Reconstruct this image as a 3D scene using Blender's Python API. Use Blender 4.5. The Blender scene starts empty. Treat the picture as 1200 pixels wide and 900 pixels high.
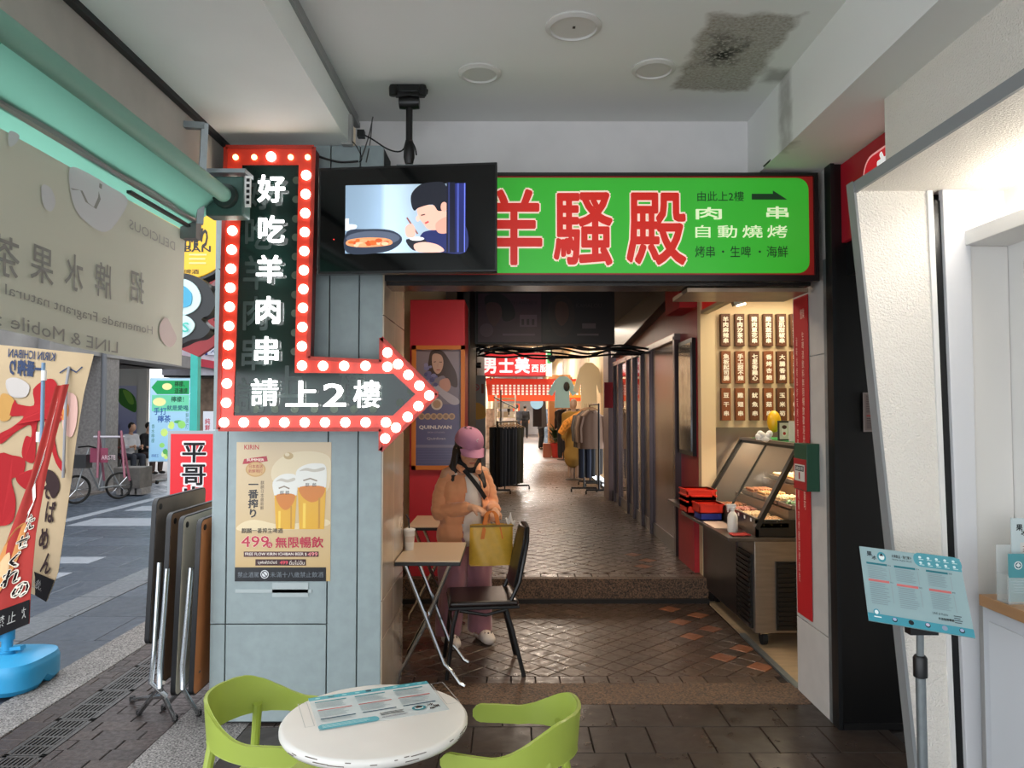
import bpy, bmesh, math, random
from mathutils import Vector, Matrix, noise
from math import sin, cos, pi, radians, atan2, sqrt
random.seed(7)
SC = bpy.context.scene
COL = SC.collection

# ------------------------------------------------ camera, sky, exposure
F = 870.0; EYE = 1.6
PITCH = math.atan(32/F); YAW = math.atan(2/F)
cam_d = bpy.data.cameras.new('camera'); cam = bpy.data.objects.new('camera', cam_d); COL.objects.link(cam)
cam_d.sensor_fit = 'HORIZONTAL'; cam_d.sensor_width = 36.0; cam_d.lens = F/1200*36.0
cam_d.clip_start = 0.05; cam_d.clip_end = 300
cam.location = (0, 0, EYE)
CAMROT = Matrix.Rotation(-YAW, 3, 'Z') @ Matrix.Rotation(pi/2 + PITCH, 3, 'X')
cam.rotation_euler = CAMROT.to_euler()
SC.camera = cam

world = bpy.data.worlds.new('overcast_sky'); SC.world = world; world.use_nodes = True
wn = world.node_tree.nodes; wl = world.node_tree.links
bg = wn['Background']
tc = wn.new('ShaderNodeTexCoord'); sp = wn.new('ShaderNodeSeparateXYZ'); rp = wn.new('ShaderNodeValToRGB')
wl.new(tc.outputs['Generated'], sp.inputs[0]); wl.new(sp.outputs['Z'], rp.inputs[0]); wl.new(rp.outputs[0], bg.inputs[0])
rp.color_ramp.elements[0].position = 0.0; rp.color_ramp.elements[0].color = (0.70, 0.74, 0.79, 1)
rp.color_ramp.elements[1].position = 0.8; rp.color_ramp.elements[1].color = (0.93, 0.96, 1.0, 1)
bg.inputs[1].default_value = 2.6

SC.view_settings.view_transform = 'Standard'; SC.view_settings.look = 'None'
SC.view_settings.gamma = 1.0; SC.view_settings.use_curve_mapping = False
SC.view_settings.exposure = 0.62

def lamp(name, kind, loc, power, col, size=0.1, size_y=None, rot=(0, 0, 0), spread=None):
    d = bpy.data.lights.new(name, kind); d.energy = power; d.color = col
    if kind == 'AREA':
        d.size = size
        if size_y: d.shape = 'RECTANGLE'; d.size_y = size_y
        if spread: d.spread = spread
    elif kind in ('POINT', 'SPOT'):
        d.shadow_soft_size = size
    o = bpy.data.objects.new(name, d); COL.objects.link(o); o.location = loc; o.rotation_euler = rot
    return o
WARM = (1.0, 0.80, 0.58); WHITE = (1.0, 0.96, 0.90); COOL = (0.9, 0.95, 1.0)
# ceiling lamps of the passage, the food stall, the kiosk and the shops beyond
lamp('stall_lamp', 'AREA', (2.25, 5.7, 2.6), 17, (1.0, 0.86, 0.62), 0.8, 1.2)
lamp('kiosk_lamp', 'AREA', (1.95, 1.9, 2.44), 16, (1.0, 0.95, 0.88), 0.3, 1.8)
for i, (x, y, p) in enumerate([(0.9, 10.2, 22), (0.4, 13.5, 42), (0.9, 17.5, 75), (0.7, 23.5, 150), (0.8, 30, 200), (0.8, 38, 200)]):
    lamp('passage_lamp', 'AREA', (x, y, 3.1 if y < 14 else 3.6), p, (1.0, 0.84, 0.68) if i < 4 else WHITE, 1.0, 1.2)
lamp('alcove_fill', 'AREA', (0.3, 5.2, 2.75), 17, (1.0, 0.82, 0.62), 0.5, 0.5)  # added fill light to lift the woman and the mid-floor, no fitting

# ------------------------------------------------ helpers
def P(px, py, Y):
    """the point at depth Y that the photograph shows at (px, py)"""
    d = CAMROT @ Vector(((px-600)/F, (450-py)/F, -1.0))
    t = Y/d.y
    return Vector((d.x*t, Y, EYE + d.z*t))
def G(px, py, z=0.0):
    d = CAMROT @ Vector(((px-600)/F, (450-py)/F, -1.0))
    t = (z-EYE)/d.z
    return Vector((d.x*t, d.y*t, z))
def lin(v): return v/12.92 if v <= 0.04045 else ((v+0.055)/1.055)**2.4
def H(h):
    if not isinstance(h, str): return tuple(h)[:3]
    h = h.lstrip('#'); return tuple(lin(int(h[i:i+2], 16)/255) for i in (0, 2, 4))
_m = {}
def M(name, col='#888888', rough=0.6, metal=0.0, bump=0.0, scale=20.0, vary=0.0, emit=0.0, alpha=1.0, trans=0.0, sheen=0.0, coat=0.0, col2=None, stretch=(1, 1, 1), spec=0.5):
    if name in _m: return _m[name]
    m = bpy.data.materials.new(name); m.use_nodes = True; nt = m.node_tree; b = nt.nodes['Principled BSDF']
    c = H(col); b.inputs['Base Color'].default_value = (*c, 1); b.inputs['Roughness'].default_value = rough
    b.inputs['Metallic'].default_value = metal; b.inputs['Specular IOR Level'].default_value = spec
    if emit: b.inputs['Emission Color'].default_value = (*c, 1); b.inputs['Emission Strength'].default_value = emit
    if alpha < 1: b.inputs['Alpha'].default_value = alpha
    if trans: b.inputs['Transmission Weight'].default_value = trans
    if sheen: b.inputs['Sheen Weight'].default_value = sheen
    if coat: b.inputs['Coat Weight'].default_value = coat; b.inputs['Coat Roughness'].default_value = 0.08
    if bump or vary or col2:
        t = nt.nodes.new('ShaderNodeTexCoord'); mp = nt.nodes.new('ShaderNodeMapping'); mp.inputs['Scale'].default_value = stretch
        n = nt.nodes.new('ShaderNodeTexNoise'); n.inputs['Scale'].default_value = scale; n.inputs['Detail'].default_value = 6
        nt.links.new(t.outputs['Object'], mp.inputs[0]); nt.links.new(mp.outputs[0], n.inputs['Vector'])
        if vary or col2:
            r = nt.nodes.new('ShaderNodeValToRGB')
            a = H(col2) if col2 else tuple(max(0, x*(1-vary)) for x in c); bb = c if col2 else tuple(min(1, x*(1+vary)) for x in c)
            r.color_ramp.elements[0].position = 0.35; r.color_ramp.elements[0].color = (*a, 1)
            r.color_ramp.elements[1].position = 0.65; r.color_ramp.elements[1].color = (*bb, 1)
            nt.links.new(n.outputs['Fac'], r.inputs[0]); nt.links.new(r.outputs[0], b.inputs['Base Color'])
        if bump:
            bu = nt.nodes.new('ShaderNodeBump'); bu.inputs['Strength'].default_value = bump; bu.inputs['Distance'].default_value = 0.01
            nt.links.new(n.outputs['Fac'], bu.inputs['Height']); nt.links.new(bu.outputs[0], b.inputs['Normal'])
    _m[name] = m; return m
def MR(name, cols, rough=0.6, bump=0.2, scale=30, fine=0.25, spec=0.4):
    """a material whose colour differs from piece to piece (object random) with a fine mottling"""
    if name in _m: return _m[name]
    m = bpy.data.materials.new(name); m.use_nodes = True; nt = m.node_tree; b = nt.nodes['Principled BSDF']
    oi = nt.nodes.new('ShaderNodeObjectInfo'); r = nt.nodes.new('ShaderNodeValToRGB'); e = r.color_ramp.elements
    for i, c in enumerate(cols):
        p = i/(len(cols)-1)
        if i < 2: e[i].position = p; e[i].color = (*H(c), 1)
        else: q = e.new(p); q.color = (*H(c), 1)
    if len(cols) > 2:
        for i, q in enumerate(sorted(e, key=lambda q: q.position)): pass
        for i in range(len(cols)): e[i].position = i/(len(cols)-1)
        for i, c in enumerate(cols): e[i].color = (*H(c), 1)
    t = nt.nodes.new('ShaderNodeTexCoord'); n = nt.nodes.new('ShaderNodeTexNoise'); n.inputs['Scale'].default_value = scale; n.inputs['Detail'].default_value = 8
    ge = nt.nodes.new('ShaderNodeNewGeometry')
    nt.links.new(ge.outputs['Position'], n.inputs['Vector'])
    mr = nt.nodes.new('ShaderNodeMapRange'); mr.inputs[1].default_value = 0.3; mr.inputs[2].default_value = 0.7; mr.inputs[3].default_value = 1-fine; mr.inputs[4].default_value = 1+fine
    mx = nt.nodes.new('ShaderNodeVectorMath'); mx.operation = 'SCALE'
    nt.links.new(oi.outputs['Random'], r.inputs[0]); nt.links.new(r.outputs[0], mx.inputs[0]); nt.links.new(n.outputs['Fac'], mr.inputs[0]); nt.links.new(mr.outputs[0], mx.inputs['Scale'])
    nt.links.new(mx.outputs[0], b.inputs['Base Color'])
    rr = nt.nodes.new('ShaderNodeMapRange'); rr.inputs[1].default_value = 0.3; rr.inputs[2].default_value = 0.7; rr.inputs[3].default_value = rough+0.12; rr.inputs[4].default_value = rough-0.12
    nt.links.new(n.outputs['Fac'], rr.inputs[0]); nt.links.new(rr.outputs[0], b.inputs['Roughness'])
    bu = nt.nodes.new('ShaderNodeBump'); bu.inputs['Strength'].default_value = bump; bu.inputs['Distance'].default_value = 0.01
    nt.links.new(n.outputs['Fac'], bu.inputs['Height']); nt.links.new(bu.outputs[0], b.inputs['Normal'])
    b.inputs['Specular IOR Level'].default_value = spec
    _m[name] = m; return m
def MC(name, rough=0.5, emit=0.0, coat=0.0, metal=0.0, dim=1.0, spec=0.5):
    """colour taken from the print's own colour attribute"""
    if name in _m: return _m[name]
    m = bpy.data.materials.new(name); m.use_nodes = True; nt = m.node_tree; b = nt.nodes['Principled BSDF']
    a = nt.nodes.new('ShaderNodeAttribute'); a.attribute_name = 'Col'
    nt.links.new(a.outputs['Color'], b.inputs['Base Color'])
    b.inputs['Roughness'].default_value = rough; b.inputs['Coat Weight'].default_value = coat; b.inputs['Specular IOR Level'].default_value = spec
    if emit:
        nt.links.new(a.outputs['Color'], b.inputs['Emission Color']); b.inputs['Emission Strength'].default_value = emit
    _m[name] = m; return m
PRINT = None
def finish(me, mats, smooth=35):
    for m in (mats if isinstance(mats, (list, tuple)) else [mats]): me.materials.append(m)
    me.validate(); me.update()
    if smooth is not None and len(me.polygons):
        me.shade_smooth(); me.set_sharp_from_angle(angle=radians(smooth))
def tag(o, label=None, cat=None, group=None, kind=None):
    if label: o['label'] = label
    if cat: o['category'] = cat
    if group: o['group'] = group
    if kind: o['kind'] = kind
    return o
def thing(name, label, cat, loc=(0, 0, 0), rz=0.0, group=None, kind=None):
    o = bpy.data.objects.new(name, None); o.empty_display_size = 0.1; COL.objects.link(o)
    o.location = loc; o.rotation_euler = (0, 0, rz); return tag(o, label, cat, group, kind)
def link(name, me, parent=None, loc=None, rot=None, label=None):
    o = bpy.data.objects.new(name, me); COL.objects.link(o)
    if parent: o.parent = parent
    if loc is not None: o.location = loc
    if rot is not None: o.rotation_euler = rot
    if label: o['label'] = label
    return o
def wloc(q):
    off = Vector((0, 0, 0))
    while q is not None: off += q.location; q = q.parent
    return off
class MB:
    def __init__(s): s.v = []; s.f = []; s.mi = []; s.cur = 0
    def add(s, vs, fs, mi=None):
        n = len(s.v); s.v += [Vector(q) for q in vs]; s.f += [[i+n for i in f] for f in fs]; s.mi += [s.cur if mi is None else mi]*len(fs); return s
    def box(s, x0, x1, y0, y1, z0, z1, mi=None):
        if x0 > x1: x0, x1 = x1, x0
        if y0 > y1: y0, y1 = y1, y0
        if z0 > z1: z0, z1 = z1, z0
        return s.add([(x0, y0, z0), (x1, y0, z0), (x1, y1, z0), (x0, y1, z0), (x0, y0, z1), (x1, y0, z1), (x1, y1, z1), (x0, y1, z1)],
              [(0, 3, 2, 1), (4, 5, 6, 7), (0, 1, 5, 4), (1, 2, 6, 5), (2, 3, 7, 6), (3, 0, 4, 7)], mi)
    def bar(s, a, b, w, h, up=(0, 0, 1), mi=None):
        a = Vector(a); b = Vector(b); d = (b-a).normalized(); u = Vector(up)
        if abs(d.dot(u)) > 0.98: u = Vector((0, 1, 0))
        r = d.cross(u).normalized()*w/2; t = r.cross(d).normalized()*h/2
        vs = [a-r-t, a+r-t, a+r+t, a-r+t, b-r-t, b+r-t, b+r+t, b-r+t]
        return s.add(vs, [(0, 1, 2, 3), (7, 6, 5, 4), (0, 4, 5, 1), (1, 5, 6, 2), (2, 6, 7, 3), (3, 7, 4, 0)], mi)
    def tube(s, pts, r, n=8, closed=False, mi=None, cap=True):
        pts = [Vector(p) for p in pts]; m = len(pts); vs = []; fs = []; prev = None
        rs = r if isinstance(r, (list, tuple)) else [r]*m
        for i, p in enumerate(pts):
            if closed: d = (pts[(i+1) % m]-pts[i-1])
            else: d = pts[min(i+1, m-1)]-pts[max(i-1, 0)]
            d.normalize()
            if prev is None:
                u = Vector((0, 0, 1)) if abs(d.z) < 0.9 else Vector((1, 0, 0)); u = (u-d*u.dot(d)).normalized()
            else: u = (prev-d*prev.dot(d)).normalized()
            prev = u; w = d.cross(u)
            vs += [p+(u*cos(2*pi*k/n)+w*sin(2*pi*k/n))*rs[i] for k in range(n)]
        for i in range(m if closed else m-1):
            j = (i+1) % m
            fs += [(i*n+k, i*n+(k+1) % n, j*n+(k+1) % n, j*n+k) for k in range(n)]
        if cap and not closed: fs += [tuple(reversed(range(n))), tuple((m-1)*n+k for k in range(n))]
        return s.add(vs, fs, mi)
    def lathe(s, prof, c=(0, 0, 0), n=20, axis='Z', mi=None):
        vs = []; fs = []; c = Vector(c)
        for (r, h) in prof:
            for k in range(n):
                a = 2*pi*k/n; x, y = r*cos(a), r*sin(a)
                vs.append(c+(Vector((x, y, h)) if axis == 'Z' else Vector((x, h, y)) if axis == 'Y' else Vector((h, x, y))))
        for i in range(len(prof)-1):
            fs += [(i*n+k, i*n+(k+1) % n, (i+1)*n+(k+1) % n, (i+1)*n+k) for k in range(n)]
        if prof[0][0] > 1e-5: fs.append(tuple(reversed(range(n))))
        if prof[-1][0] > 1e-5: fs.append(tuple((len(prof)-1)*n+k for k in range(n)))
        return s.add(vs, fs, mi)
    def prism(s, pts, off, mi=None):
        """3-D polygon pts extruded by the vector off"""
        n = len(pts); off = Vector(off); a = [Vector(p) for p in pts]
        return s.add(a+[p+off for p in a], [tuple(range(n)), tuple(reversed(range(n, 2*n)))]+[(i, i+n, (i+1) % n+n, (i+1) % n) for i in range(n)], mi)
    def sphere(s, c, r, n=12, m=8, mi=None):
        r = r if isinstance(r, (tuple, list)) else (r, r, r)
        k = len(s.v)
        prof = [(max(1e-6, sin(pi*i/m)), -cos(pi*i/m)) for i in range(m+1)]
        vs = []; fs = []
        for (q, h) in prof[1:-1]:
            vs += [(c[0]+r[0]*q*cos(2*pi*j/n), c[1]+r[1]*q*sin(2*pi*j/n), c[2]+r[2]*h) for j in range(n)]
        for i in range(m-2): fs += [(i*n+j, i*n+(j+1) % n, (i+1)*n+(j+1) % n, (i+1)*n+j) for j in range(n)]
        vs += [(c[0], c[1], c[2]-r[2]), (c[0], c[1], c[2]+r[2])]; a = len(vs)-2
        fs += [(a, (j+1) % n, j) for j in range(n)]+[(a+1, (m-2)*n+j, (m-2)*n+(j+1) % n) for j in range(n)]
        return s.add(vs, fs, mi)
    def surf(s, fn, nu, nv, th=0.0, mi=None):
        """grid surface fn(u,v), optional thickness along normals"""
        pts = [[Vector(fn(i/nu, j/nv)) for i in range(nu+1)] for j in range(nv+1)]
        def nrm(i, j):
            a = pts[j][min(i+1, nu)]-pts[j][max(i-1, 0)]; b = pts[min(j+1, nv)][i]-pts[max(j-1, 0)][i]
            return a.cross(b).normalized()
        w = nu+1; vs = [p for r in pts for p in r]
        fs = [(j*w+i, j*w+i+1, (j+1)*w+i+1, (j+1)*w+i) for j in range(nv) for i in range(nu)]
        if th:
            N = len(vs); vs2 = [pts[j][i]-nrm(i, j)*th for j in range(nv+1) for i in range(nu+1)]
            fs2 = [tuple(q+N for q in reversed(f)) for f in fs]
            rim = [j*w for j in range(nv+1)]; 
            def side(a): return [(a[k+1], a[k], a[k]+N, a[k+1]+N) for k in range(len(a)-1)]
            fs = fs+fs2+side([i for i in range(w)][::-1])+side([nv*w+i for i in range(w)])+side([j*w for j in range(nv+1)])+side([j*w+nu for j in range(nv+1)][::-1])
            vs = vs+vs2
        return s.add(vs, fs, mi)
    def mesh(s, name, mats, smooth=35, off=None):
        me = bpy.data.meshes.new(name)
        vs = s.v if off is None else [p-off for p in s.v]
        me.from_pydata([tuple(p) for p in vs], [], s.f)
        if any(s.mi): me.polygons.foreach_set('material_index', s.mi)
        finish(me, mats, smooth); return me
    def build(s, name, mats, parent=None, label=None, world=True, bevel=0.0, smooth=35, cat=None, group=None, kind=None, seg=2):
        off = None; loc = None
        if parent is None:
            xs = [p.x for p in s.v]; ys = [p.y for p in s.v]; zs = [p.z for p in s.v]
            off = Vector(((min(xs)+max(xs))/2, (min(ys)+max(ys))/2, min(zs))); loc = off
        elif world:
            q = parent; off = Vector((0, 0, 0))
            while q is not None: off += q.location; q = q.parent
        me = s.mesh(name, mats, smooth, off); o = link(name, me, parent, loc)
        if bevel:
            b = o.modifiers.new('bevel', 'BEVEL'); b.width = bevel; b.segments = seg; b.limit_method = 'ANGLE'; b.angle_limit = radians(40)
        return tag(o, label, cat, group, kind)
def struct(name, mb, mats, bevel=0.0, parent=None):
    return mb.build(name, mats, parent, bevel=bevel, kind=None if parent else 'structure')
def dup_tree(o, loc=None, rz=None, parent=None, label=None):
    c = o.copy(); COL.objects.link(c)
    if parent is not None: c.parent = parent
    if loc is not None: c.location = loc
    if rz is not None: c.rotation_euler = (0, 0, rz)
    if label: c['label'] = label
    for ch in [q for q in list(o.children)]: dup_tree(ch, parent=c)
    return c
# ---- lettering
_g = {}
def is_cjk(s): return any(ord(ch) > 0x2E00 for ch in s)
def glyphs(s, bold=0.0, ext=0.0, res=2):
    k = (s, bold, ext, res)
    if k in _g: return _g[k]
    if bold > 0.001:
        vs0, fs0 = glyphs(s, 0.0, ext, res); nx = (len(s) if is_cjk(s) else 0.6*len(s)); m = 4 if bold < .02 else 8; vs = []; fs = []
        for i in range(m):
            a = 2*pi*(i+.5)/m; n0 = len(vs)
            vs += [(v[0]+cos(a)*bold/nx, v[1]+sin(a)*bold, v[2]+i*.0006) for v in vs0]; fs += [tuple(j+n0 for j in f) for f in fs0]
        _g[k] = (vs, fs); return _g[k]
    cu = bpy.data.curves.new('t', 'FONT'); cu.body = s; cu.resolution_u = res; cu.offset = bold; cu.extrude = ext
    o = bpy.data.objects.new('t', cu); COL.objects.link(o)
    me = bpy.data.meshes.new_from_object(o.evaluated_get(bpy.context.evaluated_depsgraph_get()))
    vs = [tuple(v.co) for v in me.vertices]; fs = [tuple(p.vertices) for p in me.polygons]
    bpy.data.objects.remove(o); bpy.data.curves.remove(cu); bpy.data.meshes.remove(me)
    if is_cjk(s): n = len(s); x0, x1, y0, y1 = 0, n, -0.12, 0.88
    elif vs: x0 = min(v[0] for v in vs); x1 = max(v[0] for v in vs); y0 = min(v[1] for v in vs); y1 = max(v[1] for v in vs)
    else: x0, x1, y0, y1 = 0, 1, 0, 1
    if not is_cjk(s) and len(s) > 1: y0 = 0.0 if y0 > -0.03 else y0
    vs = [((v[0]-x0)/(x1-x0), (v[1]-y0)/(y1-y0), v[2]) for v in vs]
    _g[k] = (vs, fs); return _g[k]
def letters(name, s, C, R, U, mat, parent, bold=0.0, ext=0.0, back=0.0, label=None, mats=None):
    """text centred at C; R and U carry the full width and height; ext in metres of half thickness"""
    C = Vector(C); R = Vector(R); U = Vector(U); N = R.cross(U).normalized()
    hgt = U.length
    vs, fs = glyphs(s, bold, ext/hgt if ext else 0.0)
    mb = MB(); mb.add([C+R*(v[0]-.5)+U*(v[1]-.5)+N*(v[2]*hgt+back) for v in vs], fs)
    return mb.build(name, mat, parent, label=label, smooth=None)
class Pic:
    """flat printed picture: coloured shapes laid on a surface map(u,v,d); u,v in the picture's own units, v downwards"""
    def __init__(s, box, O=None, R=None, U=None, fn=None, eps=0.0006):
        s.b = box; s.v = []; s.f = []; s.c = []; s.k = 1; s.eps = eps
        if fn: s.fn = fn
        else:
            O = Vector(O); R = Vector(R); U = Vector(U); N = R.cross(U).normalized()
            s.fn = lambda u, v, d: O+R*u+U*v+N*d
    def _m(s, x, y): return (x-s.b[0])/(s.b[2]-s.b[0]), (s.b[3]-y)/(s.b[3]-s.b[1])
    def _add(s, pts, fs, cols):
        n = len(s.v); d = s.k; s.k += 1
        for p in pts: u, v = s._m(*p); s.v.append((u, v, d))
        s.f += [tuple(i+n for i in f) for f in fs]
        if isinstance(cols, list): s.c += [H(c) for c in cols]
        else: s.c += [H(cols)]*len(pts)
        return s
    def rect(s, x0, y0, x1, y1, col, n=1, m=1, col2=None):
        pts = [(x0+(x1-x0)*i/n, y0+(y1-y0)*j/m) for j in range(m+1) for i in range(n+1)]
        w = n+1; fs = [(j*w+i, (j+1)*w+i, (j+1)*w+i+1, j*w+i+1) for j in range(m) for i in range(n)]
        if col2:
            a, b = H(col), H(col2); cols = [tuple(a[k]*(1-j/m)+b[k]*j/m for k in range(3)) for j in range(m+1) for i in range(n+1)]
        else: cols = col
        return s._add(pts, fs, cols)
    def field(s, x0, y0, x1, y1, n, m, fn):
        pts = [(x0+(x1-x0)*i/n, y0+(y1-y0)*j/m) for j in range(m+1) for i in range(n+1)]
        w = n+1; fs = [(j*w+i, (j+1)*w+i, (j+1)*w+i+1, j*w+i+1) for j in range(m) for i in range(n)]
        return s._add(pts, fs, [fn(*p) for p in pts])
    def poly(s, pts, col):
        a = sum(pts[i-1][0]*pts[i][1]-pts[i][0]*pts[i-1][1] for i in range(len(pts)))
        if a > 0: pts = pts[::-1]
        return s._add(pts, [tuple(range(len(pts)))], col)
    def blob(s, pts, col, k=4):
        n = len(pts); out = []
        for i in range(n):
            a, b, c, d = pts[i-1], pts[i], pts[(i+1) % n], pts[(i+2) % n]
            for q in range(k):
                t = q/k; out.append(tuple(0.5*((2*b[j])+(-a[j]+c[j])*t+(2*a[j]-5*b[j]+4*c[j]-d[j])*t*t+(-a[j]+3*b[j]-3*c[j]+d[j])*t**3) for j in (0, 1)))
        return s.poly(out, col)
    def ell(s, cx, cy, rx, ry, col, n=20, a0=0):
        return s.poly([(cx+rx*cos(2*pi*i/n), cy-ry*sin(2*pi*i/n)) for i in range(n)], col)
    def stroke(s, pts, w, col):
        L = []; Rr = []
        for i, p in enumerate(pts):
            a = pts[max(i-1, 0)]; b = pts[min(i+1, len(pts)-1)]; dx, dy = b[0]-a[0], b[1]-a[1]; q = math.hypot(dx, dy) or 1
            L.append((p[0]-dy/q*w/2, p[1]+dx/q*w/2)); Rr.append((p[0]+dy/q*w/2, p[1]-dx/q*w/2))
        n = len(pts)
        return s._add(L+Rr, [(i, i+1, n+i+1, n+i) for i in range(n-1)], col)
    def ring(s, cx, cy, r, w, col, n=24): return s.stroke([(cx+r*cos(2*pi*i/n), cy+r*sin(2*pi*i/n)) for i in range(n+1)], w, col)
    def text(s, t, cx, cy, w, h, col, bold=0.0, mirror=False, rot=0.0, out=None, outw=0.03):
        if out: s.text(t, cx, cy, w, h, out, bold+outw, mirror, rot)
        vs, fs = glyphs(t, bold)
        pts = []; n = len(s.v)
        for v in vs:
            x = (v[0]-.5)*(-1 if mirror else 1)*w; y = -(v[1]-.5)*h
            pts.append((cx+x*cos(rot)-y*sin(rot), cy+x*sin(rot)+y*cos(rot)))
        s._add(pts, fs, col)
        if bold > .001:
            kk = s.k-1
            for i, v in enumerate(vs):
                if v[2] > 0: q, r = s._m(*pts[i]); s.v[n+i] = (q, r, kk+v[2]/.006*.5)
        return s
    def vtext(s, t, cx, cy, w, h, col, bold=0.0, mirror=False, gap=1.0, out=None):
        n = len(t); hh = h/n
        for i, ch in enumerate(t):
            if ch != ' ': s.text(ch, cx, cy-h/2+hh*(i+.5), w, hh*gap, col, bold, mirror, out=out)
        return s
    def lines(s, x0, y0, x1, y1, n, col, fill=0.45, seed=1):
        r = random.Random(seed); q = (y1-y0)/n
        for i in range(n): s.rect(x0, y0+i*q, x1-(x1-x0)*r.random()*.25, y0+i*q+q*fill, col); s.k -= 1
        s.k += 1; return s
    def build(s, name, parent, mat, label=None):
        e = min(s.eps, .0022/max(1, s.k)); s.v = [s.fn(u, v, e*d) for u, v, d in s.v]
        off = Vector((0, 0, 0)); q = parent
        while q is not None: off += q.location; q = q.parent
        me = bpy.data.meshes.new(name); me.from_pydata([tuple(p-off) for p in s.v], [], s.f)
        at = me.color_attributes.new('Col', 'FLOAT_COLOR', 'POINT')
        flat = [x for c in s.c for x in (*c, 1.0)]; at.data.foreach_set('color', flat)
        me.materials.append(mat); me.update()
        return link(name, me, parent, label=label)
PRINT = MC('print_matte', 0.6, spec=0.3)
PRINTG = MC('print_glossy', 0.25)
PRINTF = MC('print_fabric', 0.85, spec=0.15)
# ---- bodies grown from tapered limbs
def capsule(mb, a, ra, b, rb, n=12):
    a = Vector(a); b = Vector(b); d = b-a; L = d.length or 1e-4; d = d/L
    u = Vector((0, 0, 1)) if abs(d.z) < .9 else Vector((1, 0, 0)); u = (u-d*u.dot(d)).normalized(); w = d.cross(u)
    rings = [(a-d*ra*.95, ra*.3), (a-d*ra*.7, ra*.72), (a, ra), (b, rb), (b+d*rb*.7, rb*.72), (b+d*rb*.95, rb*.3)]
    vs = []; fs = []
    for c, r in rings: vs += [c+(u*cos(2*pi*k/n)+w*sin(2*pi*k/n))*r for k in range(n)]
    for i in range(len(rings)-1): fs += [(i*n+k, i*n+(k+1) % n, (i+1)*n+(k+1) % n, (i+1)*n+k) for k in range(n)]
    fs += [tuple(reversed(range(n))), tuple((len(rings)-1)*n+k for k in range(n))]
    mb.add(vs, fs)
def grow(shapes, voxel=0.012, smooth=4, grow_by=0.0):
    """shapes: ('c', a, ra, b, rb) tapered limb or ('e', centre, (rx,ry,rz)[, rot z]) ellipsoid -> one continuous mesh"""
    mb = MB()
    for s in shapes:
        if s[0] == 'c': capsule(mb, s[1], s[2]+grow_by, s[3], s[4]+grow_by)
        else:
            t = MB(); t.sphere((0, 0, 0), tuple(r+grow_by for r in s[2]), 16, 12); rm = s[3] if len(s) > 3 else Matrix.Identity(3)
            mb.add([rm @ v+Vector(s[1]) for v in t.v], t.f)
    me = bpy.data.meshes.new('t'); me.from_pydata([tuple(v) for v in mb.v], [], mb.f)
    o = bpy.data.objects.new('t', me); COL.objects.link(o)
    r = o.modifiers.new('r', 'REMESH'); r.mode = 'VOXEL'; r.voxel_size = voxel
    if smooth: q = o.modifiers.new('s', 'SMOOTH'); q.iterations = smooth; q.factor = 0.5
    out = bpy.data.meshes.new_from_object(o.evaluated_get(bpy.context.evaluated_depsgraph_get()))
    bpy.data.objects.remove(o); bpy.data.meshes.remove(me); return out
def part_mesh(name, me, mat, parent, label=None, disp=0.0, dscale=10.0, cut=None):
    if cut:
        bm = bmesh.new(); bm.from_mesh(me); bmesh.ops.delete(bm, geom=[v for v in bm.verts if cut(v.co)], context='VERTS'); bm.to_mesh(me); bm.free()
    if disp:
        for v in me.vertices: v.co += v.normal*(noise.noise(v.co*dscale)*disp)
    me.materials.clear(); me.materials.append(mat); me.update(); me.shade_smooth(); me.name = name
    return link(name, me, parent, label=label)
# ================================================ THE SETTING
white_paint = M('white_paint', '#c9cbc8', 0.75, bump=0.05, scale=60, vary=0.03)
cream_wall = M('cream_wall', '#d8c6a6', 0.6, vary=0.04, scale=4)
beige_tile = M('beige_tile', '#b7a48e', 0.14, vary=0.06, scale=5, coat=0.3)
dark_paint = M('dark_paint', '#17171a', 0.5)
black_paint = M('black_paint', '#060607', 0.35)
stucco = M('white_stucco', '#f0eae0', 0.85, bump=1.0, scale=130)
stucco_plain = M('white_smooth_board', '#e6e4e0', 0.6)
grey_trim = M('grey_metal_trim', '#8c8f90', 0.45)
red_paint = M('red_paint', '#b3222c', 0.45, vary=0.05, scale=6)
steel = M('brushed_steel', '#8d8a88', 0.32, metal=0.9, bump=0.05, scale=12, stretch=(1, 1, 14), vary=0.12)
dark_steel = M('dark_steel', '#4a4546', 0.28, metal=0.85, vary=0.2, scale=3)
chrome = M('chrome', '#c9cdd0', 0.16, metal=1.0)
galv = M('galvanised_steel', '#8f9698', 0.45, metal=0.7, vary=0.08, scale=20)
blackm = M('black_metal', '#0d0d0e', 0.38)
rubber = M('black_rubber', '#0a0a0a', 0.7)
mortar = M('dark_mortar', '#211b18', 0.9, bump=0.4, scale=80)
granite = M('exposed_aggregate', '#7d5f47', 0.5, bump=0.8, scale=95, col2='#1b1512')
granite_grey = M('grey_aggregate', '#9a9692', 0.6, bump=0.8, scale=110, col2='#2a2828')
asph = M('street_bed', '#3c4046', 0.8)
slate = MR('slate_tile', ['#2e2622', '#372e29', '#312924', '#3d332d'], 0.36, 0.28, 9, 0.22)
brick_m = MR('dark_paver', ['#2a2321', '#342b28', '#2e2625', '#3a302b'], 0.5, 0.5, 40, 0.3)
dia_m = MR('brown_quarry_tile', ['#493b33', '#57473d', '#4e4037', '#604f43'], 0.36, 0.2, 18, 0.14)
terra_m = MR('terracotta_tile', ['#a06a4c', '#8c5a42'], 0.4, 0.2, 18, 0.15)
slab_m = MR('blue_grey_street_slab', ['#39424e', '#404955', '#363f4a', '#454e5a'], 0.42, 0.3, 10, 0.14)
pale_m = MR('pale_street_slab', ['#565b61', '#5e6368'], 0.5, 0.3, 30, 0.18)
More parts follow.
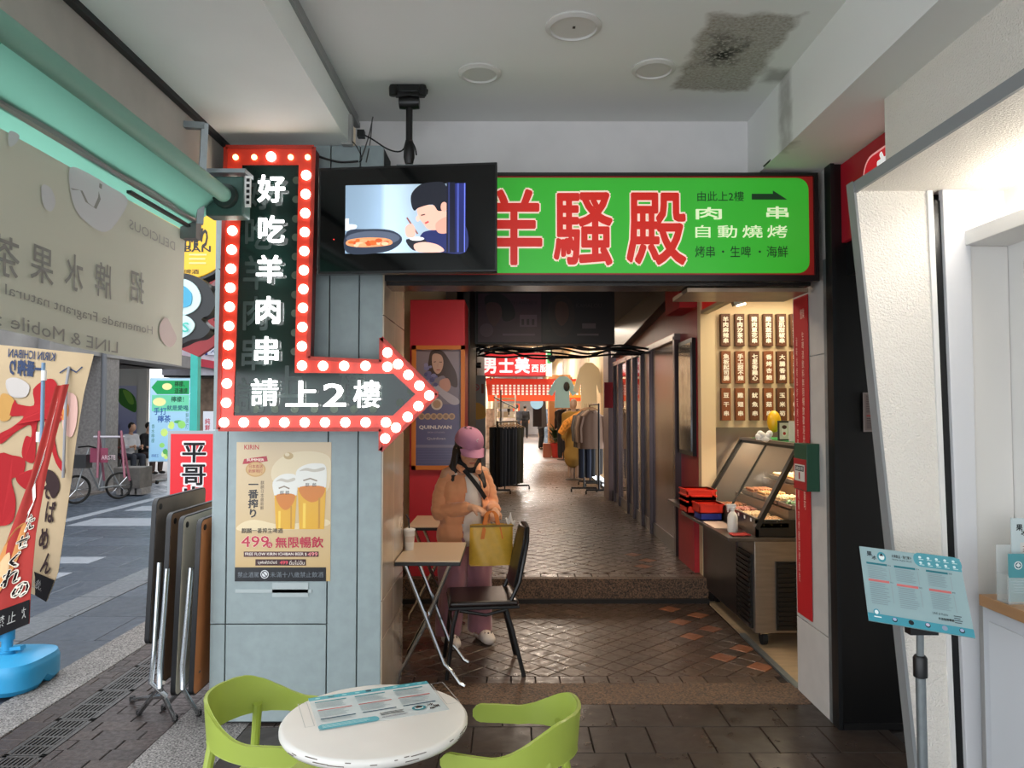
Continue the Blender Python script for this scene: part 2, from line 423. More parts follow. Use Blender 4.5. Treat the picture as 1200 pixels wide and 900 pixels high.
zebra = M('road_paint', '#7d838c', 0.6, vary=0.06, scale=12)

def clip(poly, x0, x1, y0, y1):
    for ax, lim, sg in ((0, x0, 1), (0, x1, -1), (1, y0, 1), (1, y1, -1)):
        out = []
        for i in range(len(poly)):
            a, b = poly[i-1], poly[i]; ia = (a[ax]-lim)*sg >= 0; ib = (b[ax]-lim)*sg >= 0
            if ia != ib:
                t = (lim-a[ax])/(b[ax]-a[ax]); out.append((a[0]+(b[0]-a[0])*t, a[1]+(b[1]-a[1])*t))
            if ib: out.append(b)
        poly = out
        if len(poly) < 3: return []
    return poly
def area(p): return abs(sum(p[i-1][0]*p[i][1]-p[i][0]*p[i-1][1] for i in range(len(p))))/2
_tm = {}
def tile_verts(poly, h, ch=0.003):
    cx = sum(p[0] for p in poly)/len(poly); cy = sum(p[1] for p in poly)/len(poly); n = len(poly)
    def ins(k): return [(cx+(p[0]-cx)*k, cy+(p[1]-cy)*k) for p in poly]
    r = max(0.02, sqrt(area(poly))/2); a = poly; b = ins(1-ch/r)
    vs = [(x, y, -h) for x, y in a]+[(x, y, -ch) for x, y in a]+[(x, y, 0) for x, y in b]
    fs = [tuple(range(2*n, 3*n))]+[(i, (i+1) % n, (i+1) % n+n, i+n) for i in range(n)]+[(i+n, (i+1) % n+n, (i+1) % n+2*n, i+2*n) for i in range(n)]
    return vs, fs
def tiles(parent, name, items, z, h, mat, gap=0.004, limit=300, stuff_name=None, uneven=0.001):
    """items: polygons (world xy, ccw). The nearest `limit` are parts that share mesh data where the shapes agree, the rest one stuff part"""
    items = [p for p in items if area(p) > 2e-4]
    def key(p):
        cx = sum(q[0] for q in p)/len(p); cy = sum(q[1] for q in p)/len(p); return cx, cy
    items.sort(key=lambda p: key(p)[0]**2+key(p)[1]**2)
    rest = MB()
    for i, p in enumerate(items):
        cx, cy = key(p); r = sqrt(area(p))/2
        q = [(x-cx, y-cy) for x, y in p]; q = [(x*(1-gap/2/r), y*(1-gap/2/r)) for x, y in q]
        dz = random.uniform(-uneven, uneven)
        if i < limit:
            kk = (name, mat.name, tuple((round(x, 3), round(y, 3)) for x, y in q))
            if kk not in _tm:
                vs, fs = tile_verts(q, h); mb = MB().add(vs, fs); _tm[kk] = mb.mesh(name, mat, None)
            link(name, _tm[kk], parent, Vector((cx, cy, z+dz))-wloc(parent))
        else:
            vs, fs = tile_verts(q, h); rest.add([(x+cx, y+cy, w+z+dz) for x, y, w in vs], fs)
    if rest.v: rest.build(stuff_name or name+'_rows', mat, parent, kind='stuff', smooth=None)

# ---- floors. Arcade floor: slate squares, aggregate bands, dark pavers by the kerb
floor = struct('floor', MB().box(-2.5, 4.2, -3.5, 6.3, -0.12, -0.012), mortar)
sl = []
S = 0.29
for j in range(12):
    y = 4.12-S*(j+1)
    for i in range(-6, 11):
        x = i*S+(S/2 if j % 2 else 0)-0.04
        p = clip([(x, y), (x+S, y), (x+S, y+S), (x, y+S)], -1.34, 1.9 if y > 3 else 2.0, 0.9, 4.12)
        if p: sl.append(p)
tiles(floor, 'slate_tile', sl, 0, 0.02, slate, 0.004)
MB().box(-1.34, 1.66, 4.12, 4.43, -0.02, 0.001).build('aggregate_band', granite, floor)
MB().box(-1.72, -1.34, 0.8, 4.43, -0.02, 0.0).build('aggregate_band', granite_grey, floor)
D = 0.182
TERRA = [(1.33, 4.89), (1.33, 5.30), (1.33, 5.71), (1.33, 6.1), (1.52, 4.68), (1.52, 5.08), (1.52, 5.49), (1.52, 5.88)]
dia = []; ter = []
for j in range(-1, 24):
    for i in range(-12, 12):
        cx = i*D+(D/2 if j % 2 else 0)+0.02; cy = 4.62+j*D/2
        p = clip([(cx-D/2, cy), (cx, cy-D/2), (cx+D/2, cy), (cx, cy+D/2)], -1.3, 1.64, 4.55, 6.24)
        if not p: continue
        (ter if any(abs(cx-a)+abs(cy-b) < D/2 for a, b in TERRA) else dia).append(p)
brd = [[(x, 4.43), (x+.145, 4.43), (x+.145, 4.55), (x, 4.55)] for x in [-1.3+.145*k for k in range(20)]]
tiles(floor, 'floor_tile', dia, 0.0, 0.02, dia_m, 0.0045, 280)
tiles(floor, 'border_tile', brd, 0.0, 0.02, dia_m, 0.0045)
tiles(floor, 'terracotta_tile', ter, 0.0015, 0.02, terra_m, 0.0045)
pv = []
y = 1.9; row = 0
while y < 9.0:
    x = -2.5-0.23*random.random()
    while x < -1.72:
        L = 0.225
        if y < 4.4 or x+L < -1.5:
            p = clip([(x, y), (x+L, y), (x+L, y+.105), (x, y+.105)], -2.5, -2.36, 1.9, 9)
            if p: pv.append(p)
            p = clip([(x, y), (x+L, y), (x+L, y+.105), (x, y+.105)], -2.16, -1.72 if y < 4.4 else -1.55, 1.9, 9)
            if p: pv.append(p)
        x += L
    y += .105; row += 1
side_bed = struct('floor_side', MB().box(-2.5, -1.5, 6.3, 22, -0.12, -0.012), mortar)
tiles(floor, 'paver', pv, 0.0, 0.02, brick_m, 0.004, 300)
# drain covers let into the pavers
iron = M('cast_iron_grey', '#4b4a49', 0.45, metal=0.6, vary=0.15, scale=25)
gm = MB(); gm.box(-.098, .098, -.2, -.185, -.02, 0); gm.box(-.098, .098, .185, .2, -.02, 0); gm.box(-.098, -.075, -.2, .2, -.02, 0); gm.box(.075, .098, -.2, .2, -.02, 0)
gm.box(-.075, .075, -.008, .008, -.02, 0)
for k in range(7):
    x = -.0643+k*.0214
    gm.box(x-.0055, x+.0055, -.185, .185, -.02, -.001)
for k in (-.1, .1): gm.box(-.075, .075, k-.006, k+.006, -.02, 0)
gme = gm.mesh('drain_cover', iron, None)
for k in range(16):
    link('drain_cover', gme, floor, Vector((-2.26, 2.1+k*.405, 0.0))-wloc(floor))
MB().box(-2.36, -2.16, 1.9, 9, -.06, -.03).build('drain_channel', M('drain_dark', '#0c0b0b', .9), floor)
kerb = struct('trim_1', MB().box(-2.78, -2.5, 0.5, 3.9, -.1, 0.004).box(-2.78, -2.5, 3.905, 8.2, -.1, 0.004).box(-2.78, -2.5, 8.205, 22, -.1, 0.004), granite_grey, 0.004)
# upper floor of the passage behind the step
upper = struct('floor_passage', MB().box(-1.3, 1.76, 6.32, 50, 0.0, 0.188), mortar)
MB().box(-1.3, 1.66, 6.27, 6.33, 0.035, 0.198).build('step_riser', granite, upper)
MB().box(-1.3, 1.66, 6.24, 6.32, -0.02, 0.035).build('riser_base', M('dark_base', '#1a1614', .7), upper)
dia = []; ter = []
for j in range(0, 160):
    for i in range(-4, 11):
        cx = i*D+(D/2 if j % 2 else 0)+0.02; cy = 6.5+j*D/2
        p = clip([(cx-D/2, cy), (cx, cy-D/2), (cx+D/2, cy), (cx, cy+D/2)], -0.9, 1.66, 6.46, 20)
        if p: (ter if any(abs(cx-a)+abs(cy-b) < D/2 for a, b in ((1.2, 6.78), (1.33, 7.0), (1.2, 7.4))) else dia).append(p)
brd = [[(x, 6.33), (x+.145, 6.33), (x+.145, 6.46), (x, 6.46)] for x in [-.9+.145*k for k in range(18)]]
tiles(upper, 'border_tile', brd, 0.2, 0.02, dia_m, 0.0045)
tiles(upper, 'terracotta_tile', ter, 0.2, 0.02, terra_m, 0.0045)
tiles(upper, 'floor_tile', dia, 0.2, 0.02, dia_m, 0.0045, 300, 'floor_tile_rows')
MB().box(-1.3, 2.6, 20, 50, .19, .2).build('far_paving', M('far_paving', '#8a7f7c', .35, vary=.08, scale=6), upper)
# street
street = struct('road', MB().box(-8.1, -2.78, 0.0, 40, -.15, -.045), asph)
st = []; pl = []
y = 1.0; r = 0
while y < 24:
    h = 0.62; x = -8.1-(r % 2)*.6
    while x < -2.78:
        L = 1.15
        for a, b, lst in ((-8.1, -3.78, st), (-3.78, -3.45, pl), (-3.45, -2.78, st)):
            p = clip([(x, y), (x+L, y), (x+L, y+h), (x, y+h)], a, b, 1, 24)
            if p and area(p) > 0.02: lst.append(p)
        x += L
    y += h; r += 1
tiles(street, 'street_slab', st, -.025, .02, slab_m, 0.008, 200, uneven=.0015)
tiles(street, 'pale_slab', pl, -.024, .02, pale_m, 0.008, 100)
zb = MB().box(-6.7, -6.5, 6, 24, -.03, -.0205)
zb.build('road_line', zebra, street)
for (a, b, c, d) in ((-6.3, -4.9, 10.6, 11.35), (-6.3, -4.9, 12.2, 12.8), (-5.2, -4.4, 7.1, 7.55), (-5.3, -4.5, 8.0, 8.35)):
    MB().box(a, b, c, d, -.03, -.021).build('crossing_stripe', zebra, street)
pave = struct('pavement', MB().box(-13, -8.1, 0, 40, -.12, 0.0), M('far_pavement', '#77706c', .7, vary=.1, scale=8))
tl = []
for j in range(24):
    for i in range(5): tl.append([(-8.1-.45*(i+1), 9+j*.45), (-8.1-.45*i, 9+j*.45), (-8.1-.45*i, 9.45+j*.45), (-8.1-.45*(i+1), 9.45+j*.45)])
tiles(pave, 'paving_slab', tl, .02, .03, MR('pinkish_paving', ['#6a625e', '#5e5753', '#706864'], .6, .3, 14, .15), .008, 120)

# ---- pillar on the left with board panels; its passage side is glossy tile
panel_m = M('pale_blue_grey_board', '#909d9e', 0.42, bump=0.12, scale=16, vary=0.05)
pil = struct('wall_pillar', MB().box(-1.525, -0.672, 3.885, 4.6, 0, 3.0), M('pillar_core', '#2b3133', .8))
xs = [-1.535, -1.466, -0.945, -0.79, -0.665]
zj = 0.505
for i in range(4):
    a, b = xs[i]+.003, xs[i+1]-.003
    zs = [(0.012, zj-.003), (zj+.003, 2.34), (2.346, 3.0)] if i < 2 else [(0.012, 2.34), (2.346, 3.0)]
    for (c, d) in zs: MB().box(a, b, 3.865, 3.887, c, d).build('board_panel', panel_m, pil, bevel=.002)
for (c, d) in ((0.0, .42), (.424, .62), (.624, 1.55), (1.554, 2.1), (2.104, 2.62)):
    MB().box(-.674, -.66, 3.87, 4.235, c, d).build('side_panel', beige_tile, pil, bevel=.0015)
    MB().box(-.674, -.66, 4.239, 4.6, c, d).build('side_panel', beige_tile, pil, bevel=.0015)
for (c, d) in ((.0, .5), (.505, 1.5), (1.505, 3.0)): MB().box(-1.545, -1.525, 3.87, 4.6, c, d).build('side_panel', panel_m, pil)
# building mass between street and passage
wl_ = struct('wall_left', MB().box(-1.55, -1.3, 4.6, 40, 0, 4.5).box(-1.3, -.45, 7.0, 7.2, 0, 3.4), cream_wall)
# right post of the passage mouth: white side, steel edge, black boarding
post = struct('wall_post', MB().box(1.665, 1.95, 3.86, 4.33, 0, 2.9), M('post_white', '#c7c3bd', .55, vary=.05, scale=8))
MB().box(1.654, 1.668, 3.86, 3.9, 0, 2.4).build('edge_strip', galv, post)
for (c, d) in ((0, .42), (.426, 1.9), (1.906, 2.32)): MB().box(1.656, 1.668, 3.905, 4.33, c, d).build('side_panel', M('post_panel', '#bdb9b4', .5, vary=.04, scale=8), post, bevel=.001)
blk = struct('wall_black', MB().box(1.66, 3.2, 3.8, 3.86, 0, 2.9), black_paint)
MB().box(1.652, 1.672, 3.785, 3.86, 0, 2.9).build('edge_strip', M('dark_strip', '#2a2c2e', .3, metal=.6), blk)
MB().box(1.675, 3.2, 3.785, 3.8, 0, .03).build('foot_rail', blackm, blk)
# ---- ceilings and beams
ceil_m = M('ceiling_paint', '#e6e7e3', 0.8, bump=0.04, scale=30)
# water stain: its own irregular patch around one place of the ceiling
nt = ceil_m.node_tree; b_ = nt.nodes['Principled BSDF']
ge = nt.nodes.new('ShaderNodeNewGeometry'); sx = nt.nodes.new('ShaderNodeSeparateXYZ'); nt.links.new(ge.outputs['Position'], sx.inputs[0])
def mth(op, a, b=None, v=None):
    n = nt.nodes.new('ShaderNodeMath'); n.operation = op
    for k, q in enumerate((a, b if b is not None else v)):
        if q is None: continue
        if isinstance(q, (int, float)): n.inputs[k].default_value = q
        else: nt.links.new(q, n.inputs[k])
    return n.outputs[0]
def nz(scale, det=8):
    n = nt.nodes.new('ShaderNodeTexNoise'); n.inputs['Scale'].default_value = scale; n.inputs['Detail'].default_value = det; nt.links.new(ge.outputs['Position'], n.inputs['Vector']); return n.outputs['Fac']
def boxmask(cx, cy, hx, hy, edge, nsc, namp):
    n = mth('MULTIPLY', mth('SUBTRACT', nz(nsc), .5), namp)
    dx = mth('SUBTRACT', mth('ABSOLUTE', mth('SUBTRACT', sx.outputs['X'], cx)), hx)
    dy = mth('SUBTRACT', mth('ABSOLUTE', mth('SUBTRACT', sx.outputs['Y'], cy)), hy)
    d = mth('ADD', mth('MAXIMUM', dx, dy), n)
    r = nt.nodes.new('ShaderNodeMapRange'); r.inputs[1].default_value = edge; r.inputs[2].default_value = -edge; nt.links.new(d, r.inputs[0]); return r.outputs[0]
m1 = boxmask(1.01, 3.35, .19, .36, .02, 9, .10)
m1 = mth('MULTIPLY', m1, mth('ADD', mth('MULTIPLY', nz(70, 4), .9), .25))
m2 = boxmask(.97, 3.29, .05, .10, .06, 14, .25)
m2 = mth('MULTIPLY', m2, mth('MINIMUM', mth('MULTIPLY', mth('MAXIMUM', mth('SUBTRACT', nz(60, 4), .38), 0), 9), 1))
mixa = nt.nodes.new('ShaderNodeMix'); mixa.data_type = 'RGBA'; mixa.inputs['A'].default_value = (*H('#e6e7e3'), 1); mixa.inputs['B'].default_value = (*H('#857c6e'), 1); nt.links.new(m1, mixa.inputs['Factor'])
mixb = nt.nodes.new('ShaderNodeMix'); mixb.data_type = 'RGBA'; nt.links.new(mixa.outputs['Result'], mixb.inputs['A']); mixb.inputs['B'].default_value = (*H('#141210'), 1); nt.links.new(m2, mixb.inputs['Factor'])
m3 = boxmask(1.3, 3.55, .06, .07, .03, 12, .1); m3 = mth('MULTIPLY', m3, .55)
mixc = nt.nodes.new('ShaderNodeMix'); mixc.data_type = 'RGBA'; nt.links.new(mixb.outputs['Result'], mixc.inputs['A']); mixc.inputs['B'].default_value = (*H('#6d675d'), 1); nt.links.new(m3, mixc.inputs['Factor'])
nt.links.new(mixc.outputs['Result'], b_.inputs['Base Color'])

ceiling = struct('ceiling', MB().box(-.85, 1.36, -3.5, 4.2, 3.23, 3.35), ceil_m)
struct('trim_2', MB().box(-1.5, -.845, -3.5, 3.95, 3.0, 3.35), M('soffit_paint', '#e4e8e3', .75, vary=.02, scale=3))
struct('trim_3', MB().box(1.335, 1.96, -3.5, 3.86, 2.88, 3.35).box(1.335, 1.7, 3.86, 4.2, 2.88, 3.35), ceil_m)
struct('trim_4', MB().box(-1.62, -1.5, -3.5, 3.9, 2.78, 3.6), M('fascia_beige', '#a9a49c', .6, vary=.05, scale=8))
struct('trim_5', MB().box(-1.498, -1.47, -3.5, 3.86, 2.975, 3.0), dark_paint)
struct('wall_back', MB().box(-.87, 1.36, 4.12, 4.3, 2.6, 3.3), M('back_paint', '#dcdad9', .8, vary=.03, scale=5))
struct('trim_6', MB().box(-.875, -.84, -3.5, 4.05, 3.19, 3.23).box(-.86, -.83, -3.5, 4.05, 3.165, 3.19), M('conduit_grey', '#8e918f', .5))
struct('trim_7', MB().box(-1.56, 1.7, 4.1, 40, 2.88, 3.05) if False else MB().box(-1.3, 2.9, 4.3, 11.55, 2.9, 3.0), dark_paint)
struct('wall_upper_storey', MB().box(-1.62, 5.5, -3.5, 46, 4.55, 9).box(-1.62, 5.5, -3.5, 4.3, 3.6, 4.55), M('facade_grey', '#8f8c88', .8, vary=.1, scale=3))
# ---- kiosk on the right: header, splayed jamb, recessed front
kw = struct('wall_right', MB().box(1.536, 1.70, -3.5, 3.0, 2.535, 2.88).box(1.712, 2.06, -3.5, 3.05, 2.50, 2.88), stucco)
hd = MB().box(1.415, 1.71, -3.5, 3.04, 2.5, 2.536)
hd.build('header_shelf', stucco, kw)
MB().box(1.405, 1.417, -3.5, 3.045, 2.492, 2.538).build('edge_trim', grey_trim, kw)
jb = MB().prism([(1.41, 3.0, 2.5), (1.70, 3.0, 2.5), (1.755, 3.0, 0.0), (1.635, 3.0, 0.0)], (0, .05, 0))
jb.build('jamb', stucco, kw)
MB().prism([(1.398, 2.995, 2.54), (1.411, 2.995, 2.5), (1.636, 2.995, 0.0), (1.622, 2.995, 0.0)], (0, .06, 0)).build('edge_trim', grey_trim, kw)
MB().prism([(1.70, 2.99, 2.5), (1.722, 2.99, 2.5), (1.772, 2.99, 0), (1.755, 2.99, 0)], (0, .04, 0)).build('jamb_batten', stucco_plain, kw)
MB().prism([(1.722, 2.995, 2.46), (1.752, 2.995, 2.46), (1.803, 2.995, 0), (1.772, 2.995, 0)], (0, .06, 0)).build('shadow_gap', black_paint, kw)
kf = struct('wall_kiosk', MB().box(1.785, 2.3, 3.0, 3.03, 0, 2.5).box(2.02, 2.06, -2, 3.0, 0, 1.0).box(2.02, 2.06, -2, 3.0, 2.2, 2.5).box(2.02, 2.06, 2.90, 3.0, 1.0, 2.2), stucco_plain)
MB().prism([(1.752, 2.975, 2.5), (1.862, 2.975, 2.5), (1.862, 2.975, 0), (1.803, 2.975, 0)], (0, .03, 0)).build('panel', M('jamb_white_board', '#d9d9db', .45), kf, bevel=.002)
MB().box(1.866, 2.018, 2.985, 3.0, .0, 2.27).build('panel', M('kiosk_white_board', '#dddad5', .5), kf, bevel=.002)
MB().box(1.84, 2.02, -2, 2.985, 2.27, 2.33).build('ledge', stucco_plain, kf, bevel=.003)
kc = struct('trim_8', MB().box(1.83, 2.02, -2, 2.9, 0, .848), M('kiosk_counter_white', '#cfd3da', .4))
MB().box(1.824, 1.83, 1.6, 2.86, .06, .80).build('front_panel', M('kiosk_counter_panel', '#d6dae0', .4), kc, bevel=.002)
# window of the kiosk
kwin = struct('window_1', MB().box(2.025, 2.055, 2.86, 2.9, 1.0, 2.2).box(2.025, 2.055, -2, 2.9, 2.16, 2.2).box(2.025, 2.055, 2.2, 2.24, 1.0, 2.2).box(2.02, 2.05, 2.24, 2.86, 1.78, 1.81).box(2.025, 2.055, -2, 2.9, 1.0, 1.04), M('window_cream', '#cbc6b6', .5), .002)
MB().box(2.036, 2.04, -2, 2.86, 1.04, 2.16).build('pane', M('kiosk_pane', '#d9dcd8', .08, alpha=.35), kwin)
struct('wall_kiosk_inside', MB().box(2.9, 2.95, -2, 3.0, 0, 2.6).box(2.06, 2.95, -2, 3.0, 2.5, 2.55), M('kiosk_inside', '#e3ded2', .7))
# front of the shops behind the camera's right (closes the arcade)
# ---- passage walls
wr = struct('wall_passage_right', MB().box(1.66, 1.76, 6.48, 11.6, .2, 3.0), M('red_paint_dark', '#a3202c', .45, vary=.05, scale=6))
struct('wall_stall_post', MB().box(1.64, 1.765, 6.38, 6.48, 0.0, 3.0), M('stall_post_cream', '#d7bf98', .5))
ws = struct('wall_stall', MB().box(1.765, 4.4, 6.5, 6.6, 0, 3.0).box(4.3, 4.4, 4.3, 6.5, 0, 3.0).box(1.95, 4.4, 4.3, 4.36, 0, 3.0), M('stall_wall_cream', '#dcc39a', .5, vary=.03, scale=3))
MB().box(1.765, 1.78, 6.44, 6.5, 0.7, 2.6).build('dark_edge', blackm, ws)
MB().box(1.78, 3.0, 6.47, 6.5, 0.8, 1.46).build('steel_splash', M('splash_steel', '#857a70', .3, metal=.6, vary=.1, scale=3), ws)
struct('ceiling_stall', MB().box(1.66, 4.4, 4.36, 6.5, 2.78, 2.9), M('stall_ceiling', '#d9ccb4', .6))
struct('floor_stall', MB().box(1.66, 4.3, 4.34, 6.5, -.1, 0.0), M('stall_floor', '#b6a183', .4, vary=.12, scale=4, stretch=(1, 6, 1)))
MB().box(1.65, 1.69, 4.35, 5.4, -.01, .006).build('sill', galv, bpy.data.objects['floor_stall'])
struct('wall_far_left', MB().box(-1.2, -.95, 11, 45, .2, 4.2), cream_wall)
struct('wall_far_right', MB().box(1.95, 2.15, 13.8, 45, .2, 4.2), M('far_wall_right', '#d9c3a0', .6, vary=.06, scale=3))
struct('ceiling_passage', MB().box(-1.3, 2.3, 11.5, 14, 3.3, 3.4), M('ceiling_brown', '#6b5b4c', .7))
struct('ceiling_far', MB().box(-1.3, 2.3, 14, 46, 3.9, 4.0), M('ceiling_far_m', '#c9c2b6', .7))
struct('wall_end', MB().box(-1.3, 2.3, 45.5, 46, .2, 4.0), M('far_end', '#b9b4b4', .7, vary=.2, scale=1))
struct('trim_9', MB().box(-.5, -.38, 6.9, 8.2, .2, 3.0), dark_paint)
for y in (16, 19, 26, 32):
    t = thing('ceiling_light', 'long white tube light across the passage ceiling', 'ceiling light', (0.6, y, 3.86), group='tube lights of the far passage')
    MB().box(-.1, 1.3, y-.06, y+.06, 3.83, 3.9).build('housing', stucco_plain, t)
    MB().box(-.05, 1.25, y-.04, y+.04, 3.80, 3.83).build('tube', M('tube_glow', '#fff6e6', .4, emit=6), t)
# ---- shopfront of the passage (right)
sf = struct('wall_shopfront', MB().box(1.63, 1.66, 7.25, 11.6, .2, .34), steel)
def panel(name, y0, y1, z0, z1, mat, x=1.635, par=None, **k): return MB().box(x, x+.02, y0, y1, z0, z1).build(name, mat, par or sf, **k)
brs = M('mirror_panel', '#6d6062', 0.22, metal=.9, vary=.25, scale=1.6)
panel('steel_panel', 7.28, 8.55, .34, 2.32, brs)
for y in (7.26, 8.58, 9.15, 9.75, 10.25, 11.05, 11.55): MB().box(1.60, 1.66, y-.035, y+.035, .2, 2.34).build('frame_post', M('frame_bronze', '#5f5557', .3, metal=.85, vary=.1, scale=3), sf)
MB().box(1.60, 1.66, 7.22, 11.6, 2.30, 2.36).build('frame_head', steel, sf)
panel('door_leaf', 8.62, 9.12, .34, 2.3, dark_steel); panel('door_leaf', 9.19, 9.71, .34, 2.3, M('dark_glass', '#120d0f', .08))
panel('glass_pane', 10.29, 11.02, .34, 2.3, M('shop_glass', '#b9a692', .06, metal=.7, vary=.4, scale=1.5)); panel('door_leaf', 9.8, 10.2, .34, 2.3, dark_steel)
panel('glass_pane', 11.08, 11.5, .34, 2.3, dark_steel)
# ================================================ SIGNS AND FRONT OBJECTS
# ---- arrow marquee sign on the pillar
AY = 3.70
def A(px, py, d=0.0): return P(px, py, AY) - Vector((0, d, 0))
# squared-up pixel outline (verticals straight in the world)
def AX(px): return (px-598)*AY/F
def AZ(py): return EYE+(482-py)*AY/F
def q(px, py, d=0.0): return Vector((AX(px), AY-d, AZ(py)))
sgn_red = M('sign_red_enamel', '#d2351f', 0.35, coat=.3)
sgn_blk = M('sign_black_acrylic', '#10201c', 0.12)
glow = M('bulb_glow', '#fff4e2', .3, emit=3.5)
arrow = thing('arrow_sign', 'red arrow marquee sign with white bulbs pointing from the grey pillar to the stairs', 'sign', (AX(310), AY, AZ(503)))
outline = [(262, 170), (366, 170), (362, 420), (447, 424), (447, 396), (513, 462), (447, 528), (447, 503), (258, 503)]
inner = [(281, 192), (352, 192), (346, 436), (461, 438), (490, 462), (461, 487), (276, 487)]
MB().prism([q(*p) for p in outline], (0, .09, 0)).build('housing', M('sign_side_dark', '#5b1510', .5), arrow)
# red border as strips around the black centre
ob = [(262, 170), (366, 170), (362, 420), (447, 424), (447, 396), (513, 462), (447, 528), (447, 503), (258, 503)]
fr = MB()
def strip(a, b, c, d): fr.prism([q(*a, .012), q(*b, .012), q(*c, .012), q(*d, .012)], (0, .012, 0))
strip((262, 170), (366, 170), (348, 191), (281, 191)); strip((262, 170), (281, 191), (275, 487), (258, 503)); strip((366, 170), (362, 420), (346, 437), (348, 191))
strip((346, 437), (362, 420), (447, 424), (461, 438)); strip((258, 503), (275, 487), (461, 487), (447, 503))
fr.prism([q(447, 396, .012), q(513, 462, .012), q(447, 528, .012), q(447, 503, .012), q(461, 487, .012), q(487, 462, .012), q(461, 438, .012), q(447, 424, .012)], (0, .012, 0))
fr.build('border', sgn_red, arrow)
MB().prism([q(281, 191, .004), q(348, 191, .004), q(346, 437, .004), q(461, 438, .004), q(487, 462, .004), q(461, 487, .004), q(275, 487, .004)], (0, .004, 0)).build('face', sgn_blk, arrow)
rim = MB()
for i in range(len(outline)):
    a, b = outline[i], outline[(i+1) % len(outline)]; rim.bar(q(*a, .014), q(*b, .014), .02, .006, (0, 1, 0))
rim.build('edge_rim', M('rim_red', '#a92a18', .4), arrow)
bulbs = [(267-.02*i, 270+22.45*i) for i in range(0, 10)]+[(268, 248), (268.5, 226), (269, 204)]
bulbs = [(271.5-(y-270)*.0215, y) for x, y in bulbs]+[(265, 495)]
bulbs += [(357.5-(y-204)*.014, y) for y in (204, 226.6, 249.2, 271.6, 294, 316.7, 338.9, 361, 383.5, 406)]
bulbs += [(355, 428.7), (379.5, 429), (404, 429), (429, 429), (454.5, 430), (454.5, 413.5), (467, 427), (479, 439.5), (492, 452), (503.5, 463.5), (491, 476), (478.5, 488.5), (465, 501), (452.5, 513.5)]
bulbs += [(288+23.6*i, 495) for i in range(8)]
bmm = MB(); bmm.sphere((0, 0, 0), (.0245, .02, .0245), 14, 8); bme = bmm.mesh('bulb', glow)
for x, y in bulbs: link('bulb', bme, arrow, q(x, y, .02)-arrow.location)
dimg = M('bulb_dim', '#ffdc8c', .4, emit=3.0)
bm2 = MB(); bm2.sphere((0, 0, 0), (.014, .014, .014), 12, 8); bme2 = bm2.mesh('bulb', dimg)
for x, y in ((274, 182.5), (296, 182.5), (339, 182.5), (359, 182.5)): link('small_bulb', bme2, arrow, q(x, y, .018)-arrow.location)
link('bulb', bme, arrow, q(316, 182, .02)-arrow.location)
ltr = M('letter_glow', '#ffffff', .4, emit=2)
ghost = M('ghost_letter_grey', '#2a3633', .4)  # shadowy ghost image of each lit letter, painted dim grey on the face
chs = [('好', 318, 221), ('吃', 317.7, 269), ('羊', 316.7, 316), ('肉', 315.7, 364), ('串', 314.3, 411), ('請', 312.7, 460), ('上', 356, 462), ('2', 394, 463), ('樓', 431.7, 462)]
for ch, x, y in chs:
    w = 33*AY/F; hh = 34*AY/F
    if ch == '2': w = 25*AY/F; hh = 26*AY/F
    if ch == '上': w = 40*AY/F
    letters('letter', ch, q(x, y, .034), (w, 0, 0), (0, 0, hh), ltr, arrow, bold=.018 if ch not in '請樓' else .008, ext=.006)
    if ch != '2': letters('ghost_letter', ch, q(x-17 if x < 330 else x-18, y+3 if x < 330 else y-14, .0055), (w*1.05, 0, 0), (0, 0, hh*1.25), ghost, arrow, bold=.02)
gme_ = MB().lathe([(.0195, -.0052), (.0195, -.006)], (0, 0, 0), 14, 'Y').mesh('ghost_bulb_disc', M('ghost_bulb', '#3a4538', .4))  # ghost images of the bulbs, painted as flat dim discs on the face
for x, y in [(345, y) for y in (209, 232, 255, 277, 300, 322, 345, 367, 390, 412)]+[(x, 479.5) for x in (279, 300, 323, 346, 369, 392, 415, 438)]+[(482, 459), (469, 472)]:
    link('ghost_bulb_disc', gme_, arrow, q(x, y)-arrow.location)
# ---- the green lightbox over the passage
gs = thing('green_lightbox', 'wide lit green shop sign with large red characters above the passage', 'sign', (.4, 3.95, 2.29))
GY = 3.9
def g_(px, py, d=0): return Vector(((px-598)*GY/F, GY-d, EYE+(482-py)*GY/F))
MB().box(-.845, 1.628, GY+.001, 4.1, 2.30, 2.86).build('housing', blackm, gs)
fm = MB()
z0, z1 = g_(0, 322).z, g_(0, 204).z
fm.box(-.845, 1.628, GY-.02, GY+.02, z1, 2.862); fm.box(-.845, 1.628, GY-.02, GY+.02, 2.285, z0); fm.box(1.606, 1.628, GY-.02, GY+.02, z0, z1)
fm.build('frame', blackm, gs)
MB().box(-.83, 1.606, GY-.004, GY+.001, z0, z1).build('red_backing', M('sign_red_back', '#8e1d17', .4, emit=.15), gs)
pc = Pic((0, 0, 100, 100), fn=lambda u, v, d: Vector((-.83+2.422*u, GY-.004-d, z0+.012+(z1-z0-.02)*v)))
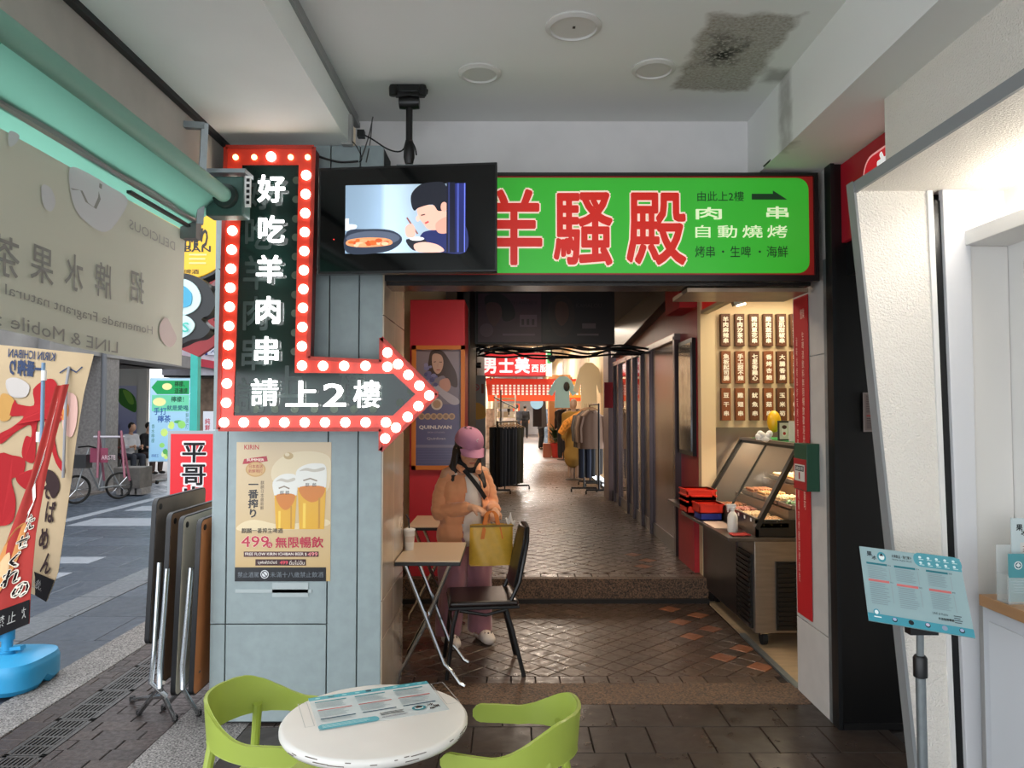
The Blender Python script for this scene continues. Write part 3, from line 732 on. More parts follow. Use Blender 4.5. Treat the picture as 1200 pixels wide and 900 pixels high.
# rounded green field
def rr(x0, y0, x1, y1, rx, ry, n=6):
    o = []
    for cx, cy, a0 in ((x1-rx, y0+ry, -90), (x1-rx, y1-ry, 0), (x0+rx, y1-ry, 90), (x0+rx, y0+ry, 180)):
        for i in range(n+1):
            a = radians(a0+90*i/n); o.append((cx+rx*cos(a), cy+ry*sin(a)))
    return o
pc.poly(rr(-.2, 0, 99.6, 100, 2.6, 12), '#33a52e')
gb = pc.build('green_panel', gs, MC('green_light', .3, emit=.34))
GE = MC('green_sign_letters', .3, emit=.35)
pc = Pic((0, 0, 1200, 450), fn=lambda u, v, d: Vector(((570+400*u-598)*GY/F, GY-.008-d, EYE+(482-(340-150*v))*GY/F)))
for ch, cx in (('羊', 97), ('騷', 342), ('殿', 602)):
    pc.text(ch, cx, 225, 215, 282, '#f3cfc0', bold=.045); pc.text(ch, cx, 225, 215, 282, '#c01f12', bold=.022)
pc.text('由此上2樓', 838, 114, 190, 38, '#10301a', bold=.004)
pc.poly([(940, 105), (1015, 105), (1015, 93), (1066, 126), (940, 126)], '#10301a')
pc.text('肉', 787, 175, 110, 46, '#dcecc0', bold=.02); pc.text('串', 1030, 172, 95, 46, '#dcecc0', bold=.02)
for i, ch in enumerate('自動燒烤'): pc.text(ch, 765+88*i, 240, 76, 48, '#dcecc0', bold=.012)
for t, x, w in (('烤串', 773, 74), ('生啤', 898, 76), ('海鮮', 1028, 78)): pc.text(t, x, 312, w, 44, '#10301a', bold=.004)
pc.ell(836, 312, 4, 4, '#10301a'); pc.ell(966, 312, 4, 4, '#10301a')
pc.build('sign_print', gs, GE)
MB().box(-.83, 1.60, 3.93, 4.12, 2.268, 2.286).build('underside_tray', M('tray_dark', '#2a2624', .25, metal=.5), gs)
MB().box(.95, 1.6, 3.96, 4.32, 2.24, 2.262).build('underside_plate', M('tray_tan', '#8d7a66', .3, metal=.4, vary=.2, scale=6), gs)
MB().box(-.87, 1.36, 4.06, 4.13, 2.864, 2.90).build('wood_batten', M('batten_brown', '#5b4438', .7, vary=.2, scale=9), gs)
# ---- television on its ceiling bracket
TY = 3.62
tv = thing('television', 'black wide television hanging from the ceiling, showing a boy eating from a bowl', 'television', ((475-598)*TY/F, TY, 2.3), rz=0)
def t_(px, py, d=0):
    k = TY+.03-.055*(px-367)/216; return Vector(((px-598)*TY/F, k-d, EYE+(482-py)*TY/F))
body = MB(); c4 = [t_(369, 319), t_(582.5, 319), t_(582.5, 188.5), t_(369, 191.5)]
body.prism(c4, (0, .05, 0)); body.build('body', M('tv_black', '#0a0a0b', .3), tv, bevel=.004)
MB().prism([t_(372, 316, .001), t_(580, 316, .001), t_(580, 191.5, .001), t_(372, 194.5, .001)], (0, .0015, 0)).build('screen_glass', M('tv_glass', '#020304', .06), tv)
MB().prism([t_(430, 290)+Vector((0, .05, 0)), t_(520, 290)+Vector((0, .05, 0)), t_(520, 220)+Vector((0, .05, 0)), t_(430, 220)+Vector((0, .05, 0))], (0, .05, 0)).build('back_box', blackm, tv)
tp = Pic((0, 0, 900, 900), fn=lambda u, v, d: t_(340+260*u, 340-260*v, .004+d), eps=.0004)
def skybg(x, y):
    t = (x-215)/300; a = (.42, .60, .80) if t < .5 else (.62, .80, .95)
    k = .50+.30*math.exp(-((x-400)/90)**2)+.0004*(y-460)
    return (a[0]*k, a[1]*k, a[2]*k)
tp.field(215, 462, 710, 745, 24, 12, skybg)
tp.rect(215, 600, 230, 650, '#e8eef2'); tp.blob([(222, 625), (262, 628), (255, 645), (222, 650)], '#dfe9f2')
tp.blob([(222, 655), (300, 645), (400, 650), (449, 680), (435, 715), (370, 742), (224, 742)], '#2f3748')
tp.ell(330, 683, 112, 30, '#565f72'); tp.blob([(226, 690), (290, 680), (370, 682), (407, 693), (400, 712), (300, 720), (226, 712)], '#e39a6a')
for i in range(26):
    r_ = random.random; tp.ell(235+r_()*160, 690+r_()*22, 9+r_()*8, 5+r_()*4, ['#f2c19c', '#d9692f', '#e9a374', '#c8572b'][i % 4], 8)
tp.blob([(560, 655), (640, 650), (712, 640), (712, 745), (600, 742), (520, 715), (530, 670)], '#232a5e')
tp.blob([(515, 560), (570, 550), (625, 570), (640, 610), (600, 650), (560, 650), (540, 628), (520, 600)], '#eab4a0')
tp.blob([(590, 625), (640, 600), (645, 660), (600, 665)], '#d99f8c')
tp.blob([(487, 540), (490, 500), (525, 465), (570, 456), (620, 458), (640, 500), (636, 560), (600, 575), (575, 548), (520, 560), (500, 572)], '#1a1c26')
tp.ell(623, 558, 14, 20, '#e3a894'); tp.stroke([(528, 592), (545, 588)], 5, '#3a2420'); tp.stroke([(545, 625), (560, 618)], 7, '#c24a4a'); tp.blob([(508, 600), (520, 590), (522, 612), (512, 616)], '#efbfae')
tp.blob([(468, 690), (550, 694), (530, 728), (495, 734)], '#23242c'); tp.ell(512, 688, 30, 8, '#f4f4f2')
tp.stroke([(470, 600), (515, 668)], 6, '#8a4b43'); tp.blob([(465, 640), (490, 625), (505, 650), (500, 680), (470, 678)], '#eab5a4'); tp.blob([(500, 712), (545, 702), (600, 715), (620, 742), (520, 742)], '#eebcab')
tp.rect(633, 458, 668, 746, '#101226'); tp.rect(640, 458, 646, 746, '#2a3160'); tp.rect(668, 462, 712, 745, '#23286b', col2='#141a40'); tp.rect(676, 462, 684, 745, '#4450a0'); tp.rect(705, 462, 709, 745, '#6b7be0')
tp.build('picture', tv, MC('screen_light', .3, emit=.62))
MB().sphere(t_(388.5, 278, .003), .002, 8, 6).build('standby_light', M('led_red', '#ff2a20', emit=4), tv)
br = thing('ceiling_bracket', 'black steel ceiling bracket with a round pole holding the television', 'bracket', ((478-598)*3.68/F, 3.68, 2.86))
bx = (478-598)*3.68/F
MB().box(bx-.075, bx+.075, 3.64, 3.72, 3.19, 3.23).build('top_plate', blackm, br, bevel=.004)
for sx_ in (-1, 1):
    MB().lathe([(.0, -.04), (.02, -.038), (.022, 0), (.018, .012)], (bx+sx_*.072, 3.62, 3.20), 12).build('arm_end', blackm, br)
    MB().lathe([(.0, -.02), (.02, -.018), (.022, 0)], (bx+sx_*.07, 3.70, 3.225), 12).build('arm_end', blackm, br)
MB().lathe([(.03, -.05), (.034, 0), (.03, .05)], (bx, 3.68, 3.15), 16, 'X').build('hinge', blackm, br)
MB().lathe([(.017, 2.82), (.017, 3.15)], (bx, 3.68, 0), 16).build('pole', blackm, br)
MB().lathe([(.02, 2.84), (.028, 2.87), (.028, 2.92), (.018, 2.96)], (bx, 3.68, 0), 16).build('clamp', blackm, br)
MB().box(bx-.06, bx+.09, 3.66, 3.72, 2.80, 2.83).build('mount_arm', galv, br)
# cables by the television
cab = M('cable_black', '#111112', .5)
def cable(name, pts, r, mat, label, k=6, cat='cable', parent=None, group=None):
    out = []
    n = len(pts)
    for i in range(n-1):
        a = Vector(pts[max(i-1, 0)]); b = Vector(pts[i]); c = Vector(pts[i+1]); d = Vector(pts[min(i+2, n-1)])
        for j in range(k):
            t = j/k; out.append(0.5*((2*b)+(c-a)*t+(2*a-5*b+4*c-d)*t*t+(3*b-a-3*c+d)*t**3))
    out.append(Vector(pts[-1]))
    mb = MB().tube(out, r, 6)
    if parent: return mb.build(name, mat, parent)
    return mb.build(name, mat, None, label, cat=cat, group=group)
cable('power_cable', [P(424, 157, 3.8), P(436, 163, 3.75), P(455, 175, 3.72), P(470, 177, 3.69), P(480, 165, 3.64), P(486, 172, 3.66), P(488, 182, 3.68)], .004, cab, 'black power cable looping from the beam to the television pole')
MB().box(P(424, 0, 3.8).x-.016, P(424, 0, 3.8).x+.02, 3.78, 3.82, P(0, 161, 3.8).z, P(0, 153, 3.8).z).build('plug', blackm, bpy.data.objects['power_cable'])
cable('thin_cable', [P(412, 165, 3.84), P(418, 172, 3.82), P(424, 185, 3.8), P(421, 190, 3.78)], .003, cab, 'thin black cable hanging off the beam end beside the arrow sign')
cable('thin_cable', [P(437, 137, 3.9), P(432, 160, 3.86), P(424, 184, 3.84)], .0035, M('cable_grey', '#4e4c4a', .5), 'thin grey cable slanting down behind the television')
cable('thin_cable', [P(436, 140, 3.9), P(434, 165, 3.88), P(429, 190, 3.84)], .003, M('cable_grey', '#4e4c4a', .5), 'straight grey cable dropping behind the television pole')
cable('wire_bundle', [P(370, 182, 3.8), P(385, 187, 3.8), P(400, 190, 3.8), P(420, 189, 3.8)], .006, cab, 'black wire bundle lying along the top of the pillar')
MB().box(P(410, 0, 3.86).x-.03, P(410, 0, 3.86).x+.025, 3.82, 3.86, P(0, 172, 3.86).z, P(0, 137, 3.86).z).build('junction_box', M('junction_grey', '#9a9a96', .6), None, 'small grey junction box at the end of the ceiling beam', cat='box', bevel=.003)
cable('ceiling_cable', [P(1045, 113, 3.0), P(1010, 115, 3.1), P(970, 120, 3.25), P(945, 150, 3.45), P(920, 172, 3.65), P(895, 195, 3.82)], .0045, cab, 'long black cable pinned along the right ceiling beam')
# ---- downlights
for (x, y, r, lab) in ((672, 30, .095, 'large round ceiling speaker grille with a small mark at its centre'), (562, 85, .08, 'round recessed ceiling light nearest the television bracket'), (766, 80, .08, 'round recessed ceiling light beside the water stain')):
    c = G(x, y, 3.23)
    t = thing('downlight', lab, 'ceiling light', (c.x, c.y, 3.2))
    MB().lathe([(r+.022, 3.231), (r+.024, 3.222), (r+.004, 3.214), (r, 3.222)], (c.x, c.y, 0), 32).build('trim_ring', M('downlight_ring', '#cfcdc8', .5), t)
    MB().lathe([(r+.001, 3.2305), (r+.001, 3.224)], (c.x, c.y, 0), 32).build('lens', M('downlight_lens', '#a3a8a6', .5), t)
    if r > .09: MB().box(c.x-.004, c.x+.008, c.y-.01, c.y+.01, 3.2215, 3.2245).build('centre_mark', blackm, t)
# ---- beer poster on the pillar
bp = thing('beer_poster', 'beige beer poster with two tall glasses, pasted on the grey pillar', 'poster', (-1.17, 3.86, .72))
PY = 3.8645
def pp(u, v, d): return Vector(((278.5+110.5*u-598)*PY/F, PY-.0015-d, EYE+(482-(679-161*v))*PY/F))
a, b = pp(0, 0, 0), pp(1, 1, 0)
MB().box(a.x, b.x, PY-.001, PY+.001, a.z, b.z).build('sheet', M('poster_paper', '#cbb48c', .55), bp)
c = Pic((40, 38, 590, 838), fn=pp, eps=.0004)
c.rect(40, 38, 590, 838, '#cdb795', 4, 8, col2='#c7a873')
c.blob([(250, 180), (330, 110), (450, 90), (560, 110), (588, 170), (560, 330), (400, 300), (260, 270)], '#d8c7a4'); c.ell(342, 118, 28, 20, '#b59a6b'); c.ell(334, 110, 14, 10, '#d9c8a4')
c.blob([(60, 515), (150, 485), (320, 515), (545, 480), (570, 520), (320, 545), (70, 550)], '#dcc89f')
c.text('KIRIN', 127, 67, 84, 26, '#b4232e', bold=.02)
c.poly([(75, 165), (85, 135), (215, 118), (222, 148), (150, 160)], '#a52430'); c.ell(152, 195, 58, 44, '#b98f55'); c.ell(152, 195, 50, 37, '#c9a269')
c.text('日本直送', 152, 178, 84, 22, '#9c2a2a', .01); c.text('新鮮現打', 152, 205, 84, 22, '#9c2a2a', .01); c.text('SUMMER', 150, 140, 100, 14, '#f0dcc8', .02)
c.vtext('一番搾り', 140, 365, 60, 220, '#161210', .03); c.vtext('麒麟日本最新鮮', 192, 345, 22, 170, '#5b4a3a')
for x0, x1, t0, hd in ((262, 388, 225, 345), (397, 558, 165, 300)):
    w = x1-x0
    c.blob([(x0-10, t0+45), (x0+w*.25, t0+5), (x0+w*.7, t0-5), (x1+2, t0+15), (x1+4, hd-5), (x1-6, hd+20), (x0+w*.5, hd+25), (x0+6, hd+20), (x0-2, hd-5)], '#dedcd3')
    c.blob([(x0+8, t0+40), (x0+w*.3, t0+22), (x0+w*.6, t0+30), (x1-12, t0+18), (x1-8, t0+34), (x0+w*.6, t0+46), (x0+w*.3, t0+38)], '#bdb5a6')
    c.poly([(x0, hd), (x1+4, hd), (x1-6, 540), (x0+12, 540)], '#d8a21e'); c.blob([(x0+15, hd-4), (x1-8, hd-4), (x1-25, hd+60), (x0+w*.5, hd+85), (x0+25, hd+50)], '#c9761f')
    c.rect(x0+w*.2, hd+90, x0+w*.3, 535, '#ecc64a'); c.rect(x0+w*.75, hd+60, x0+w*.82, 535, '#b8801a'); c.stroke([(x0+w*.2, hd-40), (x0+w*.45, hd-52), (x0+w*.7, hd-38)], 8, '#8b7c68'); c.text('麒', x0+w*.35, hd-15, 24, 26, '#3c3428'); c.text('麟', x0+w*.6, hd-15, 24, 26, '#3c3428')
c.text('麒麟一番搾生啤酒', 195, 548, 240, 32, '#2e2219', .012)
c.text('499', 155, 610, 160, 62, '#e9c6ae', .05); c.text('499', 155, 610, 160, 62, '#b21f3c', .015); c.ell(238, 630, 17, 17, '#b21f3c'); c.text('元', 238, 630, 22, 22, '#f3ded0')
c.text('無限暢飲', 410, 615, 280, 66, '#b21f3c', .022)
c.rect(90, 668, 522, 698, '#4a2224'); c.text('FREE FLOW KIRIN ICHIBAN BEER $', 276, 683, 355, 18, '#eee0d2', .01); c.text('499', 488, 683, 56, 22, '#e58a8a', .02)
c.rect(158, 712, 450, 748, '#3a1d1c'); c.text('บุฟเฟ่ต์เบียร์', 228, 731, 110, 24, '#eee0d2'); c.text('499', 322, 731, 46, 20, '#e04a5a', .02); c.text('ดื่มไม่อั้น', 398, 731, 88, 24, '#eee0d2')
c.rect(40, 758, 566, 838, '#16181c'); c.text('禁止酒駕', 118, 800, 125, 34, '#6f767c'); c.text('未滿十八歲禁止飲酒', 398, 800, 310, 34, '#6f767c'); c.ell(212, 798, 24, 24, '#d8dadc'); c.ring(212, 798, 17, 5, '#2a2c30'); c.stroke([(200, 786), (224, 810)], 5, '#2a2c30')
c.build('poster_print', bp, PRINTG)
for i, (x, y, w, h) in enumerate(((284, 688, 100, 4), (286, 694, 66, 3))):
    o = P(x, y, 3.86); 
tm_ = M('tape_mark', '#a9b3b3', .5)
MB().box(P(285, 0, 3.86).x, P(372, 0, 3.86).x, 3.861, 3.864, P(0, 695, 3.86).z, P(0, 691, 3.86).z).build('tape_remnant', tm_, bp)
MB().box(P(327, 0, 3.86).x, P(368, 0, 3.86).x, 3.861, 3.864, P(0, 700, 3.86).z, P(0, 683, 3.86).z).build('tape_remnant', tm_, bp)
# ---- white round table with its menu
TX, TYY, TZ, TR = -.392, 2.19, .712, .268
tb = thing('round_table', 'small white round cafe table with a worn edge between two green chairs', 'table', (TX, TYY, 0))
MB().lathe([(.0, TZ-.035), (TR-.03, TZ-.033), (TR-.006, TZ-.028), (TR, TZ-.018), (TR, TZ-.008), (TR-.005, TZ-.001), (TR-.012, TZ), (0.0001, TZ)], (TX, TYY, 0), 64).build('table_top', M('table_white', '#dedbd4', .32, vary=.02, scale=5), tb, smooth=50)
ch_ = MB()
random.seed(5)
for i in range(16):
    a0 = -pi/2+random.uniform(-.9, 1.3); L = random.uniform(.01, .06); z = TZ-random.uniform(.004, .02)
    ch_.tube([(TX+(TR+.0003)*cos(a0+L*k), TYY+(TR+.0003)*sin(a0+L*k), z) for k in range(4)], .0012, 5)
ch_.build('edge_chips', M('chip_dark', '#6b6259', .8), tb)
MB().lathe([(.022, .03), (.022, TZ-.05), (.05, TZ-.034)], (TX, TYY, 0), 20).build('column', chrome, tb)
MB().lathe([(.0, .0), (.19, .0), (.19, .012), (.05, .03), (.022, .06)], (TX, TYY, 0), 40).build('base', galv, tb)
mn = thing('menu_sheet', 'teal and white printed menu lying flat on the round white table', 'menu', (TX, TYY, TZ), 0)
# menu corners taken on the table plane (crop pixels to photograph pixels)
def cr(x, y): return (220+x/2.609, 700+y/2.609)
m0, m1, m3 = G(*cr(402, 410), TZ), G(*cr(800, 344), TZ), G(*cr(368, 310), TZ)
mt = Pic((0, 0, 420, 297), fn=lambda u, v, d: m0+(m1-m0)*u+(m3-m0)*v+Vector((0, 0, .0012+d)), eps=.0003)
n_ = Vector((0, 0, 1)); MB().prism([m0+n_*.0002, m1+n_*.0002, m1+(m3-m0)+n_*.0002, m3+n_*.0002], (0, 0, .0008)).build('sheet', M('menu_paper', '#dfe2df', .35), mn)
def menu(mt, full=False):
    mt.rect(0, 0, 420, 297, '#c9d3d3'); mt.rect(0, 0, 420, 32, '#4fa7b4'); 
    for i in range(9): mt.ell(30+45*i, 16, 9, 6, '#8fd0d6')
    mt.ell(205, 14, 11, 9, '#24505c'); mt.ell(75, 18, 12, 5, '#2b5c66')
    for x, c1, k in ((16, '#c0655e', 60), (150, '#2f7e8c', 60), (285, '#2f7e8c', 60)):
        mt.rect(x, 50, x+105, 58, '#3b8d98'); mt.lines(x, 66, x+100, 116, 7, '#93a7ad', .3, x)
        mt.rect(x, 128, x+112, 135, '#c0655e' if x > 20 else '#c0655e'); mt.lines(x, 143, x+104, 196, 7, '#93a7ad', .3, x+1)
        mt.rect(x, 204, x+112, 211, '#234f66')
    mt.lines(16, 216, 120, 240, 3, '#93a7ad', .3, 9)
    mt.poly(rr(0, 255, 190, 297, 14, 18), '#4fa7b4'); mt.lines(12, 264, 165, 288, 3, '#a9dbe0', .35, 4)
    mt.lines(200, 235, 285, 262, 3, '#333c40', .4, 3); mt.lines(200, 270, 290, 282, 2, '#555566', .4, 3)
    mt.ell(330, 245, 24, 20, '#3b8d98'); mt.ell(330, 243, 15, 12, '#dfe8e8'); mt.poly([(316, 238), (330, 224), (345, 238), (338, 248), (322, 248)], '#1c2c30')
    mt.text('冰', 372, 232, 24, 22, '#20282a', .02); mt.text('果', 388, 252, 24, 22, '#20282a', .02); mt.text('屋', 370, 264, 18, 16, '#20282a', .02)
menu(mt); mt.build('menu_print', mn, PRINTG)
ol = Pic((0, 0, 420, 297), fn=lambda u, v, d: m0+(m1-m0)*u+(m3-m0)*v+Vector((0, 0, .001+d)), eps=.0002)
gh_m = '#c3c6c2'
for x0, x1 in ((-38, -8), (424, 470)):
    for a in ((x0, 40, x1, 42), (x0, 250, x1, 252), (x0, 40, x0+2, 252), (x1-2, 40, x1, 252)): ol.rect(*a, gh_m)
ol.build('tape_outline', tb, PRINTG)
# ---- lime green plastic armchair
lime = M('lime_plastic', '#9aaa46', 0.4, coat=.15)
def lime_chair(name, label, loc, rz):
    t = thing(name, label, 'chair', loc, rz, 'green armchairs at the white table')
    # back and arms in one bent band, open to +x
    def band(u, v):
        s = 2*u-1; a = abs(s); sg = 1 if s >= 0 else -1
        # plan: semicircle behind, straight arms forward
        if a < .62: th = pi-(s/.62)*(pi*.5); x = .235*cos(th)*1.0; y = -.262*sin(th-pi/1)*-1
        if a < .62:
            ph = (s/.62)*pi/2; x = -.22*cos(ph); y = .228*sin(ph)
        else:
            k = (a-.62)/.38; x = .19*k; y = sg*(.228-.02*k*k)
        top = .735
        if a >= .2: 
            q_ = min(1, (a-.2)/.48); top = .735-.085*(q_*q_*(3-2*q_))
        wd = .125 if a < .2 else .125-.068*(lambda z: z*z*(3-2*z))(min(1, (a-.2)/.45))
        if a > .93: wd *= sqrt(max(.08, 1-((a-.93)/.07)**2))
        z = top-wd*v; 
        lean = .06*(z-.66)/.12*cos(min(1, a/.62)*pi/2) if a < .62 else 0
        rad = 1+lean*.9
        return (x*rad-.02*(1-a), y*rad, z if a <= .93 else top-.0285-wd*(v-.5))
    b = MB().surf(band, 72, 8, .013).build('back_band', lime, t, world=False, smooth=60)
    b.modifiers.new('r', 'BEVEL').width = .004
    def seat(u, v):
        x = 2*u-1; y = 2*v-1
        X = x*sqrt(1-y*y/2*.72); Y = y*sqrt(1-x*x/2*.72)
        z = .445-.016*(1-min(1, X*X+Y*Y))-.03*max(0, X-.6)**2*4
        return (.02+X*.205, Y*.205, z)
    MB().surf(seat, 20, 20, .016).build('seat', lime, t, world=False, smooth=60)
    def leg(p0, p1, p2, w0, w1):
        m = MB(); m.tube([p0, ((Vector(p0)+Vector(p1))/2), p1, ((Vector(p1)+Vector(p2))/2), p2], [w0, w0*.92, w0*.95, (w0+w1)/2, w1], 10); return m
    for s in (-1, 1):
        leg((-.15, .15*s, .64), (-.18, .18*s, .44), (-.23, .21*s, 0.0), .018, .015).build('rear_leg', lime, t, world=False)
        leg((.13, .15*s, .44), (.16, .17*s, .38), (.2, .2*s, 0.0), .019, .015).build('front_leg', lime, t, world=False)
        MB().bar((-.19, .19*s, .43), (-.05, .14*s, .43), .05, .02).build('seat_bracket', lime, t, world=False)
    MB().bar((-.19, -.19, .425), (-.19, .19, .425), .03, .02).build('rear_rail', lime, t, world=False)
    t.scale = (.86, .86, .985)
    return t
lime_chair('green_armchair', 'lime green plastic armchair on the pillar side of the round table', (-.735, 2.36, 0), radians(-10))
lime_chair('green_armchair', 'lime green plastic armchair on the passage side of the round table', (-.0, 2.27, 0), radians(180-12))
# ---- menu on a pole, right
ms = thing('menu_stand', 'teal printed menu board tilted on a steel pole by the white jamb', 'menu stand', (1.48, 2.7, 0))
def mp(px, py, Y): return P(px, py, Y)
k0 = P(1018, 727, 2.66); k1 = P(1143, 748, 2.52); k2 = P(1127, 655, 2.66); k3 = P(1007, 640, 2.80)
k2 = k1+(k3-k0)
nn = (k1-k0).cross(k3-k0).normalized()
MB().prism([k0, k1, k2, k3], -nn*.006).build('board', M('board_teal', '#8fb9bd', .3), ms)
mt = Pic((0, 0, 420, 297), fn=lambda u, v, d: k0+(k1-k0)*u+(k3-k0)*v+nn*(d+.0004), eps=.0003)
mt.rect(0, 0, 420, 297, '#8fa8ac'); mt.poly(rr(228, -4, 424, 52, 26, 26), '#4c93a0'); mt.rect(400, 0, 420, 52, '#4c93a0')
mt.text('果', 40, 26, 24, 22, '#1b2226', .03); mt.text('冰', 58, 40, 20, 18, '#1b2226', .03); mt.ell(92, 34, 19, 21, '#3f8c99'); mt.ell(92, 34, 12, 12, '#dfe8e8'); mt.poly([(82, 30), (92, 18), (102, 30)], '#17252a')
mt.text('水果飲品・現打果汁', 178, 24, 84, 14, '#15191b', .02); mt.text('WWW FRESH FRUIT', 178, 38, 84, 7, '#2a3336', .0)
for j in range(2):
    for i in range(5): mt.ell(256+i*34, 14+j*22, 6, 5, '#c9e2e4', 10); mt.rect(250+i*34, 21+j*22, 270+i*34, 23+j*22, '#c9e2e4')
for x, cc in ((22, 0), (140, 1), (272, 2)):
    w = 88
    mt.rect(x, 62, x+w, 70, '#276d78'); mt.text('中 大', x+w+12, 66, 16, 8, '#15191b'); mt.lines(x+2, 76, x+w-4, 128, 8, '#7f9094', .3, x); mt.rect(x+w+6, 76, x+w+9, 128, '#8d9da0')
    yy = 135 if cc else 130
    mt.rect(x, yy, x+w, yy+9, '#c56a6a'); mt.text('中 大', x+w+12, yy+4, 16, 8, '#15191b'); mt.lines(x+2, yy+15, x+w-4, 215 if cc == 2 else 232, 11, '#7f9094', .3, x+2); mt.rect(x+w+6, yy+15, x+w+9, 215, '#8d9da0')
mt.text('LINE & Mobile', 300, 228, 60, 8, '#2c3b3e'); mt.text('外送服務專線', 320, 246, 62, 10, '#12181a', .02); mt.lines(352, 226, 384, 258, 4, '#3c4b4e', .4, 8)
mt.rect(0, 266, 420, 297, '#3f8fa0')
for i, cc in enumerate(('#9aa6c4', '#1c2224', '#b9b2c8', '#8791a6', '#9aa6c4')): mt.ell(110+i*66, 279, 11, 9, '#1d3c44' if i % 2 == 0 else cc); mt.ell(110+i*66, 277, 8, 6, cc)
mt.ell(38, 260, 13, 12, '#3f8fa0'); mt.ell(38, 260, 8, 8, '#e4eeee'); mt.rect(26, 276, 56, 280, '#e4eeee')
mt.build('menu_print', ms, PRINTG)
pc_ = P(1078, 735, 2.70)
bp_ = (pc_.x+.012, 2.72)
MB().tube([(pc_.x, 2.70, pc_.z-.02), (pc_.x+.004, 2.71, .70)], .0125, 14).build('upper_pole', galv, ms)
MB().tube([(pc_.x+.004, 2.71, .70), (pc_.x+.012, 2.72, .02)], .017, 14).build('lower_pole', galv, ms)
MB().lathe([(.018, -.04), (.024, -.036), (.024, .03), (.018, .04)], (pc_.x+.005, 2.712, .68), 16).build('clamp', blackm, ms)
MB().box(pc_.x-.05, pc_.x+.05, 2.67, 2.71, pc_.z-.02, pc_.z+.03).build('bracket', blackm, ms)
MB().lathe([(.0, .0), (.16, .0), (.16, .015), (.03, .03)], (pc_.x+.012, 2.72, 0), 32).build('base', blackm, ms)
# ---- leaflet holders on the kiosk counter
wood = M('counter_wood', '#b98a5c', .35, vary=.18, scale=7, stretch=(1, .12, 1))
cw = MB().box(1.815, 2.018, -1.5, 2.9, .85, .893).build('worktop', wood, None, 'light wooden worktop of the white kiosk', cat='counter', bevel=.002)
acr = M('acrylic', '#e9f0f0', .08, alpha=.28)
teal = M('leaflet_teal', '#5a9fa8', .4); ltl = M('leaflet_pale', '#cdd9da', .4)
def holder(x, y, label, n, top):
    t = thing('leaflet_holder', label, 'leaflet holder', (x, y, .893))
    MB().box(x-.062, x+.062, y-.02, y-.017, .893, .99).box(x-.062, x-.059, y-.02, y+.045, .893, 1.0).box(x+.059, x+.062, y-.02, y+.045, .893, 1.0).box(x-.062, x+.062, y+.042, y+.045, .893, 1.1).box(x-.062, x+.062, y-.02, y+.045, .893, .897).build('acrylic_box', acr, t)
    return t
h1 = holder(1.885, 2.76, 'clear leaflet holder with teal cards nearest the white jamb', 1, 0)
l1 = thing('leaflet', 'teal leaflet with a round white emblem standing in the clear holder', 'leaflet', (1.885, 2.75, .9))
MB().box(1.835, 1.925, 2.752, 2.756, .9, 1.075).build('sheet', teal, l1)
lp = Pic((0, 0, 90, 175), fn=lambda u, v, d: Vector((1.835+.09*u, 2.752-d, .9+.175*v)))
lp.rect(0, 0, 90, 175, '#5a9fa8'); lp.ell(35, 42, 15, 15, '#e8eeee'); lp.ell(35, 42, 11, 11, '#2a6672'); lp.poly([(26, 42), (35, 32), (44, 42), (35, 50)], '#e8eeee'); lp.vtext('水果', 66, 50, 10, 24, '#e8eeee'); lp.lines(14, 100, 76, 150, 5, '#8cc3c9', .3, 2); lp.build('leaflet_print', l1, PRINTG)
l2 = thing('leaflet', 'tall pale leaflet with black characters behind the teal one', 'leaflet', (1.92, 2.79, .9))
MB().box(1.875, 1.995, 2.792, 2.796, .9, 1.20).build('sheet', ltl, l2)
lp = Pic((0, 0, 120, 300), fn=lambda u, v, d: Vector((1.875+.12*u, 2.792-d, .9+.3*v)))
lp.rect(0, 0, 120, 300, '#cbd8da'); lp.text('果', 30, 34, 26, 26, '#22282a', .03); lp.text('冰', 46, 54, 22, 22, '#22282a', .03); lp.ell(90, 40, 22, 22, '#4d96a3'); lp.ell(90, 40, 14, 14, '#e3ecec'); lp.poly([(78, 38), (90, 24), (102, 38)], '#1d2c30'); lp.rect(30, 90, 110, 250, '#dcdad6'); lp.lines(40, 104, 100, 130, 3, '#b07a66', .3, 4); lp.build('leaflet_print', l2, PRINTG)
h2 = holder(1.955, 2.60, 'clear leaflet holder with a teal flyer at the picture edge of the worktop', 1, 0)
l3 = thing('leaflet', 'small teal flyer in the holder farther along the worktop', 'leaflet', (1.955, 2.6, .9))
MB().box(1.905, 2.005, 2.592, 2.596, .9, 1.13).build('sheet', teal, l3)
# ---- notice on the black boarding, green box on the post, red banner strip
nb = thing('paper_notice', 'dark printed paper notice taped to the black boarding', 'notice', (1.83, 3.78, 1.5))
MB().box(P(1003, 0, 3.784).x, P(1032, 0, 3.784).x, 3.781, 3.7845, P(0, 506, 3.784).z, P(0, 460, 3.784).z).build('sheet', M('notice_grey', '#847670', .5), nb)
nx0, nx1, nz0, nz1 = P(1003, 0, 3.784).x, P(1032, 0, 3.784).x, P(0, 506, 3.784).z, P(0, 460, 3.784).z
c = Pic((0, 0, 100, 150), fn=lambda u, v, d: Vector((nx0+(nx1-nx0)*u, 3.781-d, nz0+(nz1-nz0)*v)))
c.rect(5, 5, 95, 145, '#6e605b'); c.lines(12, 12, 88, 80, 10, '#463a36', .4, 1); c.rect(12, 86, 88, 92, '#8f3a36'); c.lines(12, 98, 88, 140, 6, '#463a36', .4, 2); c.build('notice_print', nb, PRINT)
gx = thing('green_box', 'dark green wall box with a red label on the post beside the food stall', 'box', (1.62, 4.05, 1.17))
MB().box(1.586, 1.655, 3.98, 4.16, 1.17, 1.425).build('body', M('box_green', '#1f4a34', .5), gx, bevel=.003)
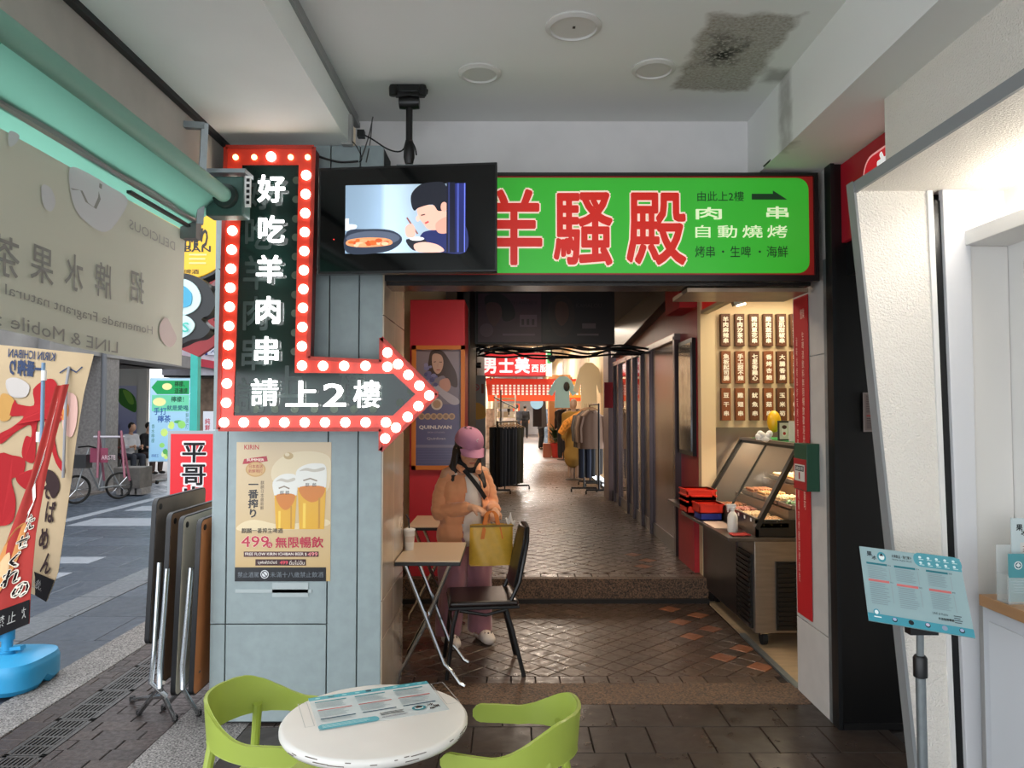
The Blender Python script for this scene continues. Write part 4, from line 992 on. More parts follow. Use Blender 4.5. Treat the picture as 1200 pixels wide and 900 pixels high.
MB().box(1.582, 1.587, 3.985, 4.155, 1.175, 1.34).build('red_label', M('label_red', '#9e2226', .5), gx)
c = Pic((0, 0, 100, 100), fn=lambda u, v, d: Vector((1.5815-d, 4.14-.14*u, 1.22+.09*v)))
c.rect(0, 0, 100, 100, '#c9c5bd'); c.rect(8, 8, 92, 40, '#2b2b2b'); c.text('請投幣', 50, 24, 76, 24, '#e0ddd6'); c.text('1', 50, 68, 12, 40, '#9e2226', .03); c.build('label_print', gx, PRINT)
rs = thing('red_banner', 'tall narrow red banner with tiny white characters on the side of the white post', 'banner', (1.648, 4.19, .46))
MB().box(1.648, 1.652, 4.095, 4.30, .45, 2.25).build('cloth', M('banner_red', '#b3161c', .6), rs)
c = Pic((0, 0, 20, 180), fn=lambda u, v, d: Vector((1.648-d, 4.30-.205*u, .45+1.8*v)), eps=.0004)
c.vtext('滷味燒烤串炸炭烤羊肉串烤牛肉串烤豬肉烤雞翅烤魷魚', 4, 92, 2.2, 140, '#e7c9b8'); c.vtext('生啤酒飲料無限暢飲歡迎光臨內用外帶皆可', 13, 70, 3.2, 100, '#e7c9b8'); c.text('營業', 13, 10, 6, 6, '#e7c9b8'); c.build('banner_print', rs, PRINT)
# red sign high on the black boarding's side
sb = struct('wall_black_upper', MB().box(1.735, 3.2, 3.05, 3.8, 2.30, 2.88), black_paint)
rb = thing('red_shop_sign', 'red shop sign with a white character, half hidden behind the kiosk header', 'sign', (1.72, 3.4, 2.46))
MB().box(1.712, 1.735, 3.06, 3.80, 2.47, 2.875).build('panel', M('dark_red_sign', '#8d1020', .4, emit=.12), rb)
c = Pic((0, 0, 74, 40), fn=lambda u, v, d: Vector((1.712-d, 3.80-.74*u, 2.475+.4*v)), eps=.0005)
c.poly(rr(24, 6, 80, 46, 9, 9), '#e8a0a0'); c.poly(rr(25, 7, 80, 46, 8.5, 8.5), '#c01022'); c.text('羊', 46, 17, 19, 19, '#f4f2f4', .03); c.text('an', 30, 30, 8, 6, '#f4f2f4', .04); c.text('肉', 66, 17, 18, 19, '#f4f2f4', .03)
c.build('sign_print', rb, MC('red_sign_light', .3, emit=.35))
# ================================================ STREET SIDE
# ---- folded tables leaning beside the pillar
lam = {'a': M('laminate_dark', '#786c62', .45, vary=.08, scale=8), 'b': M('laminate_beige', '#e6ddc8', .4, vary=.04, scale=8), 'c': M('laminate_orange', '#c47f4c', .42, vary=.06, scale=8)}
edge_m = M('table_edge_black', '#1a1a1c', .5)
def folded(label, x, y0, y1, z0, z1, mat, legs, lean=0.03):
    t = thing('folded_table', label, 'folding table', (x, (y0+y1)/2, 0), group='folded tables stacked by the pillar')
    def sl(yz): return [(x+lean*(z-z0)/(z1-z0)*1.0, y, z) for y, z in yz]
    def rrect(a, b, c, d, r, n=5):
        o = []
        for cy, cz, a0 in ((b-r, c+r, -90), (b-r, d-r, 0), (a+r, d-r, 90), (a+r, c+r, 180)):
            for i in range(n+1):
                q_ = radians(a0+90*i/n); o.append((cy+r*cos(q_), cz+r*sin(q_)))
        return o
    MB().prism(sl(rrect(y0, y1, z0, z1, .035)), (-.024, 0, 0)).build('edge_band', edge_m, t)
    MB().prism([(p[0]+.0015, p[1], p[2]) for p in sl(rrect(y0+.006, y1-.006, z0+.006, z1-.006, .032))], (-.004, 0, 0)).build('table_top', mat, t)
    MB().lathe([(.016, 0), (.016, .004), (.0, .004)], sl([(y0+.045, z1-.045)])[0], 14, 'X').build('cap', blackm, t)
    for pts in legs: MB().tube(pts, .0125, 10).build('leg', chrome, t)
    for pts in legs: MB().lathe([(.0, -.008), (.015, -.006), (.015, .02)], pts[-1], 10).build('foot_cap', rubber, t)
    return t
def LG(pts): return [P(a, b, Y) for a, b, Y in pts]
folded('dark grey-brown folded table, the outermost of the stack on the street side', -1.885, 3.92, 4.55, .38, 1.14, lam['a'],
       [LG([(187, 659, 3.75), (181, 760, 3.72), (177, 800, 3.7)])+[Vector((-1.70, 3.72, .2)), G(155, 820, .012)]])
folded('brown folded table sandwiched between the grey-brown and the beige one', -1.79, 3.88, 4.50, .20, 1.07, M('laminate_brown', '#8a6a50', .45), [])
folded('beige folded table with a chrome leg in front, middle of the stack', -1.70, 3.82, 4.45, .15, 1.06, lam['b'],
       [LG([(196, 666, 3.72), (187, 780, 3.72), (187, 805, 3.7)])+[G(205, 843, .012)], [Vector((-1.74, 3.78, .24)), G(163, 836, .012)]])
folded('orange-brown folded table nearest the grey pillar', -1.60, 3.80, 4.45, .16, 1.05, lam['c'],
       [LG([(224, 665, 3.72), (214, 780, 3.72), (214, 806, 3.7)])+[G(233, 837, .012)], [Vector((-1.6, 3.86, .27)), G(192, 830, .012)]])
# ---- awning
aw_m = bpy.data.materials.new('awning_green_cloth'); aw_m.use_nodes = True; nt = aw_m.node_tree; nt.nodes.clear()
o_ = nt.nodes.new('ShaderNodeOutputMaterial'); d_ = nt.nodes.new('ShaderNodeBsdfDiffuse'); t2 = nt.nodes.new('ShaderNodeBsdfTranslucent'); mx = nt.nodes.new('ShaderNodeMixShader')
d_.inputs[0].default_value = (*H('#94b3a8'), 1); t2.inputs[0].default_value = (*H('#b5dccf'), 1); mx.inputs[0].default_value = .75
nt.links.new(d_.outputs[0], mx.inputs[1]); nt.links.new(t2.outputs[0], mx.inputs[2]); nt.links.new(mx.outputs[0], o_.inputs[0])
cu_m = bpy.data.materials.new('curtain_grey_cloth'); cu_m.use_nodes = True; nt = cu_m.node_tree; nt.nodes.clear()
o_ = nt.nodes.new('ShaderNodeOutputMaterial'); d_ = nt.nodes.new('ShaderNodeBsdfDiffuse'); t2 = nt.nodes.new('ShaderNodeBsdfTranslucent'); mx = nt.nodes.new('ShaderNodeMixShader')
d_.inputs[0].default_value = (*H('#d8d7cb'), 1); t2.inputs[0].default_value = (*H('#b9b8aa'), 1); mx.inputs[0].default_value = .4
nt.links.new(d_.outputs[0], mx.inputs[1]); nt.links.new(t2.outputs[0], mx.inputs[2]); nt.links.new(mx.outputs[0], o_.inputs[0])
aw = thing('awning', 'green cloth awning on a roller tube with a steel front bar along the arcade edge', 'awning', (-1.5, 2.5, 2.48))
MB().tube([(-1.352, y, 2.622) for y in (.3, 1.2, 2.2, 3.0, 3.52)], .036, 20).build('roller_tube', M('tube_green', '#76a896', .5), aw)
MB().tube([(-1.352, .3, 2.665), (-1.375, 3.3, 2.668)], .006, 6).build('seam_cord', M('cord_blue', '#4a8fa8', .6), aw)
def awf(u, v):
    y = .3+3.28*u; x = -1.36-.245*v; z = 2.655-.165*v-.02*sin(pi*v)+.006*sin(u*31)*sin(pi*v)
    return (x, y, z)
MB().surf(awf, 60, 8, .003).build('cloth', aw_m, aw)
MB().bar((-1.36, 1.98, 2.632), (-1.60, 2.08, 2.492), .012, .006).build('seam', M('seam_green', '#4fae98', .6), aw)
MB().bar((-1.528, .3, 2.53), (-1.528, 3.63, 2.53), .028, .028).build('front_bar', M('bar_alu', '#a39f9f', .4, metal=.6), aw)
MB().bar((-1.555, 3.0, 2.495), (-1.555, 3.60, 2.495), .02, .012).build('slide_rail', blackm, aw)
gear = MB().box(-1.45, -1.27, 3.50, 3.60, 2.53, 2.72)
gear.build('gear_box', M('gear_green_grey', '#33544c', .45, vary=.1, scale=20), aw, bevel=.008)
MB().box(-1.47, -1.262, 3.495, 3.61, 2.735, 2.755).build('gear_cover', galv, aw)
MB().lathe([(.055, -.03), (.06, 0), (.04, .012), (.015, .02)], (-1.352, 3.50, 2.622), 20, 'Y').build('gear_hub', M('hub_dark', '#24332f', .4), aw)
pk = MB(); pk.box(-1.262, -1.235, 3.50, 3.504, 2.57, 2.72)
pk.build('hole_plate', stucco_plain, aw)
hl = MB()
for k in range(5): hl.box(-1.256, -1.241, 3.4985, 3.5, 2.585+k*.027, 2.60+k*.027)
hl.build('plate_slots', blackm, aw)
bkt = thing('awning_bracket', 'square grey steel bracket frame holding the awning bar to the beam', 'bracket', (-1.55, 3.3, 2.45))
a0, a1, a2, a3 = P(162, 143, 3.33), P(240, 148, 3.40), P(232, 255, 3.58), P(198, 108, 3.45)
MB().bar(a0, a1, .03, .03).build('top_bar', galv, bkt); MB().bar(a1+Vector((0, 0, .015)), P(234, 262, 3.50), .03, .03).build('upright', galv, bkt)
MB().bar(P(196, 100, 3.45), P(196, 165, 3.45), .035, .03).build('hanger', galv, bkt); MB().lathe([(.022, -.06), (.022, .05)], P(205, 113, 3.45), 14, 'X').build('pipe_clamp', M('clamp_grey', '#6e706f', .5, metal=.5), bkt)
MB().bar(P(183, 150, 3.4), P(183, 165, 3.4), .03, .02).build('lug', galv, bkt)
MB().box(P(220, 0, 3.6).x, P(238, 0, 3.6).x, 3.56, 3.62, P(0, 281, 3.6).z, P(0, 262, 3.6).z).build('end_block', M('clamp_grey', '#6e706f', .5, metal=.5), bkt)
# hanging curtain with its mirrored print (seen from behind)
cur = thing('awning_curtain', 'grey translucent cloth curtain with faint mirrored lettering hanging from the awning', 'curtain', (-1.59, 2.5, 1.85))
def cf(u, v, d=0.0):
    y = .3+3.32*u; zb = 1.905-.09*u+.006*sin(u*14); zt = 2.482
    return Vector((-1.594+.007*sin(u*23)*(1-v)+.004*sin(u*9+2)+d, y, zb+(zt-zb)*v))
MB().surf(lambda u, v: cf(u, v), 70, 10, .002).build('cloth', cu_m, cur)
c = Pic((0, 0, 1, 1), fn=lambda u, v, d: cf(u, v, .005+d), eps=.0005)
def cuv(px, py):
    X = -1.594; Y = F*X/(px-598); z = EYE+(482-py)*Y/F; u = (Y-.3)/3.32; zb = 1.905-.09*u; return u, 1-(z-zb)/(2.482-zb)
fc = '#918f8a'
for ch, px, py, w in (('招', 157, 335, .048), ('牌', 118, 327, .05), ('水', 83, 318, .05), ('果', 43, 309, .055), ('茶', -3, 300, .06)):
    u, v = cuv(px, py); c.text(ch, u, v, w*.75, .22, fc, .01, mirror=True)
u, v = cuv(75, 362); c.text('Homemade Fragrant natural Fruit & Tea', u-.02, v, .42, .07, fc, 0, mirror=True)
u, v = cuv(72, 392); c.text('LINE & Mobile : 09', u-.02, v, .26, .07, fc, 0, mirror=True)
u, v = cuv(176, 275); c.text('DELICIOUS', u, v, .13, .06, '#a19f9a', 0, mirror=True)
pl_ = '#cbcbcd'
def bl(pts, col): c.blob([cuv(*p) for p in pts], col)
bl([(73, 195), (80, 240), (100, 262), (118, 270), (132, 258), (144, 232), (120, 215), (95, 200)], pl_)
c.stroke([cuv(*p) for p in ((76, 219), (88, 221), (95, 235), (105, 242), (110, 230), (111, 213))], .006, fc)
bl([(39, 220), (43, 214), (52, 220), (57, 235), (52, 246), (43, 240)], pl_); bl([(0, 150), (12, 155), (8, 165), (0, 168)], pl_)
bl([(184, 382), (192, 372), (200, 384), (206, 398), (198, 408), (186, 398)], '#bdb0ac')
c.build('curtain_print', cur, PRINTF)
# ---- sign cluster between the curtain and the arrow (across the street end)
yb = thing('yellow_sign', 'round yellow hanging sign with black letters partly behind the arrow sign', 'sign', P(240, 330, 6.0))
SY = 6.0
def s_(px, py, d=0): return P(px, py, SY)-Vector((0, d, 0))
rr_ = 66*SY/F
cc = s_(215, 262)
MB().lathe([(0.0001, 0), (rr_, 0), (rr_+.02, .03), (rr_+.02, .12), (.0001, .12)], (cc.x, SY, cc.z), 48, 'Y').build('disc', M('yellow_light', '#e0ae14', .4, emit=.2), yb)
MB().tube([(cc.x+(rr_+.03)*cos(a*pi/24), SY+.03, cc.z+(rr_+.03)*sin(a*pi/24)) for a in range(48)], .035, 8, closed=True).build('rim', blackm, yb)
MB().bar((cc.x, SY+.06, cc.z+.1), (-1.54, SY+.06, cc.z+.1), .04, .04).build('bracket_arm', blackm, yb)
c = Pic((150, 200, 280, 340), fn=lambda u, v, d: Vector((s_(150, 0).x+130*SY/F*u, SY-.002-d, s_(0, 340).z+140*SY/F*v)))
c.text('一番搾り', 226, 278, 52, 26, '#1a1714', .04); c.text('ICHIBAN', 222, 291, 62, 7, '#1a1714', .02); c.lines(228, 297, 250, 312, 3, '#f5dc8c', .4, 3); c.text('麒麟啤酒', 222, 318, 36, 6, '#3a2e10', .01)
c.build('sign_print', yb, MC('yellow_print', .5))
bb = thing('bubble_sign', 'black and pale blue cut-out letter sign under the yellow disc', 'sign', P(215, 400, 5.6))
BY = 5.6
def u_(px, py, d=0): return P(px, py, BY)-Vector((0, d, 0))
def cut(pts, y, th, k=5):
    n = len(pts); out = []
    for i in range(n):
        a, b, c_, d = pts[i-1], pts[i], pts[(i+1) % n], pts[(i+2) % n]
        for j in range(k):
            t = j/k; out.append(tuple(0.5*((2*b[m])+(-a[m]+c_[m])*t+(2*a[m]-5*b[m]+4*c_[m]-d[m])*t*t+(-a[m]+3*b[m]-3*c_[m]+d[m])*t**3) for m in (0, 1)))
    return MB().prism([u_(*p)-Vector((0, y, 0)) for p in out], (0, th, 0))
cut([(190, 325), (215, 320), (240, 330), (252, 352), (246, 368), (236, 374), (246, 385), (238, 395), (225, 398), (195, 402)], 0, .12).build('backing', M('sign_black', '#15181b', .5), bb)
cut([(190, 330), (215, 327), (230, 335), (236, 350), (230, 363), (214, 370), (190, 370)], .012, .012).build('upper_letter', M('pale_blue', '#c9e6ea', .5), bb)
cut([(190, 337), (212, 334), (224, 342), (226, 352), (220, 360), (190, 362)], .02, .008).build('letter_fill', M('mid_blue', '#3d9fc4', .5), bb)
cut([(190, 343), (208, 341), (215, 348), (212, 354), (190, 355)], .026, .006).build('letter_hole', M('pale_blue', '#c9e6ea', .5), bb)
cut([(190, 372), (215, 369), (228, 378), (226, 388), (214, 396), (190, 398)], .012, .012).build('lower_letter', M('pale_blue', '#c9e6ea', .5), bb)
letters('letter', 'LS', u_(215, 384, .03), (16*BY/F, 0, 0), (0, 0, 11*BY/F), M('teal_ink', '#3cb8a8', .5), bb, .02)
MB().bar(u_(235, 335)+Vector((0, .1, 0)), Vector((-1.54, BY+.1, u_(262, 336).z)), .03, .03).build('bracket_arm', blackm, bb); MB().bar(u_(240, 386)+Vector((0, .1, 0)), Vector((-1.54, BY+.1, u_(262, 386).z)), .03, .03).build('bracket_arm', blackm, bb)
rdp = thing('red_panel_sign', 'dark red diagonal panel sign behind the cut-out letters', 'sign', P(235, 400, 7.5))
MB().prism([P(*p, 7.5) for p in ((204, 318), (262, 318), (262, 360), (250, 375), (262, 392), (262, 398), (232, 418), (204, 406))], (0, .06, 0)).build('panel', M('panel_dark_red', '#8d1f26', .5, vary=.15, scale=3), rdp)
MB().bar(P(250, 350, 7.55), Vector((-1.54, 7.55, P(250, 350, 7.55).z)), .04, .04).build('bracket_arm', blackm, rdp)
MB().prism([P(*p, 7.49) for p in ((262, 318), (232, 350), (238, 356), (262, 330))], (0, .01, 0)).build('stripe', M('panel_grey', '#7d5a5e', .5), rdp)
# ---- far side of the street
fb = thing('eatery_building', 'low grey building with an open eatery under its eaves across the street', 'building', (-10, 17, 0))
conc = M('grey_concrete', '#7f7c7b', .8, bump=.4, scale=20, vary=.18)
MB().box(-8.85, -8.22, 14.9, 15.6, 0, 4.2).build('column', conc, fb)
MB().tube([(-8.15, 14.9, 0), (-8.15, 14.9, 2.9)], .05, 10).build('drain_pipe', M('pipe_grey', '#6d7076', .5), fb)
MB().box(-16, -8.4, 2, 13.2, 2.6, 8).box(-16, -8.9, 13.2, 19.4, 2.7, 8).box(-9.2, -8.2, 13.2, 19.4, 2.7, 3.0).build('upper_storey', M('facade_far', '#8b8a8a', .8, vary=.15, scale=2), fb)
MB().box(-16, -13, 2, 19.4, 0, 2.7).build('back_wall', M('eatery_wall', '#b9b3ad', .7, vary=.1, scale=2), fb)
MB().box(-13, -9.4, 19.2, 19.35, 0, 2.7).build('side_wall', M('eatery_white', '#cfd0cf', .6), fb)
mur = thing('wall_picture', 'large pale blue picture of green leaves on the eatery wall', 'picture', P(150, 470, 19.1))
c = Pic((0, 0, 100, 100), fn=lambda u, v, d: P(124+36*u, 520-68*v, 19.15-d), eps=.004)
c.rect(0, 0, 100, 100, '#b9bedd', col2='#8f97c9'); c.blob([(30, 10), (60, 5), (95, 20), (98, 45), (70, 40), (45, 30)], '#3f7a34'); c.blob([(55, 8), (80, 12), (92, 30), (75, 30)], '#79b04a'); c.blob([(5, 50), (35, 48), (30, 62), (6, 60)], '#a77a55')
c.build('picture_print', mur, PRINT)
# people at the eatery: built in the people section; stools and table
st_ = thing('eatery_table', 'dark low table with red edge at the street eatery', 'table', (-10.0, 18.3, 0))
MB().box(-10.3, -9.75, 18.0, 18.6, .68, .72).build('table_top', M('table_red', '#8f2f2a', .5), st_)
for a_, b_ in ((-10.25, 18.05), (-9.8, 18.05), (-10.25, 18.55), (-9.8, 18.55)): MB().box(a_-.02, a_+.02, b_-.02, b_+.02, 0, .68).build('leg', blackm, st_)
for i_, (x, y) in enumerate(((-9.42, 18.3), (-9.28, 18.9), (-10.0, 19.0))):
    t = thing('stool', ['round dark stool under the seated diner in white', 'round dark stool under the seated diner in black', 'round dark stool under the seated diner at the back'][i_], 'stool', (x, y, 0), group='stools of the street eatery')
    MB().lathe([(.0, .43), (.17, .43), (.17, .46), (.0, .46)], (x, y, 0), 16).build('seat', M('stool_red', '#6e2422', .5), t)
    for k in range(4): MB().tube([(x+.1*cos(k*pi/2+.7), y+.1*sin(k*pi/2+.7), .43), (x+.17*cos(k*pi/2+.7), y+.17*sin(k*pi/2+.7), 0)], .012, 6).build('leg', blackm, t)
pb = thing('planter_box', 'grey weathered box standing by the eatery column', 'box', P(148, 548, 14.6))
gx_ = P(133, 548, 14.3); hx = P(164, 548, 14.3)
MB().box(gx_.x, hx.x, 14.3, 14.8, .12, .52).build('body', M('box_grey', '#5f5b58', .8, vary=.2, scale=6), pb, bevel=.01)
for k in range(4): MB().box(gx_.x+.05+k*.13, gx_.x+.14+k*.13, 14.32, 14.7, 0, .12).build('foot_block', conc, pb)
# bicycle
bi = thing('bicycle', 'small black and silver bicycle parked by the street column', 'bicycle', P(108, 560, 13.2))
def wheel(c, r, name):
    MB().tube([(c[0]+r*cos(a*pi/14)*.55, c[1]+r*cos(a*pi/14)*.83, c[2]+r*sin(a*pi/14)) for a in range(28)], .022, 7, closed=True).build(name, rubber, bi)
    w = MB()
    for k in range(8): w.tube([c, (c[0]+r*cos(k*pi/4)*.55, c[1]+r*cos(k*pi/4)*.83, c[2]+r*sin(k*pi/4))], .004, 4)
    w.build('spokes', chrome, bi)
w1 = P(90, 545, 12.9); w1.z = .25; w2 = w1+Vector((.36, .72, 0))
wheel(tuple(w1), .23, 'front_wheel'); wheel(tuple(w2), .23, 'rear_wheel')
f_ = MB(); hd_ = w1+Vector((.1, .1, .5)); se = w2+Vector((-.15, -.2, .5)); bb_ = (w1+w2)/2+Vector((0, 0, -.02))
for a_, b_ in ((w1, hd_+Vector((.03, .03, .2))), (hd_, bb_), (bb_, se), (bb_, w2), (se, w2)): f_.tube([a_, b_], .016, 8)
f_.build('frame', M('bike_silver', '#8b8f92', .4, metal=.5), bi)
MB().tube([hd_+Vector((-.2, .1, .22)), hd_+Vector((.03, .03, .24)), hd_+Vector((.22, -.1, .22))], .013, 8).build('handlebar', blackm, bi)
MB().sphere(se+Vector((0, 0, .04)), (.09, .12, .035), 12, 8).build('saddle', rubber, bi)
MB().box(hd_.x-.16, hd_.x+.1, hd_.y-.18, hd_.y+.02, .62, .85).build('basket', M('basket_dark', '#2b2c2e', .6), bi)
# pink rack
pr = thing('pink_rack', 'pink metal stand with a lettered cloth panel beside the bicycle', 'stand', P(130, 560, 13.0))
k_ = M('rack_pink', '#8f5666', .5)
for px in (116, 142): MB().tube([P(px, 505, 13.0), P(px+(4 if px > 130 else -2), 560, 12.8)], .02, 8).build('upright', k_, pr); MB().tube([P(px, 505, 13.0), P(px+(10 if px > 130 else 6), 563, 13.3)], .02, 8).build('back_leg', k_, pr)
MB().tube([P(110, 512, 13.0), P(146, 512, 13.0)], .018, 8).build('top_bar', M('rack_pale', '#b9b4bd', .5), pr)
MB().box(P(117, 0, 12.95).x, P(137, 0, 12.95).x, 12.94, 12.96, P(0, 542, 12.95).z, P(0, 525, 12.95).z).build('panel', M('rack_panel', '#8f3f58', .6), pr)
letters('lettering', 'ARISTE', P(127, 536, 12.93), (16*12.93/F, 0, 0), (0, 0, 5*12.93/F), M('rack_letter', '#e2c7cf', .6), pr, .01)
# light-blue sign board on wheels
lb = thing('wheeled_sign_board', 'tall pale blue lit sign board with a green arrow on a wheeled base', 'sign', P(198, 560, 15.6))
LY = 15.6
def l_(px, py, d=0): return P(px, py, LY)-Vector((0, d, 0))
pa, pb2 = l_(174, 541), l_(225, 443)
MB().box(pa.x, pb2.x, LY, LY+.18, pa.z, pb2.z).build('cabinet', M('cabinet_blue', '#aecbe0', .5), lb)
c = Pic((174, 443, 225, 541), fn=lambda u, v, d: Vector((pa.x+(pb2.x-pa.x)*u, LY-.003-d, pa.z+(pb2.z-pa.z)*v)), eps=.003)
c.rect(175, 444, 224, 540, '#a9d0e4', col2='#8fbfe0'); c.poly([(176, 454), (183, 446), (222, 446), (222, 462), (183, 462)], '#1c9a56'); c.ell(195, 453, 6, 4, '#e6e3a0'); c.text('檸檬、', 212, 450, 16, 7, '#0c3a20', .02); c.text('這邊請', 212, 458, 16, 7, '#0c3a20', .02)
c.rect(177, 463, 222, 482, '#6cc9a4'); c.ell(186, 471, 8, 5, '#e6e3a0'); c.text('檸檬！', 210, 468, 20, 7, '#0f4a36', .02); c.text('就是愛喝', 208, 478, 26, 6, '#1b4f6a', .02)
c.text('手打', 187, 482, 16, 9, '#1f4f9a', .02); c.text('檸茶', 192, 491, 16, 9, '#1f4f9a', .02); c.vtext('香水檸檬', 179, 508, 4, 22, '#2c6f6a'); c.vtext('新鮮現打', 220, 490, 4, 26, '#2c6f6a')
for i in range(22): c.ell(190+random.random()*28, 492+random.random()*44, 2+random.random()*4, 2+random.random()*3, ['#8fd070', '#c6e27a', '#57a85a', '#d8eab0'][i % 4], 8)
c.text('檸檬王', 182, 534, 9, 4, '#1f4f9a'); c.build('sign_print', lb, MC('blue_print', .5, emit=.25))
MB().tube([l_(200, 541)+Vector((0, .09, 0)), l_(200, 556)+Vector((0, .09, 0))], .03, 8).build('post', galv, lb)
MB().bar(G(184, 563, .09), G(216, 561, .09), .05, .03).build('foot_bar', galv, lb)
for px in (184, 216): MB().lathe([(.045, -.02), (.045, .02)], G(px, 565, .046), 12, 'X').build('caster', rubber, lb)
for k in range(8): pass
tp_ = thing('teal_pole', 'turquoise street pole standing behind the red lettered sign', 'pole', P(234, 600, 12.0))
MB().box(P(230, 0, 12).x, P(238.5, 0, 12).x, 12, 12.12, 0, P(0, 396, 12).z).build('post', M('pole_teal', '#3fb9ae', .5, vary=.06, scale=4), tp_)
MB().box(P(229, 0, 12).x, P(239.5, 0, 12).x, 11.98, 12.14, 0, .1).build('base', M('pole_teal', '#3fb9ae', .5), tp_)
led = thing('led_strip', 'vertical strip of blue and white festoon lights beside the wheeled sign board', 'light strip', P(224, 505, 14.5))
MB().tube([P(224.5, 450, 14.5), (P(224.5, 560, 14.5).x, 14.5, -.02)], .02, 6).build('cord', blackm, led)
for k in range(9): MB().sphere(P(224.5, 455+k*6.2, 14.47), .035, 8, 6).build('lamp', M('led_blue', '#4a62e8', .4, emit=2.5) if k % 3 == 0 else M('led_white', '#e8f0ff', .4, emit=1.8), led)
# shop across with awning of white trim, posters
sh = thing('street_shop', 'shop across the street with a red fascia and dark opening', 'building', P(235, 545, 19))
MB().box(-9.2, -6.0, 19.6, 24, 2.55, 6.5).build('upper_wall', M('shop_pale', '#bcbcc8', .7, vary=.15, scale=3), sh)
MB().prism([P(*p, 19.5) for p in ((203, 415), (262, 425), (262, 434), (203, 424))], (0, .1, 0)).build('red_fascia', M('fascia_red', '#b83a4a', .5), sh)
MB().box(-9.2, -6.0, 20.6, 20.8, 0, 2.6).build('back_wall', M('shop_brown', '#8a7464', .7, vary=.3, scale=5), sh)
MB().box(-9.2, -6.0, 19.7, 20.6, 2.5, 2.6).build('dark_soffit', dark_paint, sh)
MB().box(P(188, 0, 19.6).x, P(245, 0, 19.6).x, 19.55, 19.65, .7, .95).build('counter', M('shop_counter', '#9b8f86', .6), sh)
wp = thing('white_poster', 'white poster with black handwriting above the red fascia', 'poster', P(250, 400, 18.8))
c = Pic((240, 382, 258, 415), fn=lambda u, v, d: P(240+19*u, 416-26*v, 19.57-d), eps=.004)
c.rect(240, 382, 258, 415, '#cfd3e2'); c.vtext('あんいん', 250, 400, 9, 26, '#39406a', .01); c.rect(240, 382, 243, 415, '#3a4a8c'); c.build('poster_print', wp, PRINT)
wp = thing('white_poster', 'white standing board with red and black characters right of the turquoise pole', 'poster', P(250, 500, 11.8))
c = Pic((238, 480, 262, 510), fn=lambda u, v, d: P(238+25*u, 509-27*v, 11.8-d), eps=.003)
c.rect(238, 480, 262, 510, '#d8dce6'); c.vtext('純鮮', 243, 497, 6, 16, '#c04a5a', .02); c.vtext('檸奶好', 255, 494, 8, 24, '#22242c', .02); c.build('poster_print', wp, PRINT)
MB().bar(P(250, 509, 11.85), Vector((P(250, 509, 11.85).x, 11.85, 0)), .04, .04).build('post', galv, wp)
# red sign with three characters
r3 = thing('red_street_sign', 'red street sign with white and black characters in a steel frame behind the folded tables', 'sign', P(226, 640, 7.4))
RY = 7.4
def r_(px, py, d=0): return P(px, py, RY)-Vector((0, d, 0))
ra, rb_ = r_(194.5, 650), r_(258, 505)
MB().box(ra.x, rb_.x, RY, RY+.06, ra.z, rb_.z).build('cabinet', M('frame_grey', '#9aa0a4', .4, metal=.5), r3)
MB().box(ra.x+.03, rb_.x-.03, RY-.004, RY, ra.z+.03, rb_.z-.03).build('red_face', M('face_red', '#d0101f', .4, emit=.25), r3)
c = Pic((194.5, 505, 258, 650), fn=lambda u, v, d: Vector((ra.x+(rb_.x-ra.x)*u, RY-.005-d, ra.z+(rb_.z-ra.z)*v)))
for ch, y in (('平', 530), ('哥', 556), ('出', 583), ('泡', 610)):
    c.text(ch, 226.5, y, 33, 30, '#f2eef0', .055); c.text(ch, 227, y, 31, 27, '#15151a', .022)
c.build('sign_print', r3, PRINT)
for px in (200, 252): MB().box(r_(px, 0).x-.02, r_(px, 0).x+.02, RY, RY+.05, 0, ra.z).build('leg', galv, r3)
# ---- banner flags and their water-filled base
bs = thing('flag_stand', 'sky blue plastic water-filled flag stand on the street by the kerb', 'base', (-2.95, 4.4, 0))
blue = M('base_blue', '#2f97c9', .4, bump=.1, scale=15)
bc = G(20, 812); bc = Vector((-2.93, 4.42, -.02))
bx_ = MB()
def sq(u, v):
    a = 2*pi*u; n = 3.2; r = (abs(cos(a))**n+abs(sin(a))**n)**(-1/n)
    k = [(0.0, 0), (.9, 0), (1.0, .03), (1.0, .13), (.95, .165), (.6, .185), (.26, .19), (.22, .175), (0.001, .175)]
    t = v*(len(k)-1); i = min(int(t), len(k)-2); f = t-i; R_ = k[i][0]*(1-f)+k[i+1][0]*f; z = k[i][1]*(1-f)+k[i+1][1]*f
    if z < .02 and R_ > .5: z += .03*max(0, cos(a*4))*0
    arch = .035*max(0, cos(4*a))**6 if z < .06 else 0
    return (bc.x+R_*r*.215*cos(a), bc.y+R_*r*.235*sin(a), z+arch)
bx_.surf(sq, 48, 24); bx_.build('tank', blue, bs)
px_, py_ = -2.955, 4.42
MB().lathe([(.045, .155), (.045, .2), (.03, .2), (.03, .26), (.04, .26), (.04, .32), (.02, .32)], (px_, py_, 0), 20).build('collar', blue, bs)
MB().bar((px_+.03, py_, .21), (px_+.10, py_-.01, .22), .04, .02).build('filler_cap', blue, bs)
f1 = thing('banner_flag', 'red and orange banner flag with black script and a black footer, nearest the camera', 'banner', (px_, py_, .3))
po1 = M('pole_blue', '#4aa6d6', .35); 
MB().tube([(px_, py_, .3), P(35, 680, 4.5), P(40, 600, 4.5)], .012, 10).build('pole', po1, f1)
MB().tube([P(51, 425, 4.45), P(49, 515, 4.45), P(45, 545, 4.45), P(40, 600, 4.5)], .011, 10).build('pole_section', M('pole_greyblue', '#6d8aa6', .4), f1)
